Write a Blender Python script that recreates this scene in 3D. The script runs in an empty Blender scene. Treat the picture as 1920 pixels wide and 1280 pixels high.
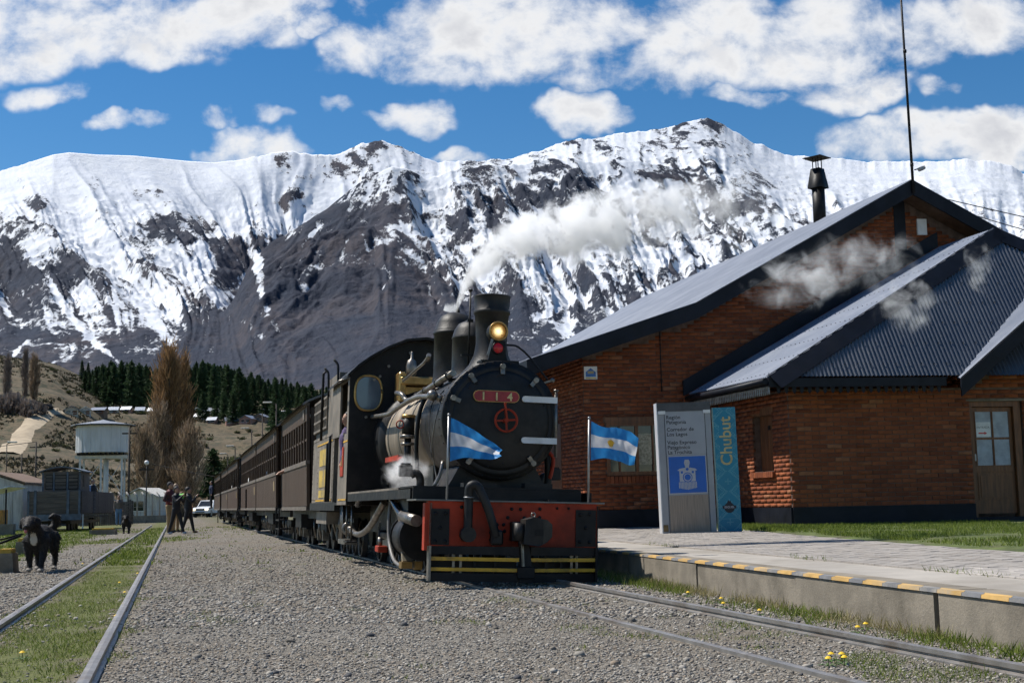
import bpy, math, random
import numpy as np
from mathutils import Vector, Matrix, noise as mnoise
SC = bpy.context.scene
COL = SC.collection
R_ = math.radians
rng = np.random.default_rng(7)
random.seed(7)

# ------------------------------------------------------------------ camera
CAM_H = .82
FPX = 2485.0                       # focal length in photo pixels (1920 wide)
PITCH = math.atan(302 / FPX)
ROLL = R_(1.2)
cam_data = bpy.data.cameras.new('camera')
cam_data.sensor_width = 36.0
cam_data.lens = 36.0 * FPX / 1920
cam_data.clip_start = .1
cam_data.clip_end = 60000
cam = bpy.data.objects.new('camera', cam_data)
COL.objects.link(cam)
cam.location = (0, 0, CAM_H)
cam.rotation_euler = (Matrix.Rotation(R_(90) + PITCH, 4, 'X') @ Matrix.Rotation(-ROLL, 4, 'Z')).to_euler()
SC.camera = cam
SUN_EL, SUN_AZ = 56.0, 291.0       # azimuth clockwise from +Y
SKY_STRENGTH = .095
SUN_STRENGTH = 5.0
CLOUD_STRENGTH = .73
SC.view_settings.view_transform = 'Standard'
SC.view_settings.look = 'None'
SC.view_settings.exposure = .36
SC.view_settings.gamma = 1.0
cy = SC.cycles
cy.use_adaptive_sampling = True; cy.adaptive_threshold = .03; cy.max_bounces = 12; cy.diffuse_bounces = 2; cy.glossy_bounces = 3; cy.transmission_bounces = 4; cy.volume_bounces = 10; cy.transparent_max_bounces = 12

_f = np.array([0, math.cos(PITCH), math.sin(PITCH)])
_u0 = np.array([0, -math.sin(PITCH), math.cos(PITCH)])
_r0 = np.array([1., 0, 0])
_R = _r0 * math.cos(ROLL) - _u0 * math.sin(ROLL)
_U = _u0 * math.cos(ROLL) + _r0 * math.sin(ROLL)
_C = np.array([0, 0, CAM_H])
def ray(px, py): return _R * (px - 960) / FPX + _U * (640 - py) / FPX + _f
def atY(px, py, Y):
    d = ray(px, py); return _C + d * (Y / d[1])
def atZ(px, py, z):
    d = ray(px, py); return _C + d * ((z - CAM_H) / d[2])

# ------------------------------------------------------------------ node helper
class X:
    """a socket with arithmetic"""
    def __init__(s, t, k): s.t, s.k = t, k
    def _m(s, op, *a):
        n = s.t.nodes.new('ShaderNodeMath'); n.operation = op
        for i, v in enumerate((s,) + a):
            if isinstance(v, X): s.t.links.new(v.k, n.inputs[i])
            else: n.inputs[i].default_value = v
        return X(s.t, n.outputs[0])
    def __add__(s, o): return s._m('ADD', o)
    __radd__ = __add__
    def __sub__(s, o): return s._m('SUBTRACT', o)
    def __rsub__(s, o): return s._m('MULTIPLY', -1.0)._m('ADD', o)
    def __mul__(s, o): return s._m('MULTIPLY', o)
    __rmul__ = __mul__
    def __truediv__(s, o): return s._m('DIVIDE', o)
    def mx(s, o): return s._m('MAXIMUM', o)
    def mn(s, o): return s._m('MINIMUM', o)
    def pw(s, o): return s._m('POWER', o)
    def sm(s, lo, hi, a=0.0, b=1.0):
        n = s.t.nodes.new('ShaderNodeMapRange'); n.interpolation_type = 'SMOOTHSTEP'
        s.t.links.new(s.k, n.inputs[0])
        for i, v in zip((1, 2, 3, 4), (lo, hi, a, b)): n.inputs[i].default_value = v
        return X(s.t, n.outputs[0])
class NT:
    def __init__(s, t): s.t = t
    def new(s, k, **kw):
        n = s.t.nodes.new('ShaderNode' + k)
        for a, b in kw.items(): setattr(n, a, b)
        return n
    def ln(s, a, b):
        if isinstance(a, X): a = a.k
        s.t.links.new(a, b)
    def coord(s, k='Object'): return s.new('TexCoord').outputs[k]
    def sep(s, v):
        n = s.new('SeparateXYZ'); s.ln(v, n.inputs[0]); return [X(s.t, o) for o in n.outputs]
    def comb(s, *a):
        n = s.new('CombineXYZ')
        for i, v in enumerate(a):
            if isinstance(v, X): s.ln(v, n.inputs[i])
            else: n.inputs[i].default_value = v
        return n.outputs[0]
    def mapp(s, v, sc=(1, 1, 1), loc=(0, 0, 0), rot=(0, 0, 0)):
        n = s.new('Mapping'); s.ln(v, n.inputs[0])
        n.inputs['Location'].default_value = loc; n.inputs['Rotation'].default_value = rot; n.inputs['Scale'].default_value = sc
        return n.outputs[0]
    def noise(s, v, scale, detail=4, rough=.55, dist=0.0, color=False):
        n = s.new('TexNoise'); s.ln(v, n.inputs['Vector'])
        n.inputs['Scale'].default_value = scale; n.inputs['Detail'].default_value = detail
        n.inputs['Roughness'].default_value = rough; n.inputs['Distortion'].default_value = dist
        return n.outputs['Color'] if color else X(s.t, n.outputs['Fac'])
    def voro(s, v, scale, feature='F1', out='Distance', rnd=1.0):
        n = s.new('TexVoronoi', feature=feature); s.ln(v, n.inputs['Vector']); n.inputs['Scale'].default_value = scale
        n.inputs['Randomness'].default_value = rnd
        return X(s.t, n.outputs[out]) if out != 'Color' else n.outputs['Color']
    def attr(s, name, out='Fac'):
        n = s.new('Attribute', attribute_name=name); o = n.outputs[out]
        return X(s.t, o) if out == 'Fac' else o
    def mix(s, f, a, b, blend='MIX'):
        n = s.new('Mix', data_type='RGBA', blend_type=blend)
        if isinstance(f, X): s.ln(f, n.inputs[0])
        else: n.inputs[0].default_value = f
        for v, i in ((a, 6), (b, 7)):
            if isinstance(v, (tuple, list)): n.inputs[i].default_value = (*v[:3], 1)
            else: s.ln(v, n.inputs[i])
        return n.outputs[2]
    def bump(s, h, strength=.3, dist=.02):
        n = s.new('Bump'); s.ln(h, n.inputs['Height']); n.inputs['Strength'].default_value = strength; n.inputs['Distance'].default_value = dist
        return n.outputs[0]
    def bsdf(s, col, rough=.7, metal=0.0, normal=None, spec=.5, **kw):
        n = s.new('BsdfPrincipled')
        for v, k in ((col, 'Base Color'), (rough, 'Roughness'), (metal, 'Metallic'), (spec, 'Specular IOR Level')):
            if isinstance(v, (tuple, list)): n.inputs[k].default_value = (*v[:3], 1)
            elif isinstance(v, (int, float)): n.inputs[k].default_value = v
            else: s.ln(v, n.inputs[k])
        if normal is not None: s.ln(normal, n.inputs['Normal'])
        for k, v in kw.items(): n.inputs[k].default_value = v
        return n.outputs[0]
    def out(s, surf=None, vol=None):
        n = s.new('OutputMaterial')
        if surf is not None: s.ln(surf, n.inputs[0])
        if vol is not None: s.ln(vol, n.inputs[1])
def newmat(name):
    m = bpy.data.materials.new(name); m.use_nodes = True; m.node_tree.nodes.clear()
    return m, NT(m.node_tree)
MATS = {}
def mat(name, col, rough=.7, metal=0.0, var=.25, scale=6.0, col2=None, bump=.15, bscale=None, stretch=(1, 1, 1), spec=.5, rnd=0.0, dirt=None, dirt_amt=.5, **kw):
    """procedural paint / wood / metal: two-tone noise, optional grime layer, bump and per-object value jitter"""
    if name in MATS: return MATS[name]
    m, t = newmat(name)
    v = t.mapp(t.coord(), sc=stretch)
    n1 = t.noise(v, scale, 6, .6)
    c2 = col2 if col2 else tuple(c * (1 - var) for c in col)
    c1 = col if col2 else tuple(min(1, c * (1 + var)) for c in col)
    c = t.mix(n1.sm(.3, .7), c2, c1)
    if dirt:
        n2 = t.noise(t.mapp(t.coord(), sc=stretch, loc=(3.1, 1.7, 5.3)), scale * .45, 8, .68)
        c = t.mix(n2.sm(.45, .68) * dirt_amt, c, dirt)
    if rnd:
        oi = t.new('ObjectInfo')
        h = t.new('HueSaturation'); t.ln(X(t.t, oi.outputs['Random']) * rnd + (1 - rnd / 2), h.inputs['Value']); t.ln(c, h.inputs['Color']); c = h.outputs[0]
    nb = t.noise(v, bscale or scale * 5, 5, .6)
    r = t.noise(v, scale * 2.3, 3, .5)
    t.out(t.bsdf(c, (r * .3 + (rough - .15)).mx(.02), metal, t.bump(nb, bump, .01) if bump else None, spec, **kw))
    MATS[name] = m
    return m

# ------------------------------------------------------------------ world: sky, clouds, sun
def build_world():
    w = bpy.data.worlds.new('World'); SC.world = w; w.use_nodes = True
    w.node_tree.nodes.clear(); t = NT(w.node_tree)
    sky = t.new('TexSky', sky_type='NISHITA'); sky.sun_disc = False
    sky.sun_elevation = R_(SUN_EL); sky.sun_rotation = R_(SUN_AZ); sky.altitude = 600; sky.air_density = 1.0; sky.dust_density = .15; sky.ozone_density = 2.2
    hs = t.new('HueSaturation'); hs.inputs['Saturation'].default_value = 1.36; hs.inputs['Value'].default_value = .88
    t.ln(sky.outputs[0], hs.inputs['Color'])
    d = t.coord('Generated'); dx, dy, dz = t.sep(d)
    yc = dy.mx(.02); u = dx / yc; v = dz / yc
    # cumulus in the part of the sky ahead: centre px, py, radii, weight
    CL = [(90, 30, 330, 120, 1.), (300, 45, 330, 85, 1.), (120, 95, 160, 40, .55), (330, 105, 130, 35, .5), (500, 5, 150, 45, .8), (595, 33, 45, 28, .6),
          (100, 168, 75, 33, .55), (245, 236, 100, 28, .75), (405, 210, 55, 28, .5), (490, 258, 130, 52, .9), (415, 285, 60, 25, .55), (510, 198, 70, 20, .5), (652, 195, 42, 22, .55),
          (785, 208, 75, 38, .7), (730, 222, 55, 20, .45), (855, 270, 55, 22, .65), (750, 60, 160, 100, .95), (950, 70, 330, 120, 1.), (1250, 70, 380, 125, 1.), (1560, 75, 290, 120, 1.),
          (900, 140, 110, 35, .6), (1580, 165, 170, 50, .8), (1390, 180, 75, 28, .6), (1100, 213, 125, 42, .9), (1080, 160, 90, 30, .5),
          (1840, 45, 170, 75, 1.), (1700, 255, 240, 62, 1.), (1880, 255, 170, 62, 1.), (1570, 280, 80, 36, .7), (1340, 40, 350, 70, .8),
          (0, 185, 30, 12, .4), (1770, 170, 50, 20, .4), (-180, 120, 260, 90, .9), (2150, 120, 260, 110, .9)]
    warp = t.noise(t.comb(u, v, 0.0), 11.0, 4, .6, color=True)
    wn = t.new('VectorMath', operation='MULTIPLY_ADD'); t.ln(warp, wn.inputs[0]); wn.inputs[1].default_value = (.10, .06, 0); t.ln(t.comb(u - .05, v - .03, 0.0), wn.inputs[2])
    m = None
    for cx, cy, rx, ry, wt in CL:
        r = ray(cx, cy); u0, v0 = r[0] / r[1], r[2] / r[1]
        a = t.new('VectorMath', operation='MULTIPLY_ADD'); t.ln(wn.outputs[0], a.inputs[0])
        a.inputs[1].default_value = (FPX / rx, FPX / ry, 0); a.inputs[2].default_value = (-u0 * FPX / rx, -v0 * FPX / ry, 0)
        b = t.new('VectorMath', operation='DOT_PRODUCT'); t.ln(a.outputs[0], b.inputs[0]); t.ln(a.outputs[0], b.inputs[1])
        e = X(t.t, b.outputs['Value'])._m('MULTIPLY_ADD', -wt, wt)
        m = e if m is None else m.mx(e)
    m = m.mx(0.0)
    p = t.comb(u, v * 1.25, 0.0)
    n = t.noise(p, 15.0, 8, .60, .15); nl = t.noise(p, 5.0, 2, .5)
    n2 = t.noise(t.mapp(p, loc=(.008, -.014, 0)), 15.0, 3, .60, .15)
    front = u._m('ABSOLUTE').sm(.45, .62, 1.0, 0.0) * v.sm(.40, .55, 1.0, 0.0) * dy.sm(.05, .15)
    zc = dz.mx(.06)
    q = t.comb(dx / zc, dy / zc, 2.0)
    g = t.noise(q, .75, 4, .58, .2)
    core = m.pw(.5) * 1.0 + (n - .5) * 2.9 + (nl - .5) * .7
    dens_f = core.sm(.28, 1.22).pw(.85) * m.sm(.0, .36)
    dens_b = g.sm(.58, .70) * dz.sm(0.02, .12)
    dens = dens_f * front + dens_b * (1.0 - front)
    shade = (core.sm(.80, 1.75) * .75 + (n2 - n).sm(-.01, .12) * .22) * front + g.sm(.6, .8) * .6 * (1.0 - front)
    ccol = t.mix(shade, (1.03, 1.03, 1.03), (.58, .595, .65))
    b1 = t.new('Background'); t.ln(hs.outputs[0], b1.inputs[0]); b1.inputs[1].default_value = SKY_STRENGTH
    b2 = t.new('Background'); t.ln(ccol, b2.inputs[0]); b2.inputs[1].default_value = CLOUD_STRENGTH
    mx = t.new('MixShader'); t.ln(dens.mn(.97), mx.inputs[0]); t.ln(b1.outputs[0], mx.inputs[1]); t.ln(b2.outputs[0], mx.inputs[2])
    o = t.new('OutputWorld'); t.ln(mx.outputs[0], o.inputs[0])
    w.cycles.sampling_method = 'MANUAL'; w.cycles.sample_map_resolution = 256
    sd = bpy.data.lights.new('sun', 'SUN'); sd.energy = SUN_STRENGTH; sd.angle = R_(.53); sd.color = (1, .955, .88)
    so = bpy.data.objects.new('sun', sd); COL.objects.link(so)
    az, el = R_(SUN_AZ), R_(SUN_EL)
    to = Vector((math.sin(az) * math.cos(el), math.cos(az) * math.cos(el), math.sin(el)))
    so.rotation_euler = to.to_track_quat('Z', 'Y').to_euler(); so.location = to * 50
build_world()

# ------------------------------------------------------------------ mesh helpers
def link(name, me, m=None, parent=None):
    o = bpy.data.objects.new(name, me); COL.objects.link(o)
    if m is not None and me is not None and not me.materials: me.materials.append(m)
    if parent is not None: o.parent = parent
    return o
def tag(o, label=None, cat=None, group=None, kind=None):
    for k, v in (('label', label), ('category', cat), ('group', group), ('kind', kind)):
        if v: o[k] = v
    return o
def empty(name, loc=(0, 0, 0), rz=0.0, label=None, cat=None, group=None, ry=0.0):
    o = bpy.data.objects.new(name, None); COL.objects.link(o)
    o.location = loc; o.rotation_euler = (0, ry, rz); o.empty_display_size = .2
    return tag(o, label, cat, group)
def children(o): return [c for c in COL.objects if c.parent == o]
def copy_tree(o, parent=None, kids=None):
    c = o.copy(); COL.objects.link(c); c.parent = parent
    for ch in (kids or KIDS).get(o.name, []): copy_tree(ch, c, kids)
    return c
KIDS = {}
def index_kids():
    KIDS.clear()
    for c in COL.objects:
        if c.parent: KIDS.setdefault(c.parent.name, []).append(c)
def np_mesh(name, V, F, smooth=False):
    """V (n,3), F (m,k) of one polygon size, or list of lists"""
    me = bpy.data.meshes.new(name)
    if isinstance(F, np.ndarray):
        k = F.shape[1]
        me.vertices.add(len(V)); me.vertices.foreach_set('co', np.asarray(V, np.float32).ravel())
        me.loops.add(F.size); me.loops.foreach_set('vertex_index', F.astype(np.int32).ravel())
        me.polygons.add(len(F)); me.polygons.foreach_set('loop_start', np.arange(0, F.size, k, dtype=np.int32))
        me.polygons.foreach_set('loop_total', np.full(len(F), k, np.int32))
        if smooth: me.polygons.foreach_set('use_smooth', np.ones(len(F), bool))
        me.update(calc_edges=True); me.validate()
    else:
        me.from_pydata([tuple(v) for v in V], [], F); me.update()
        if smooth: me.polygons.foreach_set('use_smooth', np.ones(len(me.polygons), bool))
    return me
def add_attr(me, name, arr):
    a = me.attributes.new(name, 'FLOAT', 'POINT'); a.data.foreach_set('value', np.asarray(arr, np.float32))
def basis(d):
    d = Vector(d).normalized()
    a = d.cross(Vector((0, 0, 1)))
    if a.length < 1e-4: a = Vector((1, 0, 0))
    a.normalize(); return a, a.cross(d).normalized(), d
class MB:
    def __init__(s): s.v = []; s.f = []; s.sm = []
    def add(s, vs, fs, smooth=False):
        b = len(s.v); s.v += [tuple(p) for p in vs]; s.f += [[b + i for i in q] for q in fs]; s.sm += [smooth] * len(fs); return s
    def box(s, c, sz, rz=0.0, rx=0.0, ry=0.0, bev=0.0):
        hx, hy, hz = sz[0] / 2, sz[1] / 2, sz[2] / 2
        M = Matrix.Rotation(rz, 3, 'Z') @ Matrix.Rotation(ry, 3, 'Y') @ Matrix.Rotation(rx, 3, 'X')
        C = Vector(c)
        if bev > 0:
            b = min(bev, hx * .49, hy * .49, hz * .49); vs = []; fs = []
            idx = {}
            for sx in (-1, 1):
                for sy in (-1, 1):
                    for s_z in (-1, 1):
                        for ax in range(3):
                            p = [sx * (hx - b), sy * (hy - b), s_z * (hz - b)]
                            p[ax] = (sx * hx, sy * hy, s_z * hz)[ax]
                            idx[(sx, sy, s_z, ax)] = len(vs); vs.append(C + M @ Vector(p))
            I = idx
            for ax, (o1, o2) in ((0, (1, 2)), (1, (0, 2)), (2, (0, 1))):
                for sg in (-1, 1):
                    q = []
                    for a1, a2 in ((-1, -1), (1, -1), (1, 1), (-1, 1)):
                        k = [0, 0, 0]; k[ax] = sg; k[o1] = a1; k[o2] = a2; q.append(I[(*k, ax)])
                    if (sg == 1) == (ax == 1): q.reverse()
                    fs.append(q)
            for a, bb in ((0, 1), (0, 2), (1, 2)):
                c3 = 3 - a - bb
                for s1 in (-1, 1):
                    for s2 in (-1, 1):
                        q = []
                        for s3, ax in ((-1, a), (1, a), (1, bb), (-1, bb)):
                            k = [0, 0, 0]; k[a] = s1; k[bb] = s2; k[c3] = s3; q.append(I[(*k, ax)])
                        fs.append(q)
            for sx in (-1, 1):
                for sy in (-1, 1):
                    for s_z in (-1, 1): fs.append([I[(sx, sy, s_z, a)] for a in range(3)])
            return s.add(vs, fs)
        vs = [C + M @ Vector((x * hx, y * hy, z * hz)) for z in (-1, 1) for x, y in ((-1, -1), (1, -1), (1, 1), (-1, 1))]
        return s.add(vs, [[3, 2, 1, 0], [4, 5, 6, 7], [0, 1, 5, 4], [1, 2, 6, 5], [2, 3, 7, 6], [3, 0, 4, 7]])
    def b2(s, p0, p1, **k):
        return s.box([(a + b) / 2 for a, b in zip(p0, p1)], [abs(b - a) for a, b in zip(p0, p1)], **k)
    def bar(s, p0, p1, w, h, up=(0, 0, 1)):
        p0, p1 = Vector(p0), Vector(p1); d = (p1 - p0).normalized(); a = d.cross(Vector(up))
        if a.length < 1e-4: a = d.cross(Vector((1, 0, 0)))
        a.normalize(); b = a.cross(d)
        vs = [p + a * (x * w / 2) + b * (y * h / 2) for p in (p0, p1) for x, y in ((-1, -1), (1, -1), (1, 1), (-1, 1))]
        return s.add(vs, [[0, 1, 2, 3], [7, 6, 5, 4], [0, 4, 5, 1], [1, 5, 6, 2], [2, 6, 7, 3], [3, 7, 4, 0]])
    def cyl(s, p0, p1, r0, r1=None, seg=16, caps=True, smooth=True):
        r1 = r0 if r1 is None else r1
        p0, p1 = Vector(p0), Vector(p1); a, b, d = basis(p1 - p0)
        vs = [p + (a * math.cos(i * 2 * math.pi / seg) + b * math.sin(i * 2 * math.pi / seg)) * r for p, r in ((p0, r0), (p1, r1)) for i in range(seg)]
        s.add(vs, [[i, i + seg, (i + 1) % seg + seg, (i + 1) % seg] for i in range(seg)], smooth)
        if caps:
            n = len(s.v) - 2 * seg
            s.f += [[n + i for i in range(seg)], [n + seg + i for i in reversed(range(seg))]]; s.sm += [False, False]
        return s
    def tube(s, pts, r, seg=8, smooth=True, rads=None):
        pts = [Vector(p) for p in pts]; rings = []
        n = len(pts); up = None
        for i, p in enumerate(pts):
            d = (pts[min(i + 1, n - 1)] - pts[max(i - 1, 0)])
            if d.length < 1e-9: d = Vector((0, 0, 1))
            d.normalize()
            if up is None: up, _, _ = basis(d)
            up = (up - d * up.dot(d)); up.normalize(); b = d.cross(up)
            rr = rads[i] if rads else r
            rings += [p + (up * math.cos(k * 2 * math.pi / seg) + b * math.sin(k * 2 * math.pi / seg)) * rr for k in range(seg)]
        fs = [[i * seg + k, i * seg + (k + 1) % seg, (i + 1) * seg + (k + 1) % seg, (i + 1) * seg + k] for i in range(n - 1) for k in range(seg)]
        base = len(s.v); s.add(rings, fs, smooth)
        s.f += [[base + k for k in reversed(range(seg))], [base + (n - 1) * seg + k for k in range(seg)]]; s.sm += [False, False]
        return s
    def lathe(s, prof, o=(0, 0, 0), axis=(0, 0, 1), seg=24, smooth=True):
        """prof: (radius, along)"""
        a, b, d = basis(axis); O = Vector(o); n = len(prof)
        vs = [O + d * h + (a * math.cos(k * 2 * math.pi / seg) + b * math.sin(k * 2 * math.pi / seg)) * r for r, h in prof for k in range(seg)]
        return s.add(vs, [[i * seg + k, (i + 1) * seg + k, (i + 1) * seg + (k + 1) % seg, i * seg + (k + 1) % seg] for i in range(n - 1) for k in range(seg)], smooth)
    def prism(s, poly, ext, caps=True):
        """poly: 3d points, ext: extrusion vector"""
        n = len(poly); e = Vector(ext); P = [Vector(p) for p in poly]
        s.add(P + [p + e for p in P], [[i, (i + 1) % n, (i + 1) % n + n, i + n] for i in range(n)] + ([list(reversed(range(n))), [n + i for i in range(n)]] if caps else []))
        return s
    def ball(s, c, r, seg=12, rings=8, sc=(1, 1, 1)):
        C = Vector(c); vs = []
        for i in range(rings + 1):
            th = math.pi * i / rings
            for k in range(seg):
                ph = 2 * math.pi * k / seg
                vs.append(C + Vector((math.sin(th) * math.cos(ph) * sc[0], math.sin(th) * math.sin(ph) * sc[1], math.cos(th) * sc[2])) * r)
        return s.add(vs, [[i * seg + k, (i + 1) * seg + k, (i + 1) * seg + (k + 1) % seg, i * seg + (k + 1) % seg] for i in range(rings) for k in range(seg)], True)
    def torus(s, c, axis, R, r, seg=24, rs=8):
        a, b, d = basis(axis); C = Vector(c)
        vs = []
        for i in range(seg):
            t = 2 * math.pi * i / seg; e = a * math.cos(t) + b * math.sin(t)
            vs += [C + e * (R + r * math.cos(2 * math.pi * k / rs)) + d * (r * math.sin(2 * math.pi * k / rs)) for k in range(rs)]
        return s.add(vs, [[i * rs + k, ((i + 1) % seg) * rs + k, ((i + 1) % seg) * rs + (k + 1) % rs, i * rs + (k + 1) % rs] for i in range(seg) for k in range(rs)], True)
    def mesh(s, name):
        me = bpy.data.meshes.new(name); me.from_pydata(s.v, [], s.f); me.update()
        me.polygons.foreach_set('use_smooth', s.sm)
        return me
    def build(s, name, m, parent=None, kind=None):
        o = link(name, s.mesh(name), m, parent)
        if kind: o['kind'] = kind
        return o
def bez(pts, n=10):
    """Catmull-Rom through points"""
    P = [Vector(p) for p in pts]; P = [P[0] * 2 - P[1]] + P + [P[-1] * 2 - P[-2]]; out = []
    for i in range(1, len(P) - 2):
        for k in range(n):
            t = k / n; a, b, c, d = P[i - 1:i + 3]
            out.append(.5 * ((2 * b) + (c - a) * t + (2 * a - 5 * b + 4 * c - d) * t * t + (3 * b - a - 3 * c + d) * t ** 3))
    return out + [P[-2]]
# value noise in numpy
_PERM = np.random.default_rng(3).permutation(4096)
_VAL = np.random.default_rng(4).random(4096)
def vn(x, y):
    xi, yi = np.floor(x).astype(int), np.floor(y).astype(int); fx, fy = x - xi, y - yi
    fx = fx ** 3 * (fx * (fx * 6 - 15) + 10); fy = fy ** 3 * (fy * (fy * 6 - 15) + 10)
    h = lambda a, b: _VAL[_PERM[(a + _PERM[b & 4095]) & 4095]]
    return (h(xi, yi) * (1 - fx) + h(xi + 1, yi) * fx) * (1 - fy) + (h(xi, yi + 1) * (1 - fx) + h(xi + 1, yi + 1) * fx) * fy
def fbm(x, y, o=5, g=.5):
    s = 0; a = 1; n = 0
    for i in range(o): s = s + a * vn(x + 17.3 * i, y + 9.1 * i); n += a; a *= g; x = x * 2.03; y = y * 2.03
    return s / n
def ridged(x, y, o=4, g=.5):
    s = 0; a = 1; n = 0
    for i in range(o): s = s + a * (1 - np.abs(2 * vn(x + 31.7 * i, y + 5.3 * i) - 1)); n += a; a *= g; x = x * 2.07; y = y * 2.07
    return s / n
def sstep(x, a, b):
    t = np.clip((x - a) / (b - a), 0, 1); return t * t * (3 - 2 * t)

# ------------------------------------------------------------------ the land: ground, hillside, mountains
def hz(x): return 941.9 - math.tan(ROLL) * (x - 960)     # photo row of the horizon
def elev(px, py, Y):                                     # height of what is seen at (px, py) at distance Y
    px, py = np.asarray(px, float), np.asarray(py, float)
    d = _R[None] * ((px - 960) / FPX)[:, None] + _U[None] * ((640 - py) / FPX)[:, None] + _f[None]
    return CAM_H + d[:, 2] / d[:, 1] * Y, d[:, 0] / d[:, 1]
def curve(tab):
    a = np.array(tab, float); return lambda x: np.interp(x, a[:, 0], a[:, 1])
HILLC = curve([(-900, 600), (-300, 640), (0, 673), (60, 679), (100, 690), (150, 712), (200, 742), (300, 752), (400, 754), (500, 757), (600, 764), (800, 800), (1000, 845), (1300, 880), (2800, 880)])
YC, YF = 430.0, 165.0                                    # crest and foot of the hillside
def land_z(X, Y):
    X, Y = np.asarray(X, float), np.asarray(Y, float)
    Ys = np.maximum(Y, 1.0)
    px = 960 + FPX * X / Ys
    zc, _ = elev(np.ravel(px), np.ravel(HILLC(px)), YC); zc = zc.reshape(px.shape)
    t = np.clip((Y - YF) / (YC - YF), 0, 1)
    prof = .35 * t + .65 * t * t * (3 - 2 * t)
    bumpy = (fbm(X / 38, Y / 45, 4) - .5) * 9 * np.sin(np.clip(t, 0, 1) * np.pi) + (fbm(X / 9, Y / 9, 3) - .5) * 1.2 * sstep(Y, 150, 200)
    z = zc * prof + bumpy
    far = np.clip((Y - YC) / (2150 - YC), 0, 1)
    z = z + far * np.maximum(190 - zc, 0)
    return z

def build_ground():
    ys = np.concatenate([np.linspace(-6, 30, 37), np.linspace(32, 150, 40), np.linspace(153, 470, 150), np.geomspace(480, 2600, 40), [4000, 9000, 30000]])
    us = np.linspace(-1, 1, 341)
    Yg, Ug = np.meshgrid(ys, us, indexing='ij')
    half = np.maximum(26, Yg * .62)
    Xg = Ug * half
    Z = land_z(Xg, Yg)
    V = np.stack([Xg, Yg, Z], -1).reshape(-1, 3)
    n, m = Yg.shape
    i = np.arange((n - 1) * m).reshape(n - 1, m)[:, :-1].ravel()
    me = np_mesh('ground', V, np.stack([i, i + 1, i + m + 1, i + m], 1), True)
    mt, t = newmat('ground_gravel_and_grass')
    c = t.coord(); x, y, z = t.sep(c)
    big = t.noise(c, .35, 6, .62); mid = t.noise(c, 2.2, 6, .65); fine = t.noise(c, 22, 3, .6)
    st = t.voro(c, 55, 'F1', 'Color'); sd = t.voro(c, 55, 'F1')
    sv = X(t.t, t.new('RGBToBW').outputs[0]); t.ln(st, sv.k.node.inputs[0])
    gravel = t.mix(sv.sm(.1, .9), (.085, .075, .063), (.285, .262, .225))
    gravel = t.mix(mid.sm(.35, .75) * .4, gravel, (.15, .13, .10))
    gravel = t.mix(big.sm(.40, .64) * .55, gravel, (.155, .125, .088))
    dirt = t.mix(fine.sm(.3, .7), (.085, .07, .05), (.17, .145, .11))
    grass = t.mix(fine.sm(.25, .75), (.055, .066, .018), (.13, .135, .045))
    straw = t.mix(t.noise(c, 1.1, 6, .7).sm(.3, .7), (.068, .053, .031), (.140, .108, .066))
    a = t.attr('grass')
    g = (a + (mid - .5) * .9 + (fine - .5) * .5)
    near = t.mix(g.sm(.38, .52), gravel, dirt)
    near = t.mix(g.sm(.5, .72), near, grass)
    scrub = t.mix(t.noise(c, .45, 8, .72).sm(.50, .58), straw, (.040, .042, .022))
    scrub = t.mix(t.noise(c, .11, 6, .65).sm(.52, .66) * .6, scrub, (.075, .06, .040))
    hillm = y.sm(135, 190)
    col = t.mix(hillm, near, scrub)
    bh = (1.0 - sd) * (1.0 - g.sm(.35, .6)) + fine * .5
    t.out(t.bsdf(col, .93, 0, t.bump(bh, .7, .03), .25))
    add_attr(me, 'grass', grass_amt(V[:, 0], V[:, 1]))
    tag(link('ground', me, mt), kind='structure')

TRK_H = R_(14.3)                                         # heading of both tracks, left of straight ahead
TD = np.array([-math.sin(TRK_H), math.cos(TRK_H)]); TN = np.array([math.cos(TRK_H), math.sin(TRK_H)])
TA = np.array([0.0, 13.3])                               # locomotive track centre
TB = np.array([-3.63, 11.0])                             # siding centre, grown over
def lat(X, Y, o): return (X - o[0]) * TN[0] + (Y - o[1]) * TN[1]
def grass_amt(X, Y):
    lb = lat(X, Y, TB); la = lat(X, Y, TA)
    g = .12 + .22 * (fbm(X / 1.3 + 5, Y / 2.6, 4) - .5)
    g = np.maximum(g, .80 * np.exp(-(lb / .52) ** 4) + .35 * (fbm(X * 1.1, Y * .6, 3) - .6))          # between the siding rails
    g = np.maximum(g, .80 * sstep(-lb, .8, 2.2) + .45 * (fbm(X / 2.2, Y / 4, 3) - .55) * sstep(-lb, .5, 1.5))    # left of the siding
    g = np.maximum(g, .60 * sstep(Y, 40, 62) * (1 - .5 * np.exp(-((la + 3.5) / 2.0) ** 2)))
    g = np.maximum(g, (.50 * (fbm(X / 3.5 + 2, Y / 6, 4) > .53) + .30 * (fbm(X / 3.5 + 2, Y / 6, 4) - .4)) * sstep(Y, 20, 34) * sstep(np.abs(la), 1.2, 2.2))
    worn = np.exp(-((lb + 1.3) / .55) ** 2) * sstep(30 - Y, 0, 10); g = g - .3 * worn                  # footpath beside the siding
    g = np.maximum(g, (.42 + .5 * (fbm(X * .9 + 3, Y * .9, 3) - .5)) * np.exp(-((la - 1.05) / .35) ** 2))  # weeds at the platform foot
    g = np.maximum(g, (.34 + .6 * (fbm(X * 1.1 + 9, Y * 1.1, 3) - .5)) * np.exp(-(la / .75) ** 4) * sstep(14 - Y, 0, 2))
    return g
build_ground()

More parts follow.
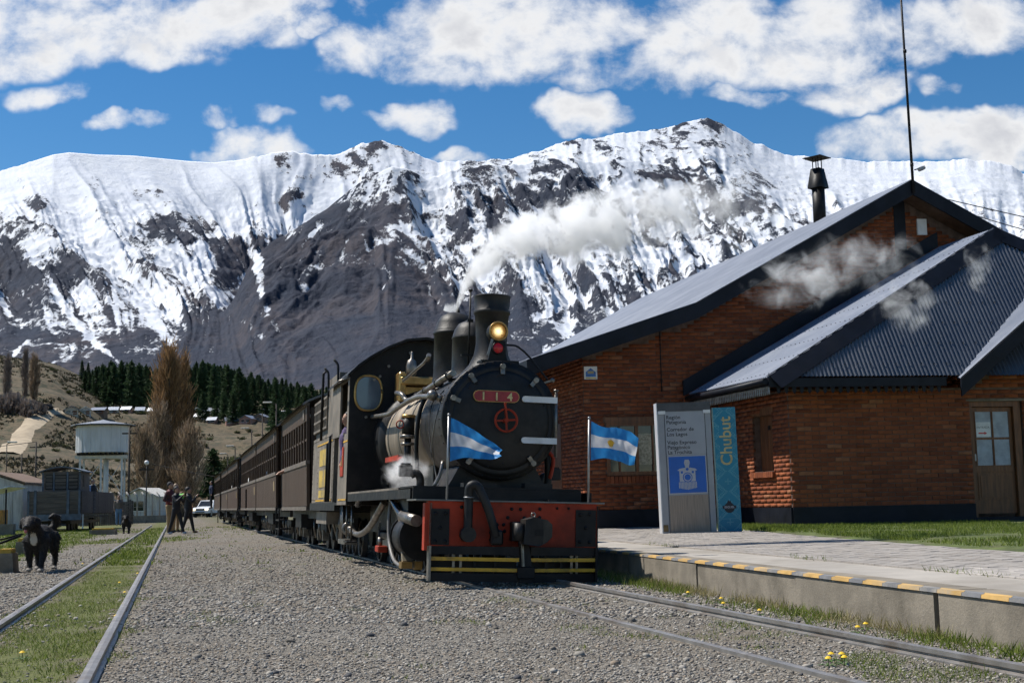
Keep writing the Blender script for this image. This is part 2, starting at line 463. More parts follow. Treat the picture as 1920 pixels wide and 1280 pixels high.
def build_mountains():
    S = curve([(-700, 420), (-400, 372), (-200, 345), (0, 322), (60, 303), (100, 290), (130, 286), (180, 290), (250, 292), (300, 297), (350, 302), (400, 305), (440, 301), (470, 296), (520, 287), (550, 283), (590, 290), (630, 291), (655, 280), (680, 269), (705, 264), (735, 272), (770, 283), (800, 295), (825, 303), (870, 301), (920, 299), (960, 297), (1000, 287), (1040, 271), (1070, 264), (1110, 260), (1150, 252), (1200, 248), (1250, 238), (1290, 231), (1310, 223), (1325, 219), (1345, 230), (1380, 250), (1420, 268), (1460, 286), (1510, 293), (1560, 297), (1620, 302), (1680, 304), (1750, 303), (1800, 300), (1850, 302), (1890, 310), (1920, 325), (2000, 345), (2300, 400), (2700, 470)])
    P = curve([(-700, 900), (300, 760), (400, 640), (440, 555), (475, 478), (510, 449), (550, 424), (600, 394), (650, 358), (690, 334), (720, 317), (735, 311), (765, 318), (800, 330), (870, 317), (950, 310), (1050, 304), (1150, 302), (1230, 304), (1290, 316), (1340, 345), (1400, 368), (1450, 394), (1510, 425), (1600, 470), (1750, 520), (2700, 700)])
    Y1f = curve([(-700, 4300), (100, 4500), (450, 5000), (700, 5400), (1000, 5700), (1325, 6200), (1700, 6500), (2700, 6500)])
    Y2f = curve([(-700, 3000), (480, 3150), (735, 3350), (1000, 3700), (1290, 4000), (1500, 3600), (2700, 3300)])
    nx, na, nb = 960, 250, 170
    px = np.linspace(-420, 2240, nx)
    YB = 2050.0
    t = np.concatenate([np.linspace(0, 1, na), 1 + np.linspace(0, 1, nb + 1)[1:] ** 1.0, [2.08, 2.25]])
    Y1, Y2 = Y1f(px), Y2f(px)
    Y = np.where(t[:, None] <= 1, YB + (Y2 - YB)[None] * t[:, None], Y2[None] + (Y1 - Y2)[None] * (t[:, None] - 1))
    z1, uu = elev(px, S(px), Y1); z2, _ = elev(px, P(px), Y2)
    def sm1(v, k): return np.convolve(np.pad(v, k, mode='edge'), np.hanning(2 * k + 1) / np.hanning(2 * k + 1).sum(), 'valid')
    rough = ((fbm(px / 30, px * 0 + 3.3, 5, .6) - .5) * 34) * sstep(np.abs(px - 250), 150, 260)
    z1d = z1 - sm1(z1, 34) + rough; z1 = sm1(z1, 34)
    z2d = z2 - sm1(z2, 16); z2 = sm1(z2, 16)
    X_ = uu[None] * Y
    zb = 150 + 0 * px
    a1 = np.clip((Y - YB) / (Y1 - YB)[None], 0, 1.6)
    prof1 = np.where(a1 <= 1, .62 * a1 + .38 * a1 ** 2.2, 1 - (a1 - 1) * 1.1)
    h1 = zb + (z1 - zb)[None] * prof1 + z1d[None] * np.exp(-((1 - a1) / .045) ** 2)
    # great bowl and ravine left of the front spur
    xr = np.interp(a1, [0, .2, .45, .62, .8, 1], [575, 528, 492, 478, 560, 620])
    wr = np.interp(a1, [0, .3, .6, .85, 1], [75, 60, 70, 150, 60])
    h1 = h1 - 150 * np.exp(-((px[None] - xr) / wr) ** 2) * np.interp(a1, [0, .15, .5, .8, 1, 1.5], [.2, .7, 1, .8, 0, 0])
    a2 = np.clip((Y - YB) / (Y2 - YB)[None], 0, 3)
    prof2 = np.where(a2 <= 1, .55 * a2 + .45 * a2 ** 1.9, 1 - (a2 - 1) * 1.0)
    h2 = zb + (np.maximum(z2 - zb, -400))[None] * prof2 + z2d[None] * np.exp(-((1 - a2) / .12) ** 2)
    k = 25.0
    m = np.maximum(h1, h2); hh = m + np.log(np.exp((h1 - m) / k) + np.exp((h2 - m) / k)) * k - 0
    front = 1 / (1 + np.exp(-(h2 - h1) / 40))
    # relief: ribs and gullies that fan down the faces
    dd = np.stack([X_, Y, hh - CAM_H], -1); dep = dd @ _f
    PX = 960 + FPX * (dd @ _R) / dep; PY = 640 - FPX * (dd @ _U) / dep
    k1 = np.interp(PX, [-400, 0, 200, 330, 450, 560, 700, 900, 1300, 2300], [.2, .35, .6, .75, .70, -.35, .2, .4, .45, .3])
    k2 = np.interp(PX, [-400, 450, 600, 700, 745, 800, 950, 1200, 1500, 2300], [-1.0, -1.0, -.85, -.5, .10, .38, .45, .42, .55, .5])
    kk = k1 * (1 - front) + k2 * front
    wob = (fbm(PX / 90, PY / 90, 3) - .5) * 46
    s_ = PX - kk * (PY - 310) + wob
    rA = ridged(s_ / 88 + 3, PY / 420, 2, .5); rB = ridged(s_ / 34, PY / 190 + 5, 3, .55); rC = ridged(s_ / 13 + 9, PY / 80, 2, .5)
    det = fbm(X_ / 50, Y / 50, 5, .62); crag = ridged(s_ / 42 + fbm(X_ / 90, Y / 90, 2) * 1.5, PY / 60, 4, .62)
    crest = np.clip(np.abs(1 - a1) * 5, 0, 1) * (1 - .75 * front * np.exp(-((1 - a2) / .09) ** 2)); behind = np.where((a2 > 1) & (front < .5), 1, 0)
    aa = np.where(front > .5, a2, a1); low = sstep(aa, .02, .45)
    amp = crest * (.12 + .88 * low) * (1 - .55 * sstep(PY, 520, 620))
    smooth_up = 1 - .72 * sstep(PY, 470, 330) * (1 - front) * sstep(PX, 640, 470)          # wind-packed snow on the left dome
    amp = amp * (1 - 3.2 * front * (1 - front)); fold = 1 - .85 * front * np.exp(-((PX - 735 - .05 * (PY - 310)) / 42) ** 2)
    rt_ = sstep(PX, 1340, 1480) * sstep(PY, 430, 330); smooth_up = smooth_up * (1 - .6 * rt_)
    z = hh + (det - .5) * 26 * rt_ * crest + amp * fold * (1 - .7 * rt_) * ((rA - .62) * 95 + (rB - .62) * 46 * smooth_up + (rC - .6) * 15 * smooth_up + (det - .5) * 34 * smooth_up + (crag - .55) * 34 * smooth_up)
    z[-2] = z[-3] - 200; z[-1] = z[-3] - 700
    dd = np.stack([X_, Y, z - CAM_H], -1); dep = dd @ _f
    PX = 960 + FPX * (dd @ _R) / dep; PY = 640 - FPX * (dd @ _U) / dep
    gx = np.gradient(z, axis=1) / np.maximum(np.gradient(X_, axis=1), 1e-3); gy = np.gradient(z, axis=0) / np.maximum(np.gradient(Y, axis=0), 1e-3); slope = np.sqrt(gx ** 2 + gy ** 2)
    line1 = np.interp(PX, [-400, 0, 60, 120, 230, 320, 400, 480, 560, 650, 760, 1000, 1200, 1500, 2300], [560, 545, 560, 575, 585, 600, 575, 600, 480, 450, 470, 540, 580, 620, 660])
    line2 = np.interp(PX, [-400, 480, 560, 650, 700, 735, 800, 900, 1000, 1150, 1300, 1500, 2300], [400, 452, 426, 374, 350, 362, 470, 525, 540, 555, 560, 600, 640])
    line = line1 * (1 - front) + line2 * front
    gul = (.62 - rA) * 1.2 + (.62 - rB) * 1.5 + (.6 - rC) * .8
    streak = fbm(s_ / 7, PY / 75, 3, .6) - .5; streak2 = fbm(s_ / 3.2 + 4, PY / 40, 2, .6) - .5
    dl = (line - PY)
    sn = np.where(dl > 0, dl / 46.0, dl / 60.0)
    sn = np.minimum(np.clip(sn, -5, 3), 2.9 - 1.75 * smooth_up) + gul * 1.6 * (.55 + .45 * np.exp(-(dl / 90) ** 2)) + (streak * 5.0 + streak2 * 3.0) * np.exp(-(dl / 75) ** 2) + (.60 - crag) * 8.5 * smooth_up * (1 - .35 * np.exp(-(dl / 60) ** 2)) + (det - .5) * 2.0 - np.clip(slope - 1.0, 0, 1.2) * .8 * smooth_up
    sn = sn - front * 1.1 * sstep(PX, 745, 690) * sstep(PY, 325, 380)
    sn = np.where(a1 > .6, sn + (a1 - .6) * 2.0 * (1 - front), sn)
    rock = [(350, 428, 70, 34, 3.2), (430, 485, 48, 42, 3.2), (300, 410, 30, 18, 1.8), (75, 378, 26, 14, 2.6), (45, 342, 14, 8, 2.4), (178, 343, 16, 22, 2.0), (270, 362, 34, 12, 1.8), (125, 510, 50, 38, 2.8), (20, 500, 40, 55, 3.0), (540, 300, 24, 28, 3.2), (550, 372, 34, 22, 2.8), (645, 315, 34, 24, 3.2), (700, 272, 30, 12, 2.6), (520, 462, 55, 30, 3), (1310, 240, 50, 24, 2.6), (1280, 322, 60, 18, 2.2), (940, 410, 45, 40, 2.0), (860, 440, 34, 46, 1.8), (1030, 400, 26, 36, 1.6), (750, 342, 46, 24, 1.7), (410, 560, 55, 55, 2.6), (1450, 350, 70, 24, 1.7), (390, 640, 60, 50, 2), (1400, 395, 60, 30, 1.6), (620, 420, 50, 30, 1.6), (1200, 380, 40, 34, 1.4), (1110, 340, 60, 14, 1.3), (730, 400, 60, 30, 1.2)]
    wq, we = (fbm(PX / 25, PY / 25, 4) - .5) * 60, (fbm(PX / 22 + 9, PY / 22, 4) - .5) * 50
    for x0, y0, rx, ry, wt in rock: sn -= wt * np.exp(-(((PX - x0 + wq) / rx) ** 2 + ((PY - y0 + we) / ry) ** 2) ** 2)
    chutes = [([(95, 530), (130, 590), (175, 640), (226, 682)], 6, 4.5), ([(255, 560), (290, 600), (328, 652)], 7, 4.5), ([(478, 470), (488, 540), (500, 585), (520, 618)], 11, 5), ([(300, 470), (360, 520), (420, 570), (487, 632)], 15, 3.4),
              ([(212, 520), (218, 590), (226, 640)], 5, 3), ([(0, 560), (18, 590)], 5, 4), ([(25, 668), (38, 650), (50, 640)], 4, 4.5), ([(680, 440), (690, 470)], 5, 3), ([(740, 440), (790, 500), (825, 545)], 7, 2.2), ([(880, 470), (900, 520), (915, 560)], 9, 2), ([(560, 470), (575, 445), (600, 425)], 6, 3), ([(1000, 500), (1030, 540), (1050, 575)], 6, 2.4), ([(1085, 470), (1140, 540), (1165, 580)], 7, 2.2), ([(640, 480), (655, 440)], 5, 2.4)]
    for pts, w, wt in chutes:
        p = np.array(pts, float); best = np.full(PX.shape, 1e9)
        for (x0, y0), (x1, y1) in zip(p[:-1], p[1:]):
            L2 = (x1 - x0) ** 2 + (y1 - y0) ** 2; q = np.clip(((PX - x0) * (x1 - x0) + (PY - y0) * (y1 - y0)) / L2, 0, 1)
            best = np.minimum(best, np.hypot(PX - x0 - q * (x1 - x0), PY - y0 - q * (y1 - y0)))
        sn = sn + wt * np.exp(-(best / (w * (.6 + .8 * fbm(PX / 14, PY / 14, 3)))) ** 2)
    V = np.stack([X_, Y, z], -1).reshape(-1, 3)
    n, mm = Y.shape
    i = np.arange((n - 1) * mm).reshape(n - 1, mm)[:, :-1].ravel()
    me = np_mesh('mountains', V, np.stack([i, i + 1, i + mm + 1, i + mm], 1), True)
    add_attr(me, 'snow', np.clip(sn, -6, 6).ravel()); add_attr(me, 'gully', np.clip(gul, -2, 2).ravel())
    mt, t = newmat('snow_and_rock')
    c = t.coord(); s = t.attr('snow')
    n1 = t.noise(t.mapp(c, sc=(1, .6, .7)), .034, 7, .72); gl = t.attr('gully')
    f = s * .50 + (n1 - .5) * 4.6 + (t.noise(t.mapp(c, sc=(1, .5, .5), loc=(7, 3, 1)), .14, 4, .7) - .5) * 2.6
    mask = f.sm(-.34, .34)
    big = t.noise(c, .004, 5, .6)
    rockc = t.mix(big.sm(.38, .66), (.030, .039, .060), (.066, .061, .071))  # blue of the distance haze is put into the rock colour
    rockc = t.mix((t.noise(t.mapp(c, sc=(1, .4, .5)), .03, 7, .68) - gl * .10).sm(.42, .62), rockc, (.032, .038, .056))
    snowc = t.mix(t.noise(c, .01, 4, .6).sm(.3, .7), (.60, .63, .69), (.68, .70, .73))
    col = t.mix(mask, rockc, snowc)
    hgt = t.noise(c, .03, 6, .66) * (1.0 - mask * .55)
    t.out(t.bsdf(col, .9, 0, t.bump(hgt, .75, 16.0), .12))
    tag(link('mountains', me, mt), kind='structure')
build_mountains()

# ------------------------------------------------------------------ shared materials
NAVY = mat('navy_painted_steel', (.008, .010, .016), .5, 0, .3, 3, bump=.05, spec=.2, dirt=(.03, .03, .034), dirt_amt=.25)
WOOD = mat('varnished_wood', (.16, .062, .02), .5, 0, .35, 4, stretch=(6, 6, .6), bump=.15)
GLASS = mat('dark_window_glass', (.012, .014, .016), .12, 0, .2, 2, bump=0, spec=.8)
STEEL = mat('dull_steel', (.32, .32, .32), .45, .8, .2, 8, bump=.05)
BLACK = mat('black_paint', (.009, .009, .010), .5, 0, .3, 5, bump=.08, spec=.22, dirt=(.035, .03, .025), dirt_amt=.5)
WHITE = mat('white_paint', (.72, .72, .70), .55, 0, .06, 5, bump=.03, dirt=(.40, .38, .34), dirt_amt=.4)
CONC = mat('weathered_concrete', (.215, .185, .142), .9, 0, .2, 3.5, bump=.4, bscale=60, dirt=(.10, .085, .062), dirt_amt=.75)
def brick_material():
    m, t = newmat('red_brick')
    oi = t.new('ObjectInfo'); r = X(t.t, oi.outputs['Random']); a = t.attr('bv')
    k = (r + a)._m('FRACT')
    n = t.noise(t.coord(), 9, 5, .6); n2 = t.noise(t.coord(), 60, 4, .6)
    c = t.mix(k.sm(.0, .85), (.185, .054, .023), (.285, .086, .033))
    c = t.mix(k.sm(.94, .98) * .45, c, (.36, .19, .10))
    c = t.mix(n.sm(.40, .75) * .45, c, (.10, .034, .022))
    c = t.mix(n2.sm(.60, .8) * .3, c, (.36, .20, .13))
    t.out(t.bsdf(c, .88, 0, t.bump(n2, .5, .006), .25))
    return m
BRICK = brick_material()
MORTAR = mat('brick_mortar', (.13, .085, .065), .95, 0, .3, 8, bump=.4)
def roof_material(name='corrugated_sheet_shaded_tone', k=1.0):
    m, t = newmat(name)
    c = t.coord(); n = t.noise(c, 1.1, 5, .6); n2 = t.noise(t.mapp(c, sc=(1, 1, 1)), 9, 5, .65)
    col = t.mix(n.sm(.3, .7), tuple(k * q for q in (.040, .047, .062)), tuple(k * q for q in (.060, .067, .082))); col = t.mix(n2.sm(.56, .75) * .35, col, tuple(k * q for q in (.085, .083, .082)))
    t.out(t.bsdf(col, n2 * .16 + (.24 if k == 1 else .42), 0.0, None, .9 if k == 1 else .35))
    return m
ROOF_SHADED = roof_material(); ROOF_LIT = roof_material('corrugated_sheet_lit_tone', 3.5)  # same sheet twice: light and shade of the slopes put into the colour

def text_mesh(txt, size, ext=.002, align='LEFT', bold=0.0):
    cu = bpy.data.curves.new('lettering', 'FONT'); cu.body = txt; cu.size = size; cu.extrude = ext; cu.align_x = align; cu.offset = bold; cu.resolution_u = 3
    o = bpy.data.objects.new('lettering', cu); COL.objects.link(o)
    me = bpy.data.meshes.new_from_object(o.evaluated_get(bpy.context.evaluated_depsgraph_get()))
    COL.objects.unlink(o); bpy.data.objects.remove(o)
    return me
def text_on(txt, size, M, m, parent, name='lettering', **k):
    """M: matrix taking text x,y,z to parent-local space"""
    me = text_mesh(txt, size, **k); me.transform(M); me.materials.clear(); me.materials.append(m)
    return link(name, me, None, parent)
def corrugated(poly, rib, lam=.076, amp=.012, seg=6):
    """wavy sheet filling a convex planar polygon; ribs run along rib"""
    P = [Vector(p) for p in poly]; d = Vector(rib).normalized()
    n = (P[1] - P[0]).cross(P[2] - P[0]).normalized()
    if n.z < 0: n = -n
    c = d.cross(n).normalized(); O = P[0]
    q = [((p - O).dot(c), (p - O).dot(d)) for p in P]
    s0, s1 = min(a for a, b in q), max(a for a, b in q); N = max(4, int((s1 - s0) / lam * seg)); vs = []; ok = []
    for i in range(N + 1):
        s = s0 + (s1 - s0) * min(max(i / N, 1e-5), 1 - 1e-5); ts = []
        for (a0, b0), (a1, b1) in zip(q, q[1:] + q[:1]):
            if (a0 - s) * (a1 - s) <= 0 and abs(a1 - a0) > 1e-9: ts.append(b0 + (b1 - b0) * (s - a0) / (a1 - a0))
        lo, hi = (min(ts), max(ts)) if ts else (0, 0)
        w = n * (amp * math.sin(2 * math.pi * s / lam))
        vs += [O + c * s + d * lo + w, O + c * s + d * hi + w]
    mb = MB(); mb.add(vs, [[2 * i, 2 * i + 1, 2 * i + 3, 2 * i + 2] for i in range(N)], True)
    # thickness: underside
    mb.add([v - n * .012 for v in vs], [[2 * i, 2 * i + 2, 2 * i + 3, 2 * i + 1] for i in range(N)], True)
    return mb
BRICK_ME = {}
def brick_mesh(L):
    k = round(L, 3)
    if k not in BRICK_ME: BRICK_ME[k] = MB().box((0, 0, 0), (L, .05, .064), bev=.005).mesh('brick'); BRICK_ME[k].materials.append(BRICK)
    return BRICK_ME[k]
def brick_layout(L, z0, z1, top=None, holes=(), pitch=.265, course=.0765, jig=.003):
    """brick centres (s, z, length) on a wall of length L"""
    out = []; r = random.Random(5)
    nz = int((z1 - z0) / course)
    for j in range(nz):
        z = z0 + (j + .5) * course; s = -pitch / 2 if j % 2 else 0.0
        while s < L - .02:
            a, b = max(s, 0.0), min(s + pitch, L); s += pitch
            segs = [(a + .006, b - .006)]
            for h0, h1, g0, g1 in holes:
                if z + .03 > g0 and z - .03 < g1:
                    ns = []
                    for p, q in segs:
                        if q <= h0 or p >= h1: ns.append((p, q)); continue
                        if p < h0: ns.append((p, h0))
                        if q > h1: ns.append((h1, q))
                    segs = ns
            for p, q in segs:
                if q - p < .035: continue
                if top and z + .03 > min(top(p), top(q)): continue
                out.append(((p + q) / 2, z + r.uniform(-.002, .002), q - p))
    return out
def wall_frame(p0, p1):
    p0, p1 = Vector((*p0, 0)), Vector((*p1, 0)); d = (p1 - p0).normalized(); n = Vector((d.y, -d.x, 0))      # n faces the camera side
    return p0, d, n, (p1 - p0).length
def bricks_joined(lay, F, parent, proud=.012):
    p0, d, n, L = F; N = len(lay); base = np.array(brick_mesh(.2).vertices[0].co[:])
    src = MB().box((0, 0, 0), (1, .05, .064), bev=.0)
    bv = np.array(src.v); bf = np.array(src.f)
    V = np.zeros((N, 8, 3)); at = np.zeros((N, 8)); r = np.random.default_rng(11)
    for i, (s, z, l) in enumerate(lay):
        o = p0 + d * s + n * (proud - .025 + float(r.uniform(-.003, .003)))
        V[i] = np.array(o)[None] + bv[:, :1] * l * np.array(d)[None] + bv[:, 1:2] * np.array(n)[None] + np.array([0, 0, 1.])[None] * (bv[:, 2:] + z); at[i] = r.random()
    F_ = (bf[None] + 8 * np.arange(N)[:, None, None]).reshape(-1, 4)
    me = np_mesh('brick_field', V.reshape(-1, 3), F_); add_attr(me, 'bv', at.ravel())
    o = link('brick_field', me, BRICK, parent); o['kind'] = 'stuff'; return o
def bricks_parts(lay, F, parent, proud=.012):
    p0, d, n, L = F; rz = math.atan2(d.y, d.x); r = random.Random(3)
    for s, z, l in lay:
        o = link('brick', brick_mesh(l), None, parent)
        o.location = p0 + d * s + n * (proud - .025 + r.uniform(-.003, .003)) + Vector((0, 0, z)); o.rotation_euler = (r.uniform(-.01, .01), 0, rz)

GZ = .30                                                  # level of the pavement at the building
def v2(a): return Vector((math.cos(a), math.sin(a)))
UB = v2(R_(8)); VB = Vector((-math.sin(R_(15)), math.cos(R_(15))))     # along the fronts, and back into depth
C0 = Vector((4.74, 22.84)); G0 = Vector((1.36, 25.6))
def P3(o, u, v, z): p = o + UB * u + VB * v; return (p.x, p.y, z)

def build_station():
    st = empty('station_building', (0, 0, 0), 0, 'red brick railway station with grey corrugated roofs beside the platform', 'building')
    # ---- annex front wall and left wall
    LF, WT = 6.2, 2.66
    wf = wall_frame(C0, C0 + UB * LF)
    ZP = .64
    def wallbox(name, F, z0, z1, thick, back=0.0, s0=0.0, s1=None, m=MORTAR, parent=st, off=0.0):
        p0, d, n, L = F; s1 = L if s1 is None else s1
        mb = MB(); a, b = p0 + d * s0 + n * off, p0 + d * s1 + n * off
        mb.prism([(a.x, a.y, z0), (b.x, b.y, z0), (b.x, b.y, z1), (a.x, a.y, z1)], -n * thick); return mb.build(name, m, parent)
    DOOR = (3.30, 4.30)
    w1 = wallbox('wall', wf, GZ - .3, WT, .25, s1=DOOR[0]); wallbox('wall', wf, GZ - .3, 3.0, .25, s0=DOOR[1]); wallbox('wall', wf, 2.42, 3.4, .25, s0=DOOR[0], s1=DOOR[1])
    wallbox('plinth', wf, GZ - .3, ZP, .2, s1=DOOR[0], m=NAVY, off=.035); wallbox('plinth', wf, GZ - .3, ZP, .2, s0=DOOR[1] + .02, m=NAVY, off=.035)
    lay = brick_layout(LF, ZP, WT, holes=[(DOOR[0], DOOR[1], 0, 2.42)])
    near = [b for b in lay if b[0] < DOOR[0]]; rest = [b for b in lay if b[0] >= DOOR[0]]
    near.sort(key=lambda b: -b[2]); bricks_parts(near[:270], wf, w1); rest += near[270:]
    rest += brick_layout(LF, WT, 4.7, top=lambda s: min(2.45 + (s - 3.1) * .80, 3.35) if s > 3.2 else 0)
    bricks_joined(rest, wf, st)
    wl = wall_frame(C0 + VB * 2.95, C0)
    LW = wl[3]; WIN = (1.50, 2.32, 1.28, 2.28)
    wallbox('wall', wl, GZ - .3, WT, .25, s1=WIN[0]); wallbox('wall', wl, GZ - .3, WT, .25, s0=WIN[1]); wallbox('wall', wl, GZ - .3, WIN[2], .25, s0=WIN[0], s1=WIN[1]); wallbox('wall', wl, WIN[3], WT, .25, s0=WIN[0], s1=WIN[1])
    wallbox('plinth', wl, GZ - .3, ZP, .2, m=NAVY, off=.035)
    bricks_joined(brick_layout(LW, ZP, WT, holes=[WIN]), wl, st)
    def on(F, s, n_, z): p = F[0] + F[1] * s + F[2] * n_; return (p.x, p.y, z)
    def slab(F, s0, s1, n0, n1, z0, z1, name, m, parent):
        mb = MB(); mb.prism([on(F, s0, n1, z0), on(F, s1, n1, z0), on(F, s1, n1, z1), on(F, s0, n1, z1)], F[2] * (n0 - n1)); return mb.build(name, m, parent)
    # shuttered window in the left wall
    w = slab(wl, WIN[0], WIN[1], -.19, -.15, WIN[2], WIN[3], 'window_shutter', WOOD, st)
    for k in range(5):
        a = WIN[0] + .03 + k * (WIN[1] - WIN[0] - .06) / 5
        slab(wl, a + .004, a + (WIN[1] - WIN[0] - .06) / 5 - .004, -.16, -.135, WIN[2] + .02, WIN[3] - .02, 'plank', WOOD, w)
    slab(wl, WIN[0] + .38, WIN[0] + .45, -.14, -.115, 2.02, 2.10, 'latch', BLACK, w)
    slab(wl, WIN[0] - .05, WIN[1] + .05, -.05, .012, WIN[3], WIN[3] + .14, 'lintel', WOOD, st)
    sl = slab(wl, WIN[0] - .06, WIN[1] + .04, -.1, .006, WIN[2] - .10, WIN[2] - .07, 'window_sill', MORTAR, st)
    for k in range(12):
        a = WIN[0] - .05 + k * .077
        o = slab(wl, a, a + .068, -.08, .07, WIN[2] - .11, WIN[2] - .01, 'brick', BRICK, sl)
    # ---- door
    dr = slab(wf, DOOR[0] + .09, DOOR[1] - .16, -.16, -.11, GZ + .16, 2.32, 'door', WOOD, st)
    slab(wf, DOOR[0], DOOR[0] + .075, -.2, -.04, GZ, 2.42, 'door_frame', WOOD, st); slab(wf, DOOR[1] - .15, DOOR[1] - .02, -.2, -.04, GZ, 2.42, 'door_frame', WOOD, st); slab(wf, DOOR[0] + .077, DOOR[1] - .152, -.2, -.042, 2.33, 2.42, 'door_frame', WOOD, st)
    slab(wf, DOOR[0] - .05, DOOR[1] + .3, -.1, .014, 2.425, 2.455, 'lintel_strip', CONC, st)
    slab(wf, DOOR[0], DOOR[1], -.25, .02, GZ - .3, GZ + .10, 'door_step', NAVY, st)
    PANE = mat('frosted_pane', (.30, .34, .38), .35, 0, .2, 6, bump=.1, bscale=30)
    a0, a1 = DOOR[0] + .155, DOOR[1] - .225; am = (a0 + a1) / 2
    for i, (p, q) in enumerate(((a0, am - .018), (am + .018, a1))):
        for z0, z1 in ((1.30, 1.75), (1.79, 2.24)):
            slab(wf, p, q, -.115, -.107, z0, z1, 'pane', PANE, dr)
            for (c0, c1, e0, e1) in ((p - .012, p, z0, z1), (q, q + .012, z0, z1)): slab(wf, c0, c1, -.113, -.095, e0, e1, 'glazing_bar', WOOD, dr)
    slab(wf, a0 - .01, a1 + .01, -.112, -.098, .70, 1.16, 'door_panel', WOOD, dr)
    slab(wf, a0 + .03, a1 - .03, -.1, -.088, .74, 1.12, 'raised_field', WOOD, dr)
    slab(wf, a0 - .06, a1 + .06, -.112, -.094, 1.19, 1.28, 'rail', WOOD, dr)
    hd = slab(wf, DOOR[0] + .10, DOOR[0] + .125, -.112, -.08, 1.38, 1.50, 'handle', STEEL, dr)
    nt = slab(wf, a0 + .012, am - .03, -.107, -.103, 1.80, 2.06, 'paper_notice', WHITE, dr)
    Mt = Matrix.Translation(on(wf, a0 + .02, -.1025, 1.95)) @ Matrix.Rotation(math.atan2(wf[1].y, wf[1].x), 4, 'Z') @ Matrix.Rotation(R_(90), 4, 'X')
    text_on('ENTRADA', .052, Mt, mat('grey_ink', (.12, .12, .12), .8), nt, ext=.0005)
    RED_INK = mat('red_ink', (.55, .05, .04), .7)
    mb = MB(); z = 1.865; s_ = a0 + .05
    mb.prism([on(wf, s_, -.1025, z - .012), on(wf, s_ + .11, -.1025, z - .012), on(wf, s_ + .11, -.1025, z - .03), on(wf, s_ + .16, -.1025, z), on(wf, s_ + .11, -.1025, z + .03), on(wf, s_ + .11, -.1025, z + .012), on(wf, s_, -.1025, z + .012)], -wf[2] * .001)
    mb.build('arrow', RED_INK, nt)
    # ---- annex roof: long left face, steep front face
    EZ = 2.84; oh = .5; ohl = .55
    Ce = C0 - UB * ohl - VB * oh
    def A(u, v, z): p = Ce + UB * u + VB * v; return (p.x, p.y, z)
    PB, QB = 5.33, 1.66; ZB = EZ + .55 * PB; QA = 3.55
    rf = empty('annex_roof', (0, 0, 0)); rf.parent = st
    # (an annex roof is a part: keep it as meshes under the building)
    COL.objects.unlink(rf); bpy.data.objects.remove(rf)
    lf = corrugated([A(0, 0, EZ), A(PB, QB, ZB), A(PB, QA, ZB), A(0, QA - .05, EZ)], Vector(A(PB, QB, ZB)) - Vector(A(0, QB, EZ))).build('roof_sheet', ROOF_LIT, st)
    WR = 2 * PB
    fr = corrugated([A(0, 0, EZ), A(WR, 0, EZ), A(PB, QB, ZB)], Vector(A(PB, QB, ZB)) - Vector(A(PB, 0, EZ))).build('roof_sheet', ROOF_SHADED, st)
    rt = corrugated([A(WR, 0, EZ), A(WR, QA, EZ), A(PB, QA, ZB), A(PB, QB, ZB)], Vector(A(PB, QB, ZB)) - Vector(A(WR, QB, EZ))).build('roof_sheet', ROOF_SHADED, st)
    def capstrip(p, q, w, name='ridge_cap', lift=.02, th=.015, upv=(0, 0, 1)):
        mb = MB(); a, b = Vector(p) + Vector((0, 0, lift)), Vector(q) + Vector((0, 0, lift)); mb.bar(a, b, w, th, upv); return mb.build(name, NAVY, st)
    # hip flashing: two wings lying on the two faces
    def wing(p, q, off, name='hip_flashing', lift=.026):
        p, q, off = Vector(p), Vector(q), Vector(off); nn = (q - p).cross(off).normalized()
        if nn.z < 0: nn = -nn
        mb = MB(); mb.prism([p + nn * lift, q + nn * lift, q + off + nn * lift, p + off + nn * lift], -nn * .006); mb.build(name, NAVY, st)
    hp0, hp1 = Vector(A(0, 0, EZ)), Vector(A(PB, QB, ZB)); hd_ = (hp1 - hp0).normalized()
    nf = (Vector(A(WR, 0, EZ)) - hp0).cross(hp1 - hp0).normalized(); of = hd_.cross(nf) * .30
    if of.dot(Vector((*UB, 0))) < 0: of = -of
    nl = (hp1 - hp0).cross(Vector(A(0, QA, EZ)) - hp0).normalized(); ol = hd_.cross(nl) * .07
    if ol.dot(Vector((*VB, 0))) < 0: ol = -ol
    wing(hp0, hp1, of); wing(hp0, hp1, ol)
    hp0b = Vector(A(WR, 0, EZ)); hdb = (hp1 - hp0b).normalized(); ofb = hdb.cross(nf) * .30
    if ofb.dot(Vector((*UB, 0))) > 0: ofb = -ofb
    wing(hp0b, hp1, ofb)
    # dark flashing where the far edge meets the gable wall
    fa, fb = Vector(A(-.08, QA + .02, EZ - .03)), Vector(A(PB, QA + .02, ZB + .02))
    mb = MB(); mb.prism([fa + Vector((0, 0, .0)), fb, fb + Vector((0, 0, .30)), fa + Vector((0, 0, .30))], Vector((*VB, 0)) * .05); mb.build('wall_flashing', NAVY, st)
    # fascias, gutter and fretwork valance
    def fascia(p, q, h, t, name='fascia', drop=.0):
        p, q = Vector(p), Vector(q); d = (q - p).normalized(); n = Vector((d.y, -d.x, 0)).normalized()
        mb = MB(); mb.prism([p - Vector((0, 0, drop)), q - Vector((0, 0, drop)), q - Vector((0, 0, h + drop)), p - Vector((0, 0, h + drop))], -n * t); return mb.build(name, NAVY, st)
    fascia(A(-.02, -.02, EZ), A(3.15, -.02, EZ), .15, .03, drop=.03)
    fascia(A(-.02, QA - .1, EZ), A(-.02, 0.0, EZ), .13, .03, drop=.03)
    mb = MB(); mb.tube([A(-.07, QA - .1, EZ - .09), A(-.07, 1.8, EZ - .10), A(-.07, 0.0, EZ - .08)], .055, 8); mb.build('gutter', NAVY, st)
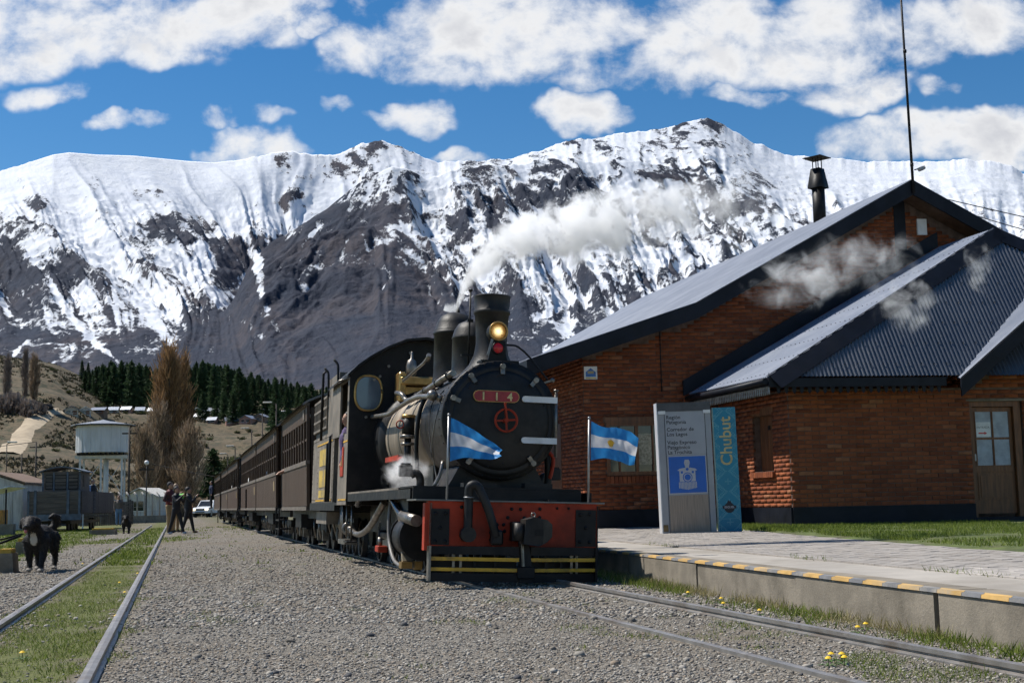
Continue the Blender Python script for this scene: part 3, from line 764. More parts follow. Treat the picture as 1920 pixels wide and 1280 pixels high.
    PALE = mat('grey_valance_paint', (.30, .30, .30), .7)
    def valance(p, q, m, n, h):
        p, q = Vector(p), Vector(q); mb = MB(); d = (q - p) / n; nn = Vector((d.y, -d.x, 0)).normalized() * .012
        for i in range(n):
            a = p + d * i; b = a + d; c = (a + b) / 2; e = d * .17
            mb.prism([a + e, b - e, c + d * .16 - Vector((0, 0, h * .45)), c + d * .27 - Vector((0, 0, h * .6)), c - Vector((0, 0, h)), c - d * .27 - Vector((0, 0, h * .6)), c - d * .16 - Vector((0, 0, h * .45))], nn)
        mb.build('valance', m, st, 'stuff')
    valance(A(.02, 3.3, EZ - .16), A(.02, .02, EZ - .16), PALE, 44, .14)
    valance(A(.1, .03, EZ - .18), A(3.1, .03, EZ - .18), NAVY, 22, .11)
    mb = MB(); mb.prism([A(0, .02, EZ - .05), A(3.2, .02, EZ - .05), A(3.2, oh + .1, EZ - .05), A(0, oh + .1, EZ - .05)], (0, 0, .02)); mb.prism([A(.02, oh + .1, EZ - .05), A(ohl, oh + .1, EZ - .05), A(ohl, QA - .1, EZ - .05), A(.02, QA - .1, EZ - .05)], (0, 0, .02)); mb.build('soffit', NAVY, st)
    # ---- porch gable on the right
    pu, pw, pt = 3.62, 2.35, .80; zr = EZ - .05 + pw * pt; qr = (zr - EZ) / ((ZB - EZ) / QB); fv = -.08
    L0 = (pu - .25, fv, EZ - .05 - .2); 
    pl = corrugated([A(pu - .25, fv, EZ - .05), A(pu - .25 + pw, fv, zr), A(pu - .25 + pw, qr, zr), A(pu - .25, .03, EZ - .03)], Vector(A(pw, 0, zr)) - Vector(A(0, 0, EZ - .05)), seg=6).build('roof_sheet', ROOF_LIT, st)
    pr = corrugated([A(pu - .25 + 2 * pw, fv, EZ - .05), A(pu - .25 + 2 * pw, .03, EZ - .03), A(pu - .25 + pw, qr, zr), A(pu - .25 + pw, fv, zr)], Vector(A(-pw, 0, zr)) - Vector(A(0, 0, EZ - .05))).build('roof_sheet', ROOF_SHADED, st)
    for sgn in (0, 1):
        a = Vector(A(pu - .25 + sgn * 2 * pw, fv - .02, EZ - .07)); b = Vector(A(pu - .25 + pw, fv - .02, zr - .02)); dn = Vector((0, 0, -.30))
        mb = MB(); mb.prism([a, b, b + dn, a + dn], Vector((*VB, 0)) * .035); mb.build('bargeboard', NAVY, st)
    # ---- main hall: gable wall
    wg = wall_frame(G0, G0 + UB * 13.28); SL, SL2, KU = .548, .327, 2.09; AU = 6.64; AZ = 7.02
    topw = lambda s: AZ - .08 - (AU - KU) * SL - (KU - s) * SL2 if s < KU else AZ - .08 - (AU - s) * SL
    topf = lambda s: topw(min(s, 2 * AU - s)) - .2
    p0, d, n, L = wg
    mb = MB(); mb.prism([on(wg, 0, 0, -.1), on(wg, L, 0, -.1), on(wg, L, 0, topw(0)), on(wg, 2 * AU - KU, 0, topw(KU)), on(wg, AU, 0, AZ - .08), on(wg, KU, 0, topw(KU)), on(wg, 0, 0, topw(0))], -n * .25)
    gw = mb.build('wall', MORTAR, st)
    GW = (.42, 1.62, 1.30, 2.32)
    bricks_joined(brick_layout(L, .64, AZ, top=topf, holes=[GW], pitch=.265), wg, st)
    wallbox('plinth', wg, -.1, .64, .2, m=NAVY, off=.04, s1=3.2)
    # long side wall facing the track, far and near
    ws = wall_frame(G0 + VB * 15.0, G0)
    wallbox('wall', ws, -.1, 3.72, .25, s1=14.73); wallbox('plinth', ws, -.1, .64, .2, m=NAVY, off=.04, s1=14.98)
    bricks_joined(brick_layout(15.0, .64, 3.7, holes=[(12.6, 13.5, 0, 2.4)]), ws, st)
    slab(ws, 12.6, 13.5, 0, .02, .3, 2.4, 'door', WOOD, st)
    # gable window
    wv = slab(wg, GW[0], GW[1], -.02, .004, GW[2], GW[3], 'window', GLASS, st)
    for a, b, c, e in ((GW[0], GW[0] + .07, GW[2], GW[3]), (GW[1] - .07, GW[1], GW[2], GW[3]), (GW[0] + .072, GW[1] - .072, GW[3] - .07, GW[3]), (GW[0] + .072, GW[1] - .072, GW[2], GW[2] + .07), (.99, 1.05, GW[2] + .072, GW[3] - .072), (.66, .69, GW[2] + .072, GW[3] - .072), (1.32, 1.35, GW[2] + .072, GW[3] - .072)):
        slab(wg, a, b, 0, .045, c, e, 'frame', WOOD, wv)
    for a, b in ((.495, .655), (1.055, 1.315)): slab(wg, a, b, .004, .012, 1.85 if a < .6 else 1.5, 2.1, 'lace_curtain', mat('cream_lace', (.42, .38, .26), .9, 0, .4, 25), wv)
    slab(wg, GW[0] - .05, GW[1] + .05, 0, .05, GW[3] + .003, GW[3] + .10, 'lintel', WOOD, st)
    sl = slab(wg, GW[0] - .02, GW[1] + .02, 0, .02, GW[2] - .18, GW[2] - .11, 'window_sill', MORTAR, st)
    for k in range(15): slab(wg, GW[0] - .03 + k * .083, GW[0] + .042 + k * .083, .0, .07, GW[2] - .155, GW[2] - .02, 'brick', BRICK, sl)
    # main roof: gable towards the camera, hipped at the far end
    go, OHF = 1.25, .55
    Og = G0 - VB * OHF
    def G(u, v, z): p = Og + UB * u + VB * v; return (p.x, p.y, z)
    RL = 15.6; az = AZ + .06; BV = Vector((*VB, 0))
    kz = az - (AU - KU) * SL; ez = kz - (KU + go) * SL2
    for sgn in (0, 1):
        m_ = (lambda u: u) if not sgn else (lambda u: 2 * AU - u)
        corrugated([G(m_(KU), 0, kz), G(AU, 0, az), G(AU, RL, az), G(m_(KU), RL, kz)], Vector(G(AU, 0, az)) - Vector(G(m_(KU), 0, kz))).build('roof_sheet', ROOF_LIT, st)
        corrugated([G(m_(-go), 0, ez), G(m_(KU), 0, kz), G(m_(KU), RL, kz), G(m_(-go), RL, ez)], Vector(G(m_(KU), 0, kz)) - Vector(G(m_(-go), 0, ez))).build('roof_sheet', ROOF_LIT, st)
        for v0, tk in ((-.03, .04), (RL - .01, .04)):
            e, k_, a = (Vector(G(m_(-go), v0, ez - .02)), Vector(G(m_(KU), v0, kz - .02)), Vector(G(AU, v0, az - .02))); dn = Vector((0, 0, -.30))
            mb = MB(); mb.prism([e, k_, k_ + dn, e + dn], BV * tk); mb.prism([k_, a, a + dn, k_ + dn], BV * tk); mb.build('bargeboard', NAVY, st)
        mb = MB(); dn = Vector((0, 0, -.28)) + BV * .06
        for p, q in (((m_(-go), ez), (m_(KU), kz)), ((m_(KU), kz), (AU, az))):
            p, q = Vector(G(p[0], -.03, p[1] - .02)) + dn, Vector(G(q[0], -.03, q[1] - .02)) + dn
            mb.prism([p, q, q + BV * .45, p + BV * .45], (0, 0, .03))
        mb.build('soffit', mat('brown_soffit', (.10, .055, .03), .7), st)
        mb = MB(); mb.prism([G(m_(-go) , 0.02, ez - .02), G(m_(-go), RL - .02, ez - .02), G(m_(-go), RL - .02, ez - .2), G(m_(-go), 0.02, ez - .2)], Vector((*UB, 0)) * .03); mb.build('fascia', NAVY, st)
    # far gable wall closes the hall
    mb = MB(); q = [on(wg, 0, 0, -.1), on(wg, L, 0, -.1), on(wg, L, 0, topw(0)), on(wg, 2 * AU - KU, 0, topw(KU)), on(wg, AU, 0, AZ - .1), on(wg, KU, 0, topw(KU)), on(wg, 0, 0, topw(0))]
    mb.prism([Vector(p) + BV * 14.95 for p in q], -BV * .2); mb.build('wall', MORTAR, st)
    mb = MB(); mb.prism([on(wg, AU - .12, .03, 5.6), on(wg, AU + .12, .03, 5.6), on(wg, AU + .12, .03, 6.9), on(wg, AU - .12, .03, 6.9)], -n * .05); mb.build('pilaster', NAVY, st)
    slab(wg, AU + .36, AU + .56, .012, .06, 6.05, 6.38, 'meter_box', WHITE, st)
    # vertical cable on the gable wall
    mb = MB(); mb.tube([on(wg, 1.55, .03, 2.9), on(wg, 1.55, .03, 4.25)], .012, 6); mb.build('cable', BLACK, st)
    # screw heads on the near sheets
    mb = MB(); r = random.Random(2)
    for j in range(7):
        for i in range(0, 66, 3):
            u = .25 + i * .077; v = .12 + j * .22
            zz = EZ + v * (ZB - EZ) / QB
            if u < PB * v / QB + .35 or u > 3.3 + v * 2: continue
            p = Vector(A(u, v, zz)) + nf * (.016 if nf.z > 0 else -.016)
            mb.box(p, (.016, .016, .012))
    for j in range(9):
        for i in range(1, 20):
            u = .12 + j * .62; v = .1 + i * .17
            if v < u * QB / PB + .15 or v > 3.4: continue
            mb.box(Vector(A(u, v, EZ + .55 * u)) + Vector((0, 0, .014)), (.016, .016, .012))
    mb.build('roof_screws', BLACK, st, 'stuff')
    # wall sign by the corner
    ws_ = MB().b2((0, 0, 0), (.26, .012, .25)).build('wall_sign', WHITE)
    ws_.location = on(wg, .02, .03, 3.19 - .03); ws_.rotation_euler = (0, 0, R_(8))
    tag(ws_, 'small square blue and white sign at the corner of the brick gable', 'sign')
    BLUE = mat('blue_print', (.05, .16, .42), .5)
    MB().prism([(.03, -.003, .05), (.23, -.003, .05), (.23, -.003, .14), (.13, -.003, .22), (.03, -.003, .14)], (0, .002, 0)).build('emblem', BLUE, ws_)
    MB().b2((.03, -.003, .015), (.23, -.001, .035)).build('stripe', mat('yellow_print', (.6, .42, .05), .5), ws_)
    MB().b2((.07, -.006, .11), (.19, -.0035, .16)).build('motif', mat('tan_print', (.4, .33, .18), .6), ws_)
    # ---- things on the roofs
    k = .17; base = Vector(G(AU, 3.75, az))
    cf = empty('chimney_flue', base + Vector((-.05, 0, -.06)), 0, 'black metal chimney flue with rain cap on the station roof', 'chimney')
    MB().cyl((0, 0, -.25), (0, 0, .78), .145, seg=16).build('pipe', BLACK, cf); MB().lathe([(.24, .76), (.24, .80), (.155, 1.22), (.0, 1.22)], seg=4).build('cowl', BLACK, cf)
    MB().lathe([(.0, 1.46), (.33, 1.46), (.33, 1.475), (.0, 1.52)], seg=4, smooth=False).build('cap', BLACK, cf)
    mb = MB()
    for a in range(4): mb.bar((.1 * math.cos(a * 1.571), .1 * math.sin(a * 1.571), 1.2), (.1 * math.cos(a * 1.571), .1 * math.sin(a * 1.571), 1.47), .02, .02)
    mb.build('cap_bracket', BLACK, cf)
    am_ = empty('antenna_mast', Vector(G(AU, .0, az - .3)), 0, 'tall thin black antenna mast on the gable peak', 'mast')
    MB().cyl((0, -.06, 0), (-.03, -.06, 5.2), .03, .02, seg=8).build('pole', BLACK, am_)
    for z in (.55, 2.9): MB().cyl((-.003 * z, -.06, z), (-.003 * z, -.06, z + .06), .036, seg=8).build('clamp', BLACK, am_)
    fl = empty('floodlight', Vector(G(AU + .07, -.06, az + .2)), 0, 'small grey floodlight clamped beside the mast on the gable peak', 'lamp')
    MB().box((.1, 0, 0), (.13, .09, .08), ry=R_(-20), bev=.015).build('housing', STEEL, fl); MB().bar((-.04, 0, -.02), (.06, 0, .0), .02, .02).build('bracket', BLACK, fl); MB().box((.168, 0, .03), (.008, .08, .07), ry=R_(-20)).build('lens', WHITE, fl)
    for i, (du, hh) in enumerate(((.42, .22), (.62, .36))):
        vp = empty('roof_vent', Vector(G(AU + du, 1.2, az - du * SL)), 0, ('short' if i == 0 else 'taller') + ' grey metal vent box behind the gable peak', 'vent', 'vent boxes behind the gable peak')
        MB().b2((-.06, -.06, -.1), (.06, .06, hh)).build('duct', STEEL, vp); MB().b2((-.07, -.07, hh), (.07, .07, hh + .02)).build('lid', STEEL, vp)
    for i, (a, b) in enumerate((((AU + .7, 1.2, az + .05), (12, 45)), ((AU + 1.5, 1.2, az - .3), (12, 45)))):
        p = Vector(G(*a)); q = Vector((22, 30, p.z - 1.2 - .6 * i)); mb = MB(); mb.tube([p.lerp(q, t / 12) - Vector((0, 0, .5 * math.sin(math.pi * t / 12))) for t in range(13)], .011, 5)
        tag(mb.build('overhead_wire', BLACK), ('upper' if i == 0 else 'lower') + ' black wire leading right from the gable roof', 'wire', 'wires from the gable roof')
build_station()

# ------------------------------------------------------------------ steam locomotive
SOOT = mat('sooty_black_iron', (.016, .0155, .0155), .5, .2, .4, 4, bump=.25, bscale=40, spec=.3, dirt=(.05, .042, .034), dirt_amt=.5)
DUSTY = mat('dusty_boiler_jacket', (.30, .245, .18), .62, .2, .3, 3, stretch=(1, 1, .35), bump=.15, dirt=(.045, .04, .035), dirt_amt=.75)
PIPE = mat('worn_pipe_metal', (.22, .20, .175), .38, .75, .3, 9, bump=.1, dirt=(.05, .045, .04), dirt_amt=.6)
BRASS = mat('dull_brass', (.40, .25, .09), .4, .8, .25, 10, bump=.05)
REDP = mat('weathered_red_paint', (.36, .040, .016), .55, 0, .2, 3, bump=.1, spec=.2, dirt=(.10, .022, .012), dirt_amt=.7)
YEL = mat('grimy_yellow_paint', (.62, .34, .02), .55, 0, .15, 7, bump=.1, dirt=(.12, .08, .03), dirt_amt=.7)
WOODDK = mat('brown_coach_boards', (.062, .038, .024), .6, 0, .3, 2.5, stretch=(8, 8, .5), bump=.25, spec=.25, dirt=(.11, .08, .056), dirt_amt=.5)
TANP = mat('dusty_cab_plate', (.19, .158, .122), .6, .1, .25, 3, bump=.15, dirt=(.06, .052, .044), dirt_amt=.6)
LX, LY = Vector((1, 0, 0)), Vector((0, 1, 0))
def build_loco():
    L = empty('steam_locomotive', (.02, 13.3, 0), R_(14.4), 'old black steam locomotive with red buffer beam numbered 114', 'locomotive', ry=R_(2.3))
    B = lambda mb, n, m, p=L: mb.build(n, m, p)
    # --- pilot: V of dark and yellow bars
    for sx, xe in ((-1, -.905), (1, .80)):
        e = (xe, .02); c = (.01 + sx * .06, -.17)
        def vbar(z0, z1, n, m, y=0.0, t=.03):
            a, b = Vector((e[0], e[1] + y, 0)), Vector((c[0], c[1] + y, 0)); mb = MB()
            mb.prism([a + Vector((0, 0, z0)), b + Vector((0, 0, z0)), b + Vector((0, 0, z1)), a + Vector((0, 0, z1))], (0, t, 0)); return B(mb, n, m)
        vbar(.045, .125, 'pilot_bar', BLACK); vbar(.145, .178, 'pilot_stripe', YEL, -.006); vbar(.245, .280, 'pilot_stripe', YEL, -.006); vbar(.305, .385, 'pilot_bar', BLACK)
        vbar(.178, .245, 'pilot_bar', BLACK, .10, .02); vbar(.125, .145, 'pilot_bar', BLACK, .06, .02)
        for k, f in enumerate((.28, .36, .52, .75)):
            x = xe + (c[0] - xe) * f; y = .02 + (-.19) * f + .045
            B(MB().b2((x - .012, y, .05), (x + .012, y + .02, .38)), 'pilot_upright', PIPE if k < 2 else BLACK)
        B(MB().b2((xe - .012, .0, .045), (xe + .012, .10, .80)), 'pilot_end_plate', PIPE if sx < 0 else BLACK)
    B(MB().prism([(-.05, -.20, .04), (.075, -.20, .04), (.075, -.20, .2), (.045, -.17, .44), (-.04, -.17, .44), (-.05, -.20, .2)], (0, .07, 0)), 'pilot_post', BLACK)
    B(MB().b2((-.07, -.22, .08), (.10, -.12, .20), bev=.01), 'pilot_shoe', BLACK)
    # --- buffer beam
    bm = B(MB().b2((-.935, .0, .385), (.80, .10, .82)), 'buffer_beam', REDP)
    B(MB().b2((-.90, -.012, .395), (-.72, .0, .745)), 'corner_plate', BLACK, bm); B(MB().b2((.575, -.012, .395), (.785, .0, .76)), 'corner_plate', BLACK, bm)
    B(MB().b2((-.965, .002, .34), (-.937, .12, .80)), 'beam_edge', REDP, bm)
    riv = MB()
    def rivet(x, z, r=.019, y=-.002): riv.lathe([(r, 0), (r * .85, .009), (r * .45, .015), (.0005, .017)], (x, y, z), (0, -1, 0), 8)
    for x, z in ((-.30, .755), (-.09, .755), (.0, .755), (.20, .76), (.38, .77), (.50, .77), (-.13, .67), (.04, .67), (.20, .675), (-.60, .765), (-.30, .52), (-.30, .45), (-.16, .535), (-.24, .60), (-.17, .60)): rivet(x, z, .019 if x < .3 else .014)
    for x, z in ((-.86, .70), (-.76, .70), (-.81, .56), (-.86, .43), (-.76, .43), (.62, .71), (.72, .72), (.68, .58), (.72, .44), (.62, .44)): rivet(x, z, .02, -.014)
    B(riv, 'rivets', BLACK, bm)['kind'] = 'stuff'
    B(MB().b2((-1.06, -.03, .822), (.87, .52, .836)), 'beam_top_plate', mat('dusty_steel_plate', (.16, .16, .15), .5, .5), bm)
    # --- coupler
    cp = empty('x'); COL.objects.unlink(cp); bpy.data.objects.remove(cp)
    cb = B(MB().b2((-.11, -.12, .44), (.02, 0, .63), bev=.01), 'coupler', BLACK)
    B(MB().prism([(-.05, -.34, .42), (.10, -.36, .40), (.14, -.36, .42), (.14, -.36, .66), (.06, -.36, .68), (-.03, -.34, .655)], (0, .22, 0)), 'coupler_head', SOOT, cb)
    B(MB().prism([(.142, -.33, .415), (.20, -.29, .44), (.265, -.24, .49), (.265, -.24, .61), (.20, -.29, .655), (.142, -.33, .66)], (0, .12, 0)), 'coupler_jaw', SOOT, cb)
    B(MB().cyl((-.075, -.26, .45), (-.075, -.26, .62), .055, seg=14), 'knuckle', SOOT, cb)
    B(MB().torus((.05, -.31, .70), (0, 1, 0), .02, .007, 12, 6), 'lift_ring', PIPE, cb)
    B(MB().b2((.06, -.365, .50), (.14, -.355, .56)), 'slot', BLACK, cb)
    B(MB().bar((-.02, -.22, .20), (-.03, -.2, .44), .02, .02), 'release_rod', PIPE, cb)
    # --- brake hose
    hs = B(MB().tube(bez([(-.55, -.07, .50), (-.545, -.07, .70), (-.545, -.07, .90), (-.535, -.08, .965), (-.49, -.09, .985), (-.445, -.10, .95)], 5), .045, 12), 'vacuum_pipe', SOOT)
    B(MB().tube(bez([(-.455, -.10, .96), (-.38, -.12, .80), (-.32, -.12, .64), (-.27, -.11, .48)], 16), .04, 12, rads=[.040 + .006 * (i % 2) for i in range(49)]), 'corrugated_hose', SOOT, hs)
    B(MB().cyl((-.55, -.02, .50), (-.55, -.14, .50), .075, seg=14), 'pipe_elbow', SOOT, hs); B(MB().b2((-.32, -.14, .40), (-.20, -.03, .55), bev=.02), 'hose_bracket', SOOT, hs); B(MB().torus((-.545, -.07, .86), (0, 0, 1), .047, .006), 'hose_clip', STEEL, hs)
    # --- front deck and running boards
    B(MB().b2((-1.0, .50, .838), (.785, .54, .955)), 'deck_valance', BLACK)
    B(MB().b2((-1.0, .50, .957), (.80, 1.3, .975)), 'front_deck', BLACK)
    for sx in (-1, 1):
        mb = MB(); x0, x1 = (-1.02, -.42) if sx < 0 else (.42, .92)
        mb.b2((x0, 1.302, .945), (x1, 5.58, .968)); rb = B(mb, 'running_board', TANP if sx < 0 else BLACK)
        B(MB().b2((x0 if sx < 0 else x1 - .02, .56, .845), (x0 + .02 if sx < 0 else x1, 5.58, .943)), 'running_board_angle', BLACK)
    # --- smokebox, door, boiler
    cz = 1.70
    sb = B(MB().lathe([(.56, .90), (.64, .90), (.645, .94), (.645, 1.10), (.635, 1.11), (.635, 2.2), (.60, 2.2)], (0, 0, cz), LY, 48), 'smokebox', SOOT)
    B(MB().lathe([(.53, .885), (.56, .885), (.60, .890), (.60, .905)], (0, 0, cz), LY, 48), 'front_ring', SOOT, sb)
    dr = B(MB().lathe([(.0005, .815), (.15, .818), (.30, .832), (.42, .85), (.50, .868), (.535, .884), (.535, .90)], (0, 0, cz), LY, 48), 'smokebox_door', SOOT, sb)
    mb = MB()
    for k in range(40):
        a = 2 * math.pi * k / 40; mb.lathe([(.011, 0), (.008, .007), (.0004, .009)], (.62 * math.cos(a), .902, cz + .62 * math.sin(a)), (0, -1, 0), 6)
    for k in range(46):
        a = 2 * math.pi * k / 46; mb.lathe([(.011, 0), (.008, .007), (.0004, .009)], (.645 * math.cos(a), 1.02, cz + .645 * math.sin(a)), (math.cos(a), 0, math.sin(a)), 6)
    for x, z in ((-.05, 2.17), (-.36, 2.03), (.47, 1.87), (.40, 1.50), (-.42, 1.45), (.30, 1.32), (.02, 1.24), (-.14, 1.20), (.33, 2.08), (-.25, 2.12)): mb.lathe([(.013, 0), (.009, .01), (.0004, .012)], (x, .865, z), (0, -1, 0), 6)
    B(mb, 'rivets', SOOT, sb)['kind'] = 'stuff'
    B(MB().tube([(-.3 + .6 * i / 20 * 1.0 - .0, .84, cz + .38 - .0 * i) for i in range(2)], .004, 4), 'seam', SOOT, sb)
    for a in (90, 127, 50, 158, -52, -128, 212):
        ra = R_(a); ca, sa = math.cos(ra), math.sin(ra)
        c = B(MB().bar((.60 * ca, .862, cz + .60 * sa), (.49 * ca, .85, cz + .49 * sa), .045, .03, (0, 1, 0)).cyl((.575 * ca, .87, cz + .575 * sa), (.575 * ca, .828, cz + .575 * sa), .030, seg=10), 'door_clamp', PIPE, sb)
    for z in (1.93, 1.49):
        pts = [(.24, .80, z - .032)] + [(.24 - .032 * math.sin(math.pi * k / 6), .80, z - .032 * math.cos(math.pi * k / 6)) for k in range(1, 6)] + [(.24, .80, z + .032), (.61, .835, z + .032), (.61, .835, z - .032)]
        B(MB().prism(pts, (0, .035, 0)), 'door_hinge_strap', WHITE, dr)
    B(MB().cyl((.60, .86, 1.32), (.60, .86, 2.05), .017, seg=10), 'hinge_post', PIPE, sb); B(MB().cyl((.60, .86, 2.03), (.60, .86, 2.045), .03, seg=10), 'hinge_cap', PIPE, sb)
    # number plate
    n_ = 10; hl, hh = .245, .055
    def capsule(hl, hh, y): return [(-.075 + hl - hh + hh * math.cos(R_(-90 + 180 * k / n_)), y, 1.945 + hh * math.sin(R_(-90 + 180 * k / n_))) for k in range(n_ + 1)] + [(-.075 - hl + hh + hh * math.cos(R_(90 + 180 * k / n_)), y, 1.945 + hh * math.sin(R_(90 + 180 * k / n_))) for k in range(n_ + 1)]
    pl = B(MB().prism(capsule(hl + .006, hh + .006, .80), (0, .04, 0)), 'number_plate', BRASS, dr)
    B(MB().prism(capsule(hl, hh, .797), (0, .003, 0)), 'plate_field', mat('plate_red', (.28, .02, .025), .5), pl)
    for i, ch in enumerate('114'):
        me = text_mesh(ch, .115, .003, 'CENTER', .003); me.transform(Matrix.Translation((-.075 + (-.145, 0, .145)[i], .792, 1.945 - .041)) @ Matrix.Rotation(R_(90), 4, 'X')); me.materials.clear(); me.materials.append(mat('pale_gold_paint', (.55, .45, .20), .5)); link('digit', me, None, pl)
    # red handwheel
    hw = B(MB().torus((.02, .74, cz - .01), LY, .118, .013, 32, 8), 'handwheel', REDP, dr)
    mb = MB()
    for k in range(4):
        a = R_(90 * k + 5); mb.bar((.02, .75, cz - .01), (.02 + .115 * math.cos(a), .742, cz - .01 + .115 * math.sin(a)), .02, .014, (0, 1, 0))
    mb.cyl((.02, .72, cz - .01), (.02, .82, cz - .01), .025, seg=12); mb.bar((.025, .725, cz), (.0, .715, cz + .165), .018, .014, (0, 1, 0)); mb.cyl((.0, .70, cz + .165), (0, .73, cz + .165), .013, seg=8); B(mb, 'handwheel_spokes', REDP, dr)
    # saddle and cylinders
    B(MB().prism([(-.55, 1.0, .97), (.55, 1.0, .97), (.42, 1.0, 1.20), (-.42, 1.0, 1.20)], (0, 1.0, 0)), 'smokebox_saddle', SOOT)
    bo = B(MB().lathe([(.60, 2.2), (.605, 2.2), (.605, 5.6)], (0, 0, cz), LY, 48), 'boiler', DUSTY)
    for y in (2.26, 3.05, 3.9, 4.75): B(MB().lathe([(.606, y), (.613, y), (.613, y + .06), (.606, y + .06)], (0, 0, cz), LY, 48), 'boiler_band', PIPE, bo)
    B(MB().lathe([(.606, 5.0), (.68, 5.05), (.69, 5.12), (.69, 5.6)], (0, 0, cz), LY, 40), 'firebox_casing', SOOT, bo)
    B(MB().b2((-.45, 2.3, .60), (.45, 5.58, 1.25)), 'firebox', SOOT, bo)
    # chimney, domes
    B(MB().lathe([(.45, 2.13), (.34, 2.25), (.25, 2.35), (.195, 2.47), (.175, 2.60), (.180, 2.75), (.192, 2.92), (.207, 2.93), (.207, 2.965), (.195, 2.975), (.205, 3.12), (.212, 3.135), (.19, 3.135), (.17, 2.6)], (.02, 1.5, 0), (0, 0, 1), 32), 'chimney', SOOT)
    B(MB().lathe([(.33, 2.2), (.27, 2.30), (.252, 2.40), (.252, 2.745), (.258, 2.75), (.258, 2.765), (.245, 2.79), (.225, 2.86), (.18, 2.93), (.10, 2.97), (.0005, 2.985)], (.0, 2.35, 0), (0, 0, 1), 32), 'sand_dome', SOOT)
    sd = B(MB().lathe([(.34, 2.2), (.285, 2.32), (.27, 2.45), (.27, 2.93), (.28, 2.935), (.28, 2.965), (.272, 2.97), (.272, 2.99), (.262, 3.0), (.24, 3.09), (.19, 3.17), (.10, 3.215), (.0005, 3.225)], (.0, 3.4, 0), (0, 0, 1), 32), 'steam_dome', SOOT)
    B(MB().cyl((.02, 3.4, 3.22), (.02, 3.4, 3.29), .035, .02, 10).cyl((.02, 3.4, 3.29), (.02, 3.4, 3.36), .012, seg=8), 'safety_valve', SOOT, sd)
    B(MB().cyl((-.215, 1.62, 2.36), (-.205, 1.62, 3.22), .011, seg=8).cyl((-.205, 1.62, 3.2), (-.205, 1.62, 3.225), .025, seg=8).b2((-.235, 1.60, 2.85), (-.17, 1.64, 2.88)).b2((-.30, 1.60, 2.46), (-.10, 1.63, 2.48)), 'blower_rod', SOOT)
    # lamps
    hl_ = B(MB().lathe([(.085, .20), (.105, .14), (.105, .0), (.098, -.01), (.088, -.008), (.088, .02)], (0, 1.08, 2.685), LY, 28), 'headlamp', SOOT)
    B(MB().torus((0, 1.075, 2.685), LY, .098, .010, 28, 8), 'lamp_rim', BRASS, hl_)
    me_, t = newmat('lit_headlamp'); c = t.coord(); x, y, z = t.sep(c)
    rr = ((x * x) + (z - 2.685) * (z - 2.685))._m('SQRT'); nn = t.noise(c, 60, 4, .7, 1.5)
    col = t.mix((rr * 11 + (nn - .5) * .9).sm(.05, .95), (1.0, .80, .40), (.42, .20, .04))
    em = t.new('Emission'); t.ln(col, em.inputs[0]); t.ln((rr * 11 + (nn - .5) * .9).sm(.0, .9, 1.9, .32), em.inputs[1]); t.out(em.outputs[0])
    B(MB().lathe([(.0005, 1.09), (.05, 1.095), (.088, 1.11)], (0, 0, 2.685), LY, 28), 'lamp_reflector', me_, hl_)
    rl = B(MB().lathe([(.065, .12), (.07, .0), (.063, -.012), (.055, .0)], (0, 1.08, 2.50), LY, 24), 'marker_lamp', SOOT)
    B(MB().lathe([(.0005, -.015), (.03, -.012), (.058, .002)], (0, 1.08, 2.50), LY, 24), 'red_lens', mat('red_lens', (.55, .01, .015), .2, 0, .1, 20, bump=0), rl)
    B(MB().b2((-.21, .98, 2.335), (.21, 1.2, 2.355)).b2((-.21, .98, 2.25), (-.19, 1.0, 2.335)).b2((.17, .98, 2.25), (.21, 1.0, 2.335)), 'lamp_shelf', BLACK)
    B(MB().prism([(-.11, 1.1, 2.357), (.11, 1.1, 2.357), (.09, 1.1, 2.44), (.085, 1.1, 2.58), (-.06, 1.1, 2.60), (-.09, 1.1, 2.44)], (0, .03, 0)), 'lamp_bracket', BLACK)
    B(MB().bar((-.125, 1.04, 2.41), (-.075, 1.05, 2.59), .025, .012, (0, 1, 0)), 'lamp_stay', PIPE)
    B(MB().tube(bez([(.09, 1.06, 2.535), (.20, 1.03, 2.52), (.32, 1.0, 2.42), (.43, .97, 2.28), (.53, .95, 2.16)], 6), .011, 8), 'lamp_cable', BLACK)
    B(MB().bar((.43, .95, 2.11), (.56, .94, 2.15), .02, .02).ball((.58, .94, 2.155), .026), 'handrail_end', PIPE)
    # pipes and handrails on the left side of the boiler
    B(MB().tube(bez([(-.72, 5.55, 2.02), (-.72, 4.4, 1.97), (-.715, 3.9, 1.96), (-.71, 3.4, 1.99), (-.70, 2.2, 2.02), (-.685, 1.3, 1.96)], 6), .030, 10), 'feed_pipe', PIPE)
    B(MB().ball((-.69, 1.22, 1.965), .062, 14, 10).cyl((-.64, 1.22, 1.95), (-.58, 1.22, 1.93), .04, seg=10), 'check_valve', PIPE)
    B(MB().cyl((-.52, 3.45, 2.11), (-.50, 1.05, 2.20), .036, seg=12), 'air_pipe', PIPE)
    for y in (1.25, 1.9, 2.6, 3.2): B(MB().bar((-.515, y, 2.14), (-.36, y, 2.16), .02, .035).torus((-.512 + .008 * (3.45 - y) / 2.4, y, 2.115 + .037 * (3.45 - y)), LY, .038, .010, 14, 6), 'pipe_bracket', BLACK)
    B(MB().tube(bez([(-.52, 3.5, 2.11), (-.56, 3.7, 2.12), (-.60, 3.8, 2.20), (-.62, 4.1, 2.24)], 5), .030, 8), 'pipe_bend', PIPE)
    B(MB().tube([(-.50, 4.3, 2.42), (-.42, 3.3, 2.55), (-.40, 3.1, 2.60)], .018, 8).cyl((-.40, 3.12, 2.57), (-.40, 3.05, 2.63), .03, seg=8), 'whistle_rod', PIPE)
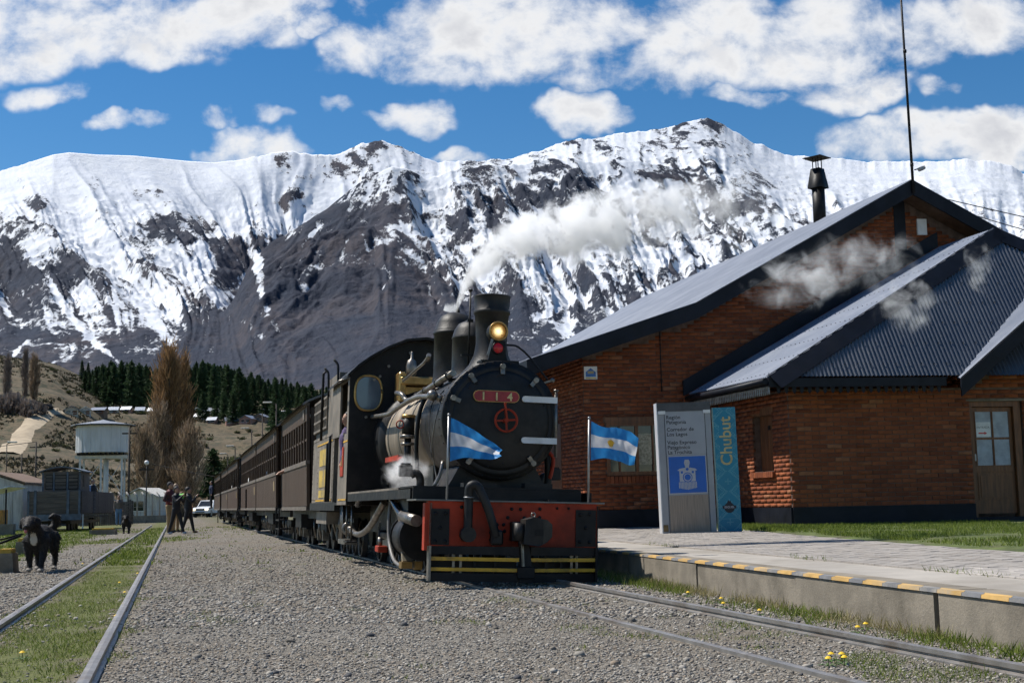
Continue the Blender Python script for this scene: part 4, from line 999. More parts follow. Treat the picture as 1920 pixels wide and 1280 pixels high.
    B(MB().tube(bez([(-.56, 1.9, 2.08), (-.66, 1.92, 1.95), (-.71, 1.93, 1.75), (-.72, 1.95, 1.45), (-.70, 1.97, 1.2), (-.66, 2.0, .97)], 5), .024, 8), 'hose', BLACK)
    B(MB().tube(bez([(-.60, 1.15, 1.9), (-.66, 1.16, 1.7), (-.68, 1.2, 1.45), (-.64, 1.25, 1.2), (-.62, 1.1, .97)], 5), .008, 6), 'drain_wire', PIPE)
    B(MB().tube(bez([(-.55, 1.3, 2.03), (-.62, 1.6, 1.9), (-.66, 1.5, 1.6), (-.66, 1.3, 1.3)], 5), .006, 5), 'drain_wire', BLACK)
    pm = B(MB().cyl((-.74, 2.42, 1.60), (-.74, 2.42, 1.80), .075, seg=16), 'air_pump', SOOT)
    B(MB().cyl((-.74, 2.42, 1.80), (-.74, 2.42, 1.835), .082, seg=16), 'pump_cover', BRASS, pm); B(MB().cyl((-.74, 2.42, 1.56), (-.74, 2.42, 1.60), .095, seg=16).cyl((-.74, 2.42, 1.48), (-.74, 2.42, 1.51), .08, seg=16), 'pump_flange', PIPE, pm); B(MB().cyl((-.74, 2.42, 1.20), (-.74, 2.42, 1.56), .04, seg=12), 'piston_barrel', SOOT, pm); B(MB().torus((-.84, 2.4, 1.72), (.4, 1, 0), .045, .008, 14, 6), 'pump_handle', REDP, pm)
    B(MB().cyl((-.74, 2.42, 1.22), (-.74, 2.42, 1.38), .03, seg=10).ball((-.80, 2.5, 1.30), .05), 'drip_valve', REDP)
    B(MB().b2((-.80, 2.7, 1.32), (-.74, 3.7, 1.38)), 'reach_rod', REDP)
    for s_, nm in ((-1, 'left'), (1, 'right')):
        ob = B(MB().b2((s_ * .86 - .07, 1.75, 1.10), (s_ * .86 + .07, 1.88, 1.23), bev=.01), 'lubricator', SOOT)
        B(MB().tube(bez([(s_ * .80, 1.8, 1.12), (s_ * .74, 1.78, 1.14), (s_ * .70, 1.77, 1.08), (s_ * .70, 1.76, .97)], 5), .045, 10), 'lubricator_elbow', SOOT, ob); B(MB().b2((s_ * .86 - .05, 1.77, 1.23), (s_ * .86 + .05, 1.86, 1.25)), 'lubricator_lid', SOOT, ob)
    B(MB().tube(bez([(.5, 1.3, 1.5), (.60, 1.2, 1.35), (.62, 1.2, 1.1), (.60, 1.2, .97)], 5), .04, 10), 'steam_pipe', SOOT); B(MB().tube(bez([(.58, 1.15, 1.42), (.66, 1.15, 1.32), (.64, 1.15, 1.15), (.62, 1.15, 1.1)], 5), .022, 8), 'red_hose', REDP)
    B(MB().tube(bez([(-.60, 1.0, 1.25), (-.64, .95, 1.1), (-.70, .95, .98)], 4), .02, 8), 'condensate_pipe', PIPE); B(MB().b2((-.45, .62, .976), (-.1, .78, 1.02)).b2((.2, .60, .976), (.5, .75, 1.03)), 'toolbox', SOOT)
    # --- cab
    arc = [(-1.09, 2.60), (-.95, 2.74), (-.78, 2.87), (-.55, 3.01), (-.28, 3.13), (0, 3.17), (.28, 3.13), (.55, 3.01), (.78, 2.87), (.95, 2.74), (1.09, 2.60)]
    cabf = B(MB().prism([(-1.04, 5.6, .80), (1.04, 5.6, .80), (1.04, 5.6, 2.60)] + [(x, 5.6, z - .04) for x, z in reversed(arc[1:-1])] + [(-1.04, 5.6, 2.60)], (0, .02, 0)), 'cab_front', BLACK)
    mb = MB(); n = len(arc)
    for (x0, z0), (x1, z1) in zip(arc, arc[1:]): mb.prism([(x0, 5.42, z0), (x1, 5.42, z1), (x1, 5.42, z1 - .035), (x0, 5.42, z0 - .035)], (0, 2.4, 0))
    B(mb, 'cab_roof', BLACK)
    for sx in (-1, 1):
        ov = [(sx * .775 + .185 * max(-1, min(1, 1.25 * math.cos(2 * math.pi * k / 32))) , 5.585, 2.365 + .245 * math.sin(2 * math.pi * k / 32)) for k in range(32)]
        ov = [(sx * .775 + .19 * abs(math.cos(a)) ** .75 * (1 if math.cos(a) >= 0 else -1), 5.585, 2.36 + .245 * abs(math.sin(a)) ** .8 * (1 if math.sin(a) >= 0 else -1)) for a in (2 * math.pi * k / 36 for k in range(36))]
        pn = B(MB().prism([(x, 5.592, z) for x, y, z in ov], (0, .008, 0)), 'cab_window', mat('cab_glass', (.10, .13, .16), .07, 0, .1, 2, bump=0, spec=.9), cabf)
        B(MB().tube(ov + ov[:2], .018, 8), 'window_rim', BRASS, pn)
    for sx in (-1, 1):
        x0, x1 = (1.0 * sx, 1.03 * sx)
        def side(y0, y1, z0, z1, nm='cab_side', m=TANP): return B(MB().b2((min(x0, x1), y0, z0), (max(x0, x1), y1, z1)), nm, m)
        sp = side(5.622, 6.75, .80, 1.80); side(5.622, 5.86, 1.802, 2.56); side(6.72, 7.7, 1.802, 2.56); side(5.622, 7.7, 2.562, 2.62)
        B(MB().b2((sx * 1.032 - .012, 6.1, 1.79), (sx * 1.032 + .012, 6.75, 1.82)), 'arm_rest', PIPE)
        for z in (.86, 1.68): B(MB().b2((sx * 1.033 - .003, 5.70, z), (sx * 1.033 + .003, 6.6, z + .022)), 'lining', YEL, sp)
        q = B(MB().b2((sx * 1.033 - .012, 6.05, 1.20), (sx * 1.033 + .012, 6.38, 1.62), bev=.01), 'works_plate', REDP, sp)
        B(MB().b2((sx * 1.047 - .004, 6.15, 1.35), (sx * 1.047 + .004, 6.28, 1.50)), 'plate_crest', BRASS, q)
    B(MB().b2((-1.0, 5.622, .80), (1.0, 7.3, .84)), 'cab_floor', SOOT)
    B(MB().tube([(-1.05, 5.5, 2.56), (-1.2, 5.5, 2.50), (-1.2, 6.2, 2.50), (-1.05, 6.2, 2.56)], .015, 6), 'rain_shield', PIPE)
    # things on the cab front and backhead
    tu = B(MB().b2((-.42, 5.0, 2.44), (.1, 5.4, 2.56), bev=.02), 'turbo_generator', BRASS)
    B(MB().b2((-.44, 5.02, 2.20), (-.34, 5.38, 2.62), bev=.02).b2((-.34, 5.1, 2.32), (.0, 5.3, 2.42)), 'turbo_casing', BRASS, tu)
    B(MB().lathe([(.045, 2.56), (.075, 2.62), (.08, 2.70), (.06, 2.79), (.02, 2.82), (.016, 2.90), (.0005, 2.92)], (-.25, 5.15, 0), (0, 0, 1), 16), 'whistle', PIPE); B(MB().cyl((-.25, 5.15, 2.15), (-.25, 5.15, 2.35), .03, seg=10).ball((-.25, 5.15, 2.28), .05), 'steam_fountain', BRASS)
    for x, z in ((-.62, 2.6), (-.7, 2.55), (-.2, 2.95), (-.5, 2.75), (-.8, 2.02)): B(MB().cyl((x, 5.6, z), (x, 5.57, z), .02, seg=8), 'bolt', PIPE, cabf)
    # --- tender
    td = B(MB().b2((-.98, 7.75, .85), (.98, 10.9, 1.95)), 'tender_tank', TANP)
    riv = MB()
    for y in (7.82, 8.5, 9.25, 10.0, 10.8):
        for k in range(12): riv.lathe([(.014, 0), (.009, .008), (.0004, .01)], (-.981, y, .92 + k * .088), (-1, 0, 0), 6)
    for k in range(26):
        for z in (.90, 1.90): riv.lathe([(.014, 0), (.009, .008), (.0004, .01)], (-.981, 7.85 + k * .118, z), (-1, 0, 0), 6)
    B(riv, 'rivets', TANP, td)['kind'] = 'stuff'
    for y0, y1, z0, z1 in ((8.75, 9.75, 1.45, 1.72), (8.75, 9.75, 1.10, 1.38), (8.75, 9.75, .93, 1.05)): B(MB().b2((-.987, y0, z0), (-.981, y1, z1)), 'painted_lettering', mat('faded_yellow_paint', (.50, .34, .05), .6, 0, .2, 5, dirt=(.16, .13, .09), dirt_amt=.8), td)
    for z in (.87, 1.80): B(MB().b2((-.988, 7.9, z), (-.981, 10.2, z + .025)), 'lining', YEL, td)
    B(MB().b2((-.96, 7.5, 1.952), (.96, 8.9, 2.84)), 'fuel_tank', TANP, td)
    B(MB().b2((-.94, 8.902, 1.952), (.94, 10.9, 2.05)), 'tender_top', SOOT, td)
    mb = MB()
    for z in (2.08, 2.24, 2.41, 2.58): mb.b2((-.985, 8.95, z - .018), (-.955, 10.95, z + .018))
    for k in range(12): mb.b2((-.98, 9.0 + k * .17, 2.05), (-.96, 9.03 + k * .17, 2.60))
    B(mb, 'side_grille', TANP, td); B(MB().b2((-.93, 8.95, 2.06), (-.90, 10.95, 2.58)), 'grille_backing', BLACK, td)
    for y, z0, z1 in ((7.62, .85, 1.85), (7.95, .85, 1.75), (8.95, 1.85, 2.95)): B(MB().tube([(-1.06, y, z0), (-1.06, y, z1), (-1.0, y, z1 + .05)], .022, 8), 'grab_rail', BLACK, td)
    for y in (7.4, 8.7): B(MB().tube(bez([(-.99, y, 2.55), (-1.0, y, 2.85), (-1.01, y + .02, 2.95), (-1.06, y + .06, 3.02)], 5), .02, 8), 'grab_iron', BLACK, td)
    B(MB().b2((-1.0, 7.3, .72), (1.0, 11.0, .848)), 'tender_frame', SOOT)
    # --- wheels
    def wheel(x, y, r, nm='wheel', spokes=8, out=-1):
        w = B(MB().lathe([(r + .03, .07), (r + .03, .05), (r, .045), (r, 0), (r - .05, 0), (r - .05, .07)], (x, y, r), (out * -1, 0, 0), 28), nm, SOOT)
        mb = MB().cyl((x - .03, y, r), (x + .05, y, r), .08, seg=14)
        for k in range(spokes): a = 2 * math.pi * k / spokes; mb.bar((x, y, r), (x, y + (r - .04) * math.cos(a), r + (r - .04) * math.sin(a)), .03, .045)
        B(mb, 'spokes', SOOT, w); B(MB().torus((x - .004, y, r), (1, 0, 0), r - .02, .012, 28, 6), 'tyre', PIPE, w)
    for sx in (-1, 1):
        for y in (2.75, 3.5, 4.25, 5.0): wheel(sx * .45, y, .40, 'driving_wheel', 10, sx)
        for y, r in ((1.2, .27), (6.2, .30)): wheel(sx * .45, y, r, 'carrying_wheel', 8, sx)
        for y in (8.2, 8.95, 9.7, 10.45): wheel(sx * .45, y, .29, 'tender_wheel', 8, sx)
        B(MB().cyl((sx * .74, 1.35, .44), (sx * .74, 1.98, .44), .23, seg=24), 'cylinder', SOOT); B(MB().cyl((sx * .74, 1.33, .44), (sx * .74, 1.35, .44), .25, seg=24), 'cylinder_cover', SOOT); B(MB().cyl((sx * .74, 1.98, .44), (sx * .74, 2.0, .44), .25, seg=24), 'cylinder_cover', SOOT)
        B(MB().b2((sx * .74 - .16, 1.35, .66), (sx * .74 + .16, 1.98, .84)), 'valve_chest', SOOT)
        B(MB().b2((sx * .62 - .03, 2.75, .36), (sx * .62 + .03, 5.05, .44), bev=.01), 'coupling_rod', PIPE); B(MB().bar((sx * .72, 2.4, .44), (sx * .70, 4.25, .30), .05, .09), 'connecting_rod', PIPE)
        for y in (2.75, 3.5, 4.25, 5.0): B(MB().cyl((sx * .45, y, .40), (sx * .66, y, .40), .07, seg=12), 'crank_pin', SOOT)
        B(MB().b2((sx * .42 - .04, .3, .42), (sx * .42 + .04, 7.2, .86)), 'frame_plate', SOOT)
    for y in (8.2, 8.95, 9.7, 10.45):
        B(MB().b2((-.66, y - .09, .22), (-.52, y + .09, .44), bev=.015), 'axle_box', SOOT); B(MB().tube(bez([(-.68, y + .13, .62), (-.70, y + .10, .48), (-.66, y + .16, .36), (-.62, y + .10, .22)], 4), .022, 6), 'brake_hanger', PIPE)
    B(MB().b2((-.62, 7.9, .40), (-.55, 10.8, .60)), 'truck_side_frame', SOOT)
    B(MB().b2((-.90, 9.2, .50), (.90, 10.8, .70)), 'battery_box', TANP)
    # left side plumbing below the running board
    B(MB().tube(bez([(-.92, 5.25, .80), (-.93, 5.0, .885), (-.94, 4.6, .90), (-.94, 3.2, .905), (-.94, 2.45, .90), (-.94, 2.2, .86), (-.93, 1.7, .70), (-.92, 1.4, .66), (-.92, .8, .63)], 5), .042, 12), 'exhaust_pipe', mat('polished_dark_pipe', (.07, .068, .068), .25, .7, .2, 6, bump=0)); B(MB().tube([(-.92, 1.55, .665), (-.92, .7, .62)], .062, 12), 'pipe_sleeve', PIPE)
    for y in (4.7, 4.1, 3.2): B(MB().torus((-.94, y, .90), LY, .045, .01, 14, 6), 'pipe_strap', BLACK)
    B(MB().prism([(-.90, 2.02, .80), (-.78, 2.02, .80), (-.78, 1.60, .18), (-.90, 1.60, .18)], (0, .05, -.03)), 'slanting_step_plate', mat('tan_scuffed_plate', (.24, .20, .14), .6, .2, .25, 6, dirt=(.09, .08, .065), dirt_amt=.6)); B(MB().b2((-.92, 1.55, .10), (-.80, 1.72, .17)).b2((-.78, 1.50, .09), (-.70, 1.62, .18)), 'drain_cock', BRASS)
    B(MB().tube(bez([(-.84, 2.9, .85), (-.86, 2.88, .6), (-.86, 2.8, .35), (-.85, 2.5, .16), (-.82, 2.1, .10), (-.78, 1.9, .11)], 5), .022, 8), 'air_hose', mat('grey_hose', (.14, .13, .12), .5)); B(MB().b2((-.92, 3.3, .22), (-.80, 3.55, .30), bev=.01), 'red_cock', REDP); B(MB().cyl((-.88, 3.4, .30), (-.88, 3.4, .40), .03, seg=8), 'cock_stem', PIPE)
    B(MB().tube(bez([(-.86, 3.3, .83), (-.88, 3.55, .72), (-.88, 4.3, .52), (-.88, 5.0, .42), (-.88, 5.6, .40), (-.87, 6.2, .44)], 5), .040, 10), 'injector_pipe', PIPE); B(MB().torus((-.86, 6.6, .46), (.3, 1, 0), .075, .03, 20, 8).cyl((-.86, 6.2, .45), (-.86, 6.8, .45), .05, seg=10).b2((-.95, 6.3, .24), (-.78, 7.1, .31)), 'injector', PIPE)
    for k in range(3): B(MB().tube([(-.9, 7.05 + .16 * k + .10 * math.sin(math.pi * j / 12) * -1.8, .82 - .50 * j / 12) for j in range(13)], .018, 6), 'hose_loop', PIPE)
    for y, z0, z1 in ((5.75, .30, .80), (6.3, .35, .80), (6.75, .3, .8)): B(MB().cyl((-.93, y, z0), (-.93, y, z1), .014, seg=6), 'step_hanger', PIPE)
    B(MB().b2((-1.0, 5.7, .28), (-.85, 6.05, .30)), 'cab_step', SOOT)
    return L
LOCO = build_loco()
def build_flags():
    m, t = newmat('argentine_flag_cloth'); a = t.attr('fv'); c = t.coord()
    n = t.noise(c, 8, 4, .6)
    blue = t.mix(n.sm(.3, .7), (.02, .20, .50), (.035, .27, .62)); wh = t.mix(n.sm(.3, .7), (.62, .62, .66), (.78, .77, .76))
    band = a._m('SUBTRACT', .5)._m('ABSOLUTE').sm(.165, .17)
    bs = t.new('BsdfPrincipled'); t.ln(t.mix(band, wh, blue), bs.inputs['Base Color']); bs.inputs['Roughness'].default_value = .6
    tr = t.new('BsdfTranslucent'); t.ln(t.mix(band, wh, blue), tr.inputs[0])
    mx = t.new('MixShader'); mx.inputs[0].default_value = .38; t.ln(bs.outputs[0], mx.inputs[1]); t.ln(tr.outputs[0], mx.inputs[2]); t.out(mx.outputs[0])
    Lm = Matrix.Translation((.02, 13.3, 0)) @ Matrix.Rotation(R_(14.4), 4, 'Z') @ Matrix.Rotation(R_(2.3), 4, 'Y')
    SUNM = mat('flag_sun_yellow', (.75, .42, .03), .7)
    for k, (x, zt, lab) in enumerate(((-.69, 1.68, 'striped flag drooping on the left corner of the buffer beam'), (.80, 1.70, 'striped flag with golden sun flying on the right corner of the buffer beam'))):
        base = Lm @ Vector((x, .30, .836)); f = empty('flag', base, 0, lab, 'flag', 'flags on the locomotive front')
        H = zt - .836; MB().cyl((0, 0, 0), (.035, 0, H), .012, seg=10).build('pole', STEEL, f); MB().ball((.035, 0, H + .01), .017).build('finial', STEEL, f)
        N, K = 28, 16; V = []; at = []
        for i in range(N + 1):
            s = i / N
            for j in range(K + 1):
                v = j / K                                      # 0 top 1 bottom
                if k == 0:                                     # droops towards a tip
                    px = .02 + .53 * s; top = -.02 - .33 * s ** 1.15; bot = -.46 + .04 * s + .02 * math.sin(6 * s)
                    z = H + top + (bot - top) * v; y = -.06 * math.sin(5.5 * s + 1.5 * v) * s - .10 * s * v; px = px - .03 * math.sin(3 * v) * s
                else:
                    px = .02 + .50 * s - .05 * v * s * s; top = -.02 - .17 * s - .02 * math.sin(7 * s); bot = -.43 - .03 * s + .03 * math.sin(5 * s)
                    z = H + top + (bot - top) * v; y = .05 * math.sin(7.5 * s - 1.2 * v) * (s ** .6) - .03 * s
                y += .010 * math.sin(21 * s + 8 * v) * s + .006 * math.sin(34 * s - 13 * v + 1); z += .006 * math.sin(17 * s + 3 * v) * s
                V.append((px + .035 * (z / H), y, z)); at.append(v)
        F = np.array([[i * (K + 1) + j, (i + 1) * (K + 1) + j, (i + 1) * (K + 1) + j + 1, i * (K + 1) + j + 1] for i in range(N) for j in range(K)])
        me = np_mesh('cloth', np.array(V), F, True); add_attr(me, 'fv', at); cl = link('cloth', me, m, f)
        if k == 1:                                             # sun disc with rays, laid on the cloth
            i0 = 12; P = Vector(V[i0 * (K + 1) + 8]); ex = (Vector(V[(i0 + 2) * (K + 1) + 8]) - Vector(V[(i0 - 2) * (K + 1) + 8])).normalized(); ey = (Vector(V[i0 * (K + 1) + 6]) - Vector(V[i0 * (K + 1) + 10])).normalized(); en = ex.cross(ey).normalized()
            if en.y > 0: en = -en
            mb = MB(); pts = []
            for q in range(32): rr = .046 if q % 2 else .030; a = 2 * math.pi * q / 32; pts.append(P + en * .008 + ex * rr * math.cos(a) + ey * rr * math.sin(a))
            mb.prism(pts, -en * .002); mb.build('sun_emblem', SUNM, cl)
build_flags()

# ------------------------------------------------------------------ tracks and platform
RAILM = mat('worn_rail_steel', (.28, .265, .25), .42, .55, .2, 6, stretch=(1, 1, 1), bump=.15, dirt=(.17, .125, .09), dirt_amt=.6)
SLEEP = mat('weathered_sleeper', (.16, .13, .10), .9, 0, .35, 5, stretch=(1, 6, 1), bump=.5)
def build_track(name, o, y0, y1, ztop, sleepers, bend=0.0):
    tr = empty(name, (0, 0, 0)); 
    mb0 = MB().b2((0, 0, 0), (.01, .01, -.01)); me = mb0.mesh('track_bed'); COL.objects.unlink(tr); bpy.data.objects.remove(tr)
    def pt(lat_, al, z): p = o + TD * al + TN * lat_; return Vector((p[0], p[1], z))
    bed = MB().prism([pt(-.7, y0, -.012), pt(.7, y0, -.012), pt(.7, y1, -.012), pt(-.7, y1, -.012)], (0, 0, -.05)).build(name, mat('dirt_between_rails', (.12, .10, .075), .95, 0, .35, 2.5, bump=.6, bscale=50, dirt=(.07, .085, .03), dirt_amt=.8))
    tag(bed, kind='structure')
    for s in (-1, 1):
        prof = [(-.045, -.06), (.045, -.06), (.045, -.045), (.012, -.035), (.012, .0 - .03), (.027, -.022), (.027, .0), (.0, .004), (-.027, 0), (-.027, -.022), (-.012, -.03), (-.012, -.035), (-.045, -.045)]
        al = y0; seg = 9.0
        while al < y1:
            a1 = min(al + seg, y1); mb = MB()
            mb.prism([pt(s * .40 + x, al + .008, ztop + z - (.036 if s < 0 and name == 'main_track' else 0)) for x, z in prof], pt(0, a1 - .008, 0) - pt(0, al, 0)); mb.build('rail', RAILM, bed); al = a1
        if s == 1:
            for q in np.arange(y0 + seg, min(y1, 22), seg): MB().prism([pt(.40 + .014, q - .2, ztop - .045), pt(.40 + .03, q - .2, ztop - .045), pt(.40 + .03, q - .2, ztop - .02), pt(.40 + .014, q - .2, ztop - .02)], pt(0, q + .2, 0) - pt(0, q - .2, 0)).build('fishplate', RAILM, bed)
    r = random.Random(4)
    for al in np.arange(y0, sleepers, .66):
        q = r.uniform(-.03, .03); mb = MB()
        if name == 'siding_track' and r.random() < .6: continue; mb.prism([pt(-.66 + q, al - .09, -.03), pt(.66 + q, al - .09, -.03), pt(.66 + q, al + .09, -.03), pt(-.66 + q, al + .09, -.03)], (0, 0, .030 + r.uniform(0, .012))); mb.build('sleeper', SLEEP, bed)
build_track('main_track', TA, -11.5, 75, .055, 3)
build_track('siding_track', TB, -9, 62, .05, 10)

def edge_x(Y): return 2.62 - .198 * (Y - 6.9)
ED = Vector((-.198, 1)).normalized(); EN = Vector((ED.y, -ED.x))          # along the platform edge, and away from the track
EO = Vector((edge_x(2.0), 2.0))
def EP(a, w, z): p = EO + ED * a + EN * w; return Vector((p.x, p.y, z))
def plat_z(w): return .26 + .045 * min(max((w - .4) / 3.5, 0), 1)
def build_platform():
    pf = MB(); W = [.35, 1.0, 2.2, 3.9, 16]
    for w0, w1 in zip(W, W[1:]): pf.prism([EP(-4, w0, plat_z(w0) - .006), EP(-4, w1, plat_z(w1) - .006), EP(44, w1, plat_z(w1) - .006), EP(44, w0, plat_z(w0) - .006)], (0, 0, -.3))
    P = pf.build('platform', mat('platform_concrete', (.34, .31, .27), .92, 0, .15, 1.5, bump=.4, bscale=40, dirt=(.20, .175, .14), dirt_amt=.6)); tag(P, kind='structure')
    r = random.Random(8); a = -4.0; cuts = [-4, -1.8, .55, 2.4, 4.05, 5.95, 8.0, 10.2, 12.4, 14.5, 16.7, 19, 21.2, 23.5, 25.8, 28, 31, 34, 38, 44]
    for a0, a1 in zip(cuts, cuts[1:]):
        dz = r.uniform(-.006, .006); dw = r.uniform(-.01, .008); n = 6; pts = []
        mb = MB(); g = .03 if abs(a1 - 5.95) < .01 else .008; g0 = .03 if abs(a0 - 5.95) < .01 else .008
        mb.prism([EP(a0 + g0, dw, -.12), EP(a0 + g0, .345, -.12), EP(a0 + g0, .345, .262 + dz), EP(a0 + g0, .02 + dw, .262 + dz), EP(a0 + g0, dw, .245 + dz)], EP(a1 - g, 0, 0) - EP(a0 + g0, 0, 0)); mb.build('kerb_block', CONC, P)
    a = -2.0; i = 0; YP = mat('worn_yellow_road_paint', (.52, .32, .10), .85, 0, .2, 5, bump=.2, bscale=50, dirt=(.33, .28, .21), dirt_amt=1.0); DP = mat('worn_dark_road_paint', (.16, .16, .165), .8, 0, .25, 5, dirt=(.33, .30, .25), dirt_amt=1.0)
    while a < 22:
        for ln, m, nm in ((.27, YP, 'yellow_stripe'), (.20, DP, 'dark_stripe')):
            mb = MB(); sk = .10; z = .2735
            mb.prism([EP(a, .005, z), EP(a + ln, .005, z), EP(a + ln + sk, .075, z), EP(a + sk, .075, z)], (0, 0, -.003)); mb.prism([EP(a, -.012, .252), EP(a + ln, -.012, .252), EP(a + ln, -.008, .272), EP(a, -.008, .272)], EN.to_3d() * .01)
            o = mb.build(nm, m, P); a += ln + .004
    # paving blocks
    pm = mat('grey_paving_block', (.33, .30, .27), .9, 0, .14, 4, bump=.3, bscale=60, rnd=.35, dirt=(.22, .19, .155), dirt_amt=.5)
    me = MB().box((0, 0, 0), (.094, .194, .04), bev=.006).mesh('paver'); me.materials.append(pm)
    spots = []
    for j in range(26):
        w = 1.02 + j * .1
        for i in range(122):
            al = 4.2 + i * .2 + (.1 if j % 2 else 0)
            p = EP(al, w, 0); lx = lawn_w(al)
            if w > lx - .05: continue
            spots.append((p, w))
    spots.sort(key=lambda s: s[0].length)
    rz = math.atan2(ED.y, ED.x) - math.pi / 2
    for p, w in spots[:300]:
        o = link('paver', me, None, P); o.location = (p.x, p.y, plat_z(w) - .012 + r.uniform(-.0025, .0025)); o.rotation_euler = (r.uniform(-.012, .012), r.uniform(-.012, .012), rz + r.uniform(-.01, .01))
    mb = MB()
    for p, w in spots[300:]: mb.box((p.x, p.y, plat_z(w) - .012 + r.uniform(-.0025, .0025)), (.094, .194, .04), rz=rz)
    mb.build('paver_field', pm, P, 'stuff')
def lawn_w(al):
    """how far from the edge the lawn begins"""
    Y = 2.0 + ED.y * al
    return float(np.interp(Y, [3, 9, 11.7, 15, 18, 20.5, 22, 24, 30], [3.1, 2.85, 2.78, 3.15, 3.5, 3.95, 4.3, 4.7, 4.7]))
build_platform()

# ------------------------------------------------------------------ passenger coaches
SILL = mat('grey_sun_bleached_wood', (.13, .108, .085), .75, 0, .25, 3, stretch=(4, .6, 4), bump=.3)
COACHR = mat('coach_roof_canvas', (.17, .16, .145), .7, 0, .2, 2, bump=.2)
def build_coach(al, length, label, vest=0.0, nwin=6, plate=True, ladder=False, detail=True, pane=True):
    o = TA + TD * al
    c = empty('passenger_coach', (o[0], o[1], 0), TRK_H, label, 'train coach', 'coaches of the train'); hw = .98; y0, y1 = vest, length
    B = lambda mb, n, m, p=c: mb.build(n, m, p)
    for sx in (-1, 1):
        x0, x1 = (-hw, -hw + .05) if sx < 0 else (hw - .05, hw)
        sd = B(MB().b2((x0, y0, .78), (x1, y1, 1.60)), 'side_panel', WOODDK)
        if detail and sx < 0:
            nb = int((y1 - y0) / .115)
            for k in range(nb):
                a = y0 + .01 + k * (y1 - y0 - .02) / nb
                B(MB().b2((x0 - .008, a + .004, .84), (x0, a + (y1 - y0 - .02) / nb - .004, 1.56)), 'board', WOODDK, sd)
        B(MB().b2((x0 - .025 if sx < 0 else x0, y0, 1.58), (x1 if sx < 0 else x1 + .025, y1, 1.66)), 'waist_rail', SILL)
        B(MB().b2((x0 - .02 if sx < 0 else x0, y0, .76), (x1 if sx < 0 else x1 + .02, y1, .83)), 'sole_bar', SILL)
        B(MB().b2((x0, y0, 2.38), (x1, y1, 2.66)), 'letterboard', WOODDK)
        B(MB().b2((x0 - .03 if sx < 0 else x0, y0, 2.64), (x1 if sx < 0 else x1 + .03, y1, 2.70)), 'cornice', SILL)
        n = nwin * 2 if detail else nwin
        for k in range(n + 1):
            a = y0 + (y1 - y0) * k / n; B(MB().b2((x0 - .006, max(a - .045, y0), 1.66), (x1, min(a + .045, y1), 2.38)), 'window_post', WOODDK)
        for k in range(n):
            a, b = y0 + (y1 - y0) * k / n, y0 + (y1 - y0) * (k + 1) / n
            if detail: B(MB().b2((x0 + .012, a + .046, 2.02), (x1 - .012, b - .046, 2.06)), 'sash_rail', WOODDK)
            B(MB().b2((x0 + .03, a + .046, 2.03 if k % 3 else 1.67), (x0 + .036, b - .046, 2.38)), 'pane', GLASS)
    B(MB().b2((-hw + .052, y0 + .05, .80), (hw - .052, y1 - .05, .86)), 'floor', SOOT)
    B(MB().b2((-.9, y0 + .1, .9), (.9, y0 + .14, 2.62)), 'end_wall', WOODDK); B(MB().b2((-.9, y1 - .14, .9), (.9, y1 - .1, 2.62)), 'end_wall', WOODDK)
    B(MB().b2((-.2, y0 + .3, .86), (.2, y1 - .3, 2.3)), 'seat_backs', BLACK)
    arc = [(-1.06, 2.69), (-.95, 2.76), (-.7, 2.86), (-.35, 2.93), (0, 2.95), (.35, 2.93), (.7, 2.86), (.95, 2.76), (1.06, 2.69)]
    mb = MB(); n = len(arc); ya = -.05
    vs = [(x, ya, z) for x, z in arc] + [(x, y1 + .1, z) for x, z in arc]; mb.add(vs, [[i, i + 1, i + 1 + n, i + n] for i in range(n - 1)], True); mb.add([(x, y, z - .04) for x, y, z in vs], [[i + n, i + 1 + n, i + 1, i] for i in range(n - 1)], True); mb.add([(x, ya, z) for x, z in arc] + [(x, ya, z - .04) for x, z in reversed(arc)], [list(range(2 * n))])
    B(mb, 'roof', COACHR)
    if vest:
        B(MB().b2((-.95, .02, .74), (.95, y0, .80)), 'vestibule_floor', SOOT); B(MB().tube([(-.9, .05, .8), (-.9, .05, 1.6), (-.9, y0, 1.6)], .02, 6), 'vestibule_rail', PIPE); B(MB().b2((-.94, .0, .8), (-.88, .06, 2.68)), 'corner_post', BLACK); B(MB().b2((.88, .0, .8), (.94, .06, 2.68)), 'corner_post', BLACK)
        B(MB().b2((-1.0, .15, .32), (-.72, y0 - .1, .35)).b2((-1.0, .15, .52), (-.80, y0 - .1, .55)).b2((-1.0, .12, .3), (-.97, .15, .8)).b2((-1.0, y0 - .1, .3), (-.97, y0 - .07, .8)), 'steps', SOOT)
    if plate: B(MB().b2((-1.0, y0 + .4, 1.22), (-.985, y0 + .75, 1.45)), 'number_board', mat('tan_number_board', (.28, .21, .11), .7), c)
    if ladder:
        mb = MB(); ya = y1 - length * .45
        for yy in (ya, ya + .32): mb.b2((-1.02, yy, .82), (-.99, yy + .03, 1.45))
        for k in range(6): mb.b2((-1.015, ya, .9 + k * .1), (-.995, ya + .34, .92 + k * .1))
        B(mb, 'side_ladder', BLACK)
    B(MB().b2((-1.0, y0 + .35, 2.42), (-.985, y0 + .62, 2.60)), 'end_sign', SILL)
    B(MB().b2((-.75, 0, .60), (.75, length, .76)), 'underframe', SOOT); B(MB().b2((-.88, length * .4, .42), (-.5, length * .62, .68)), 'battery_box', BLACK)
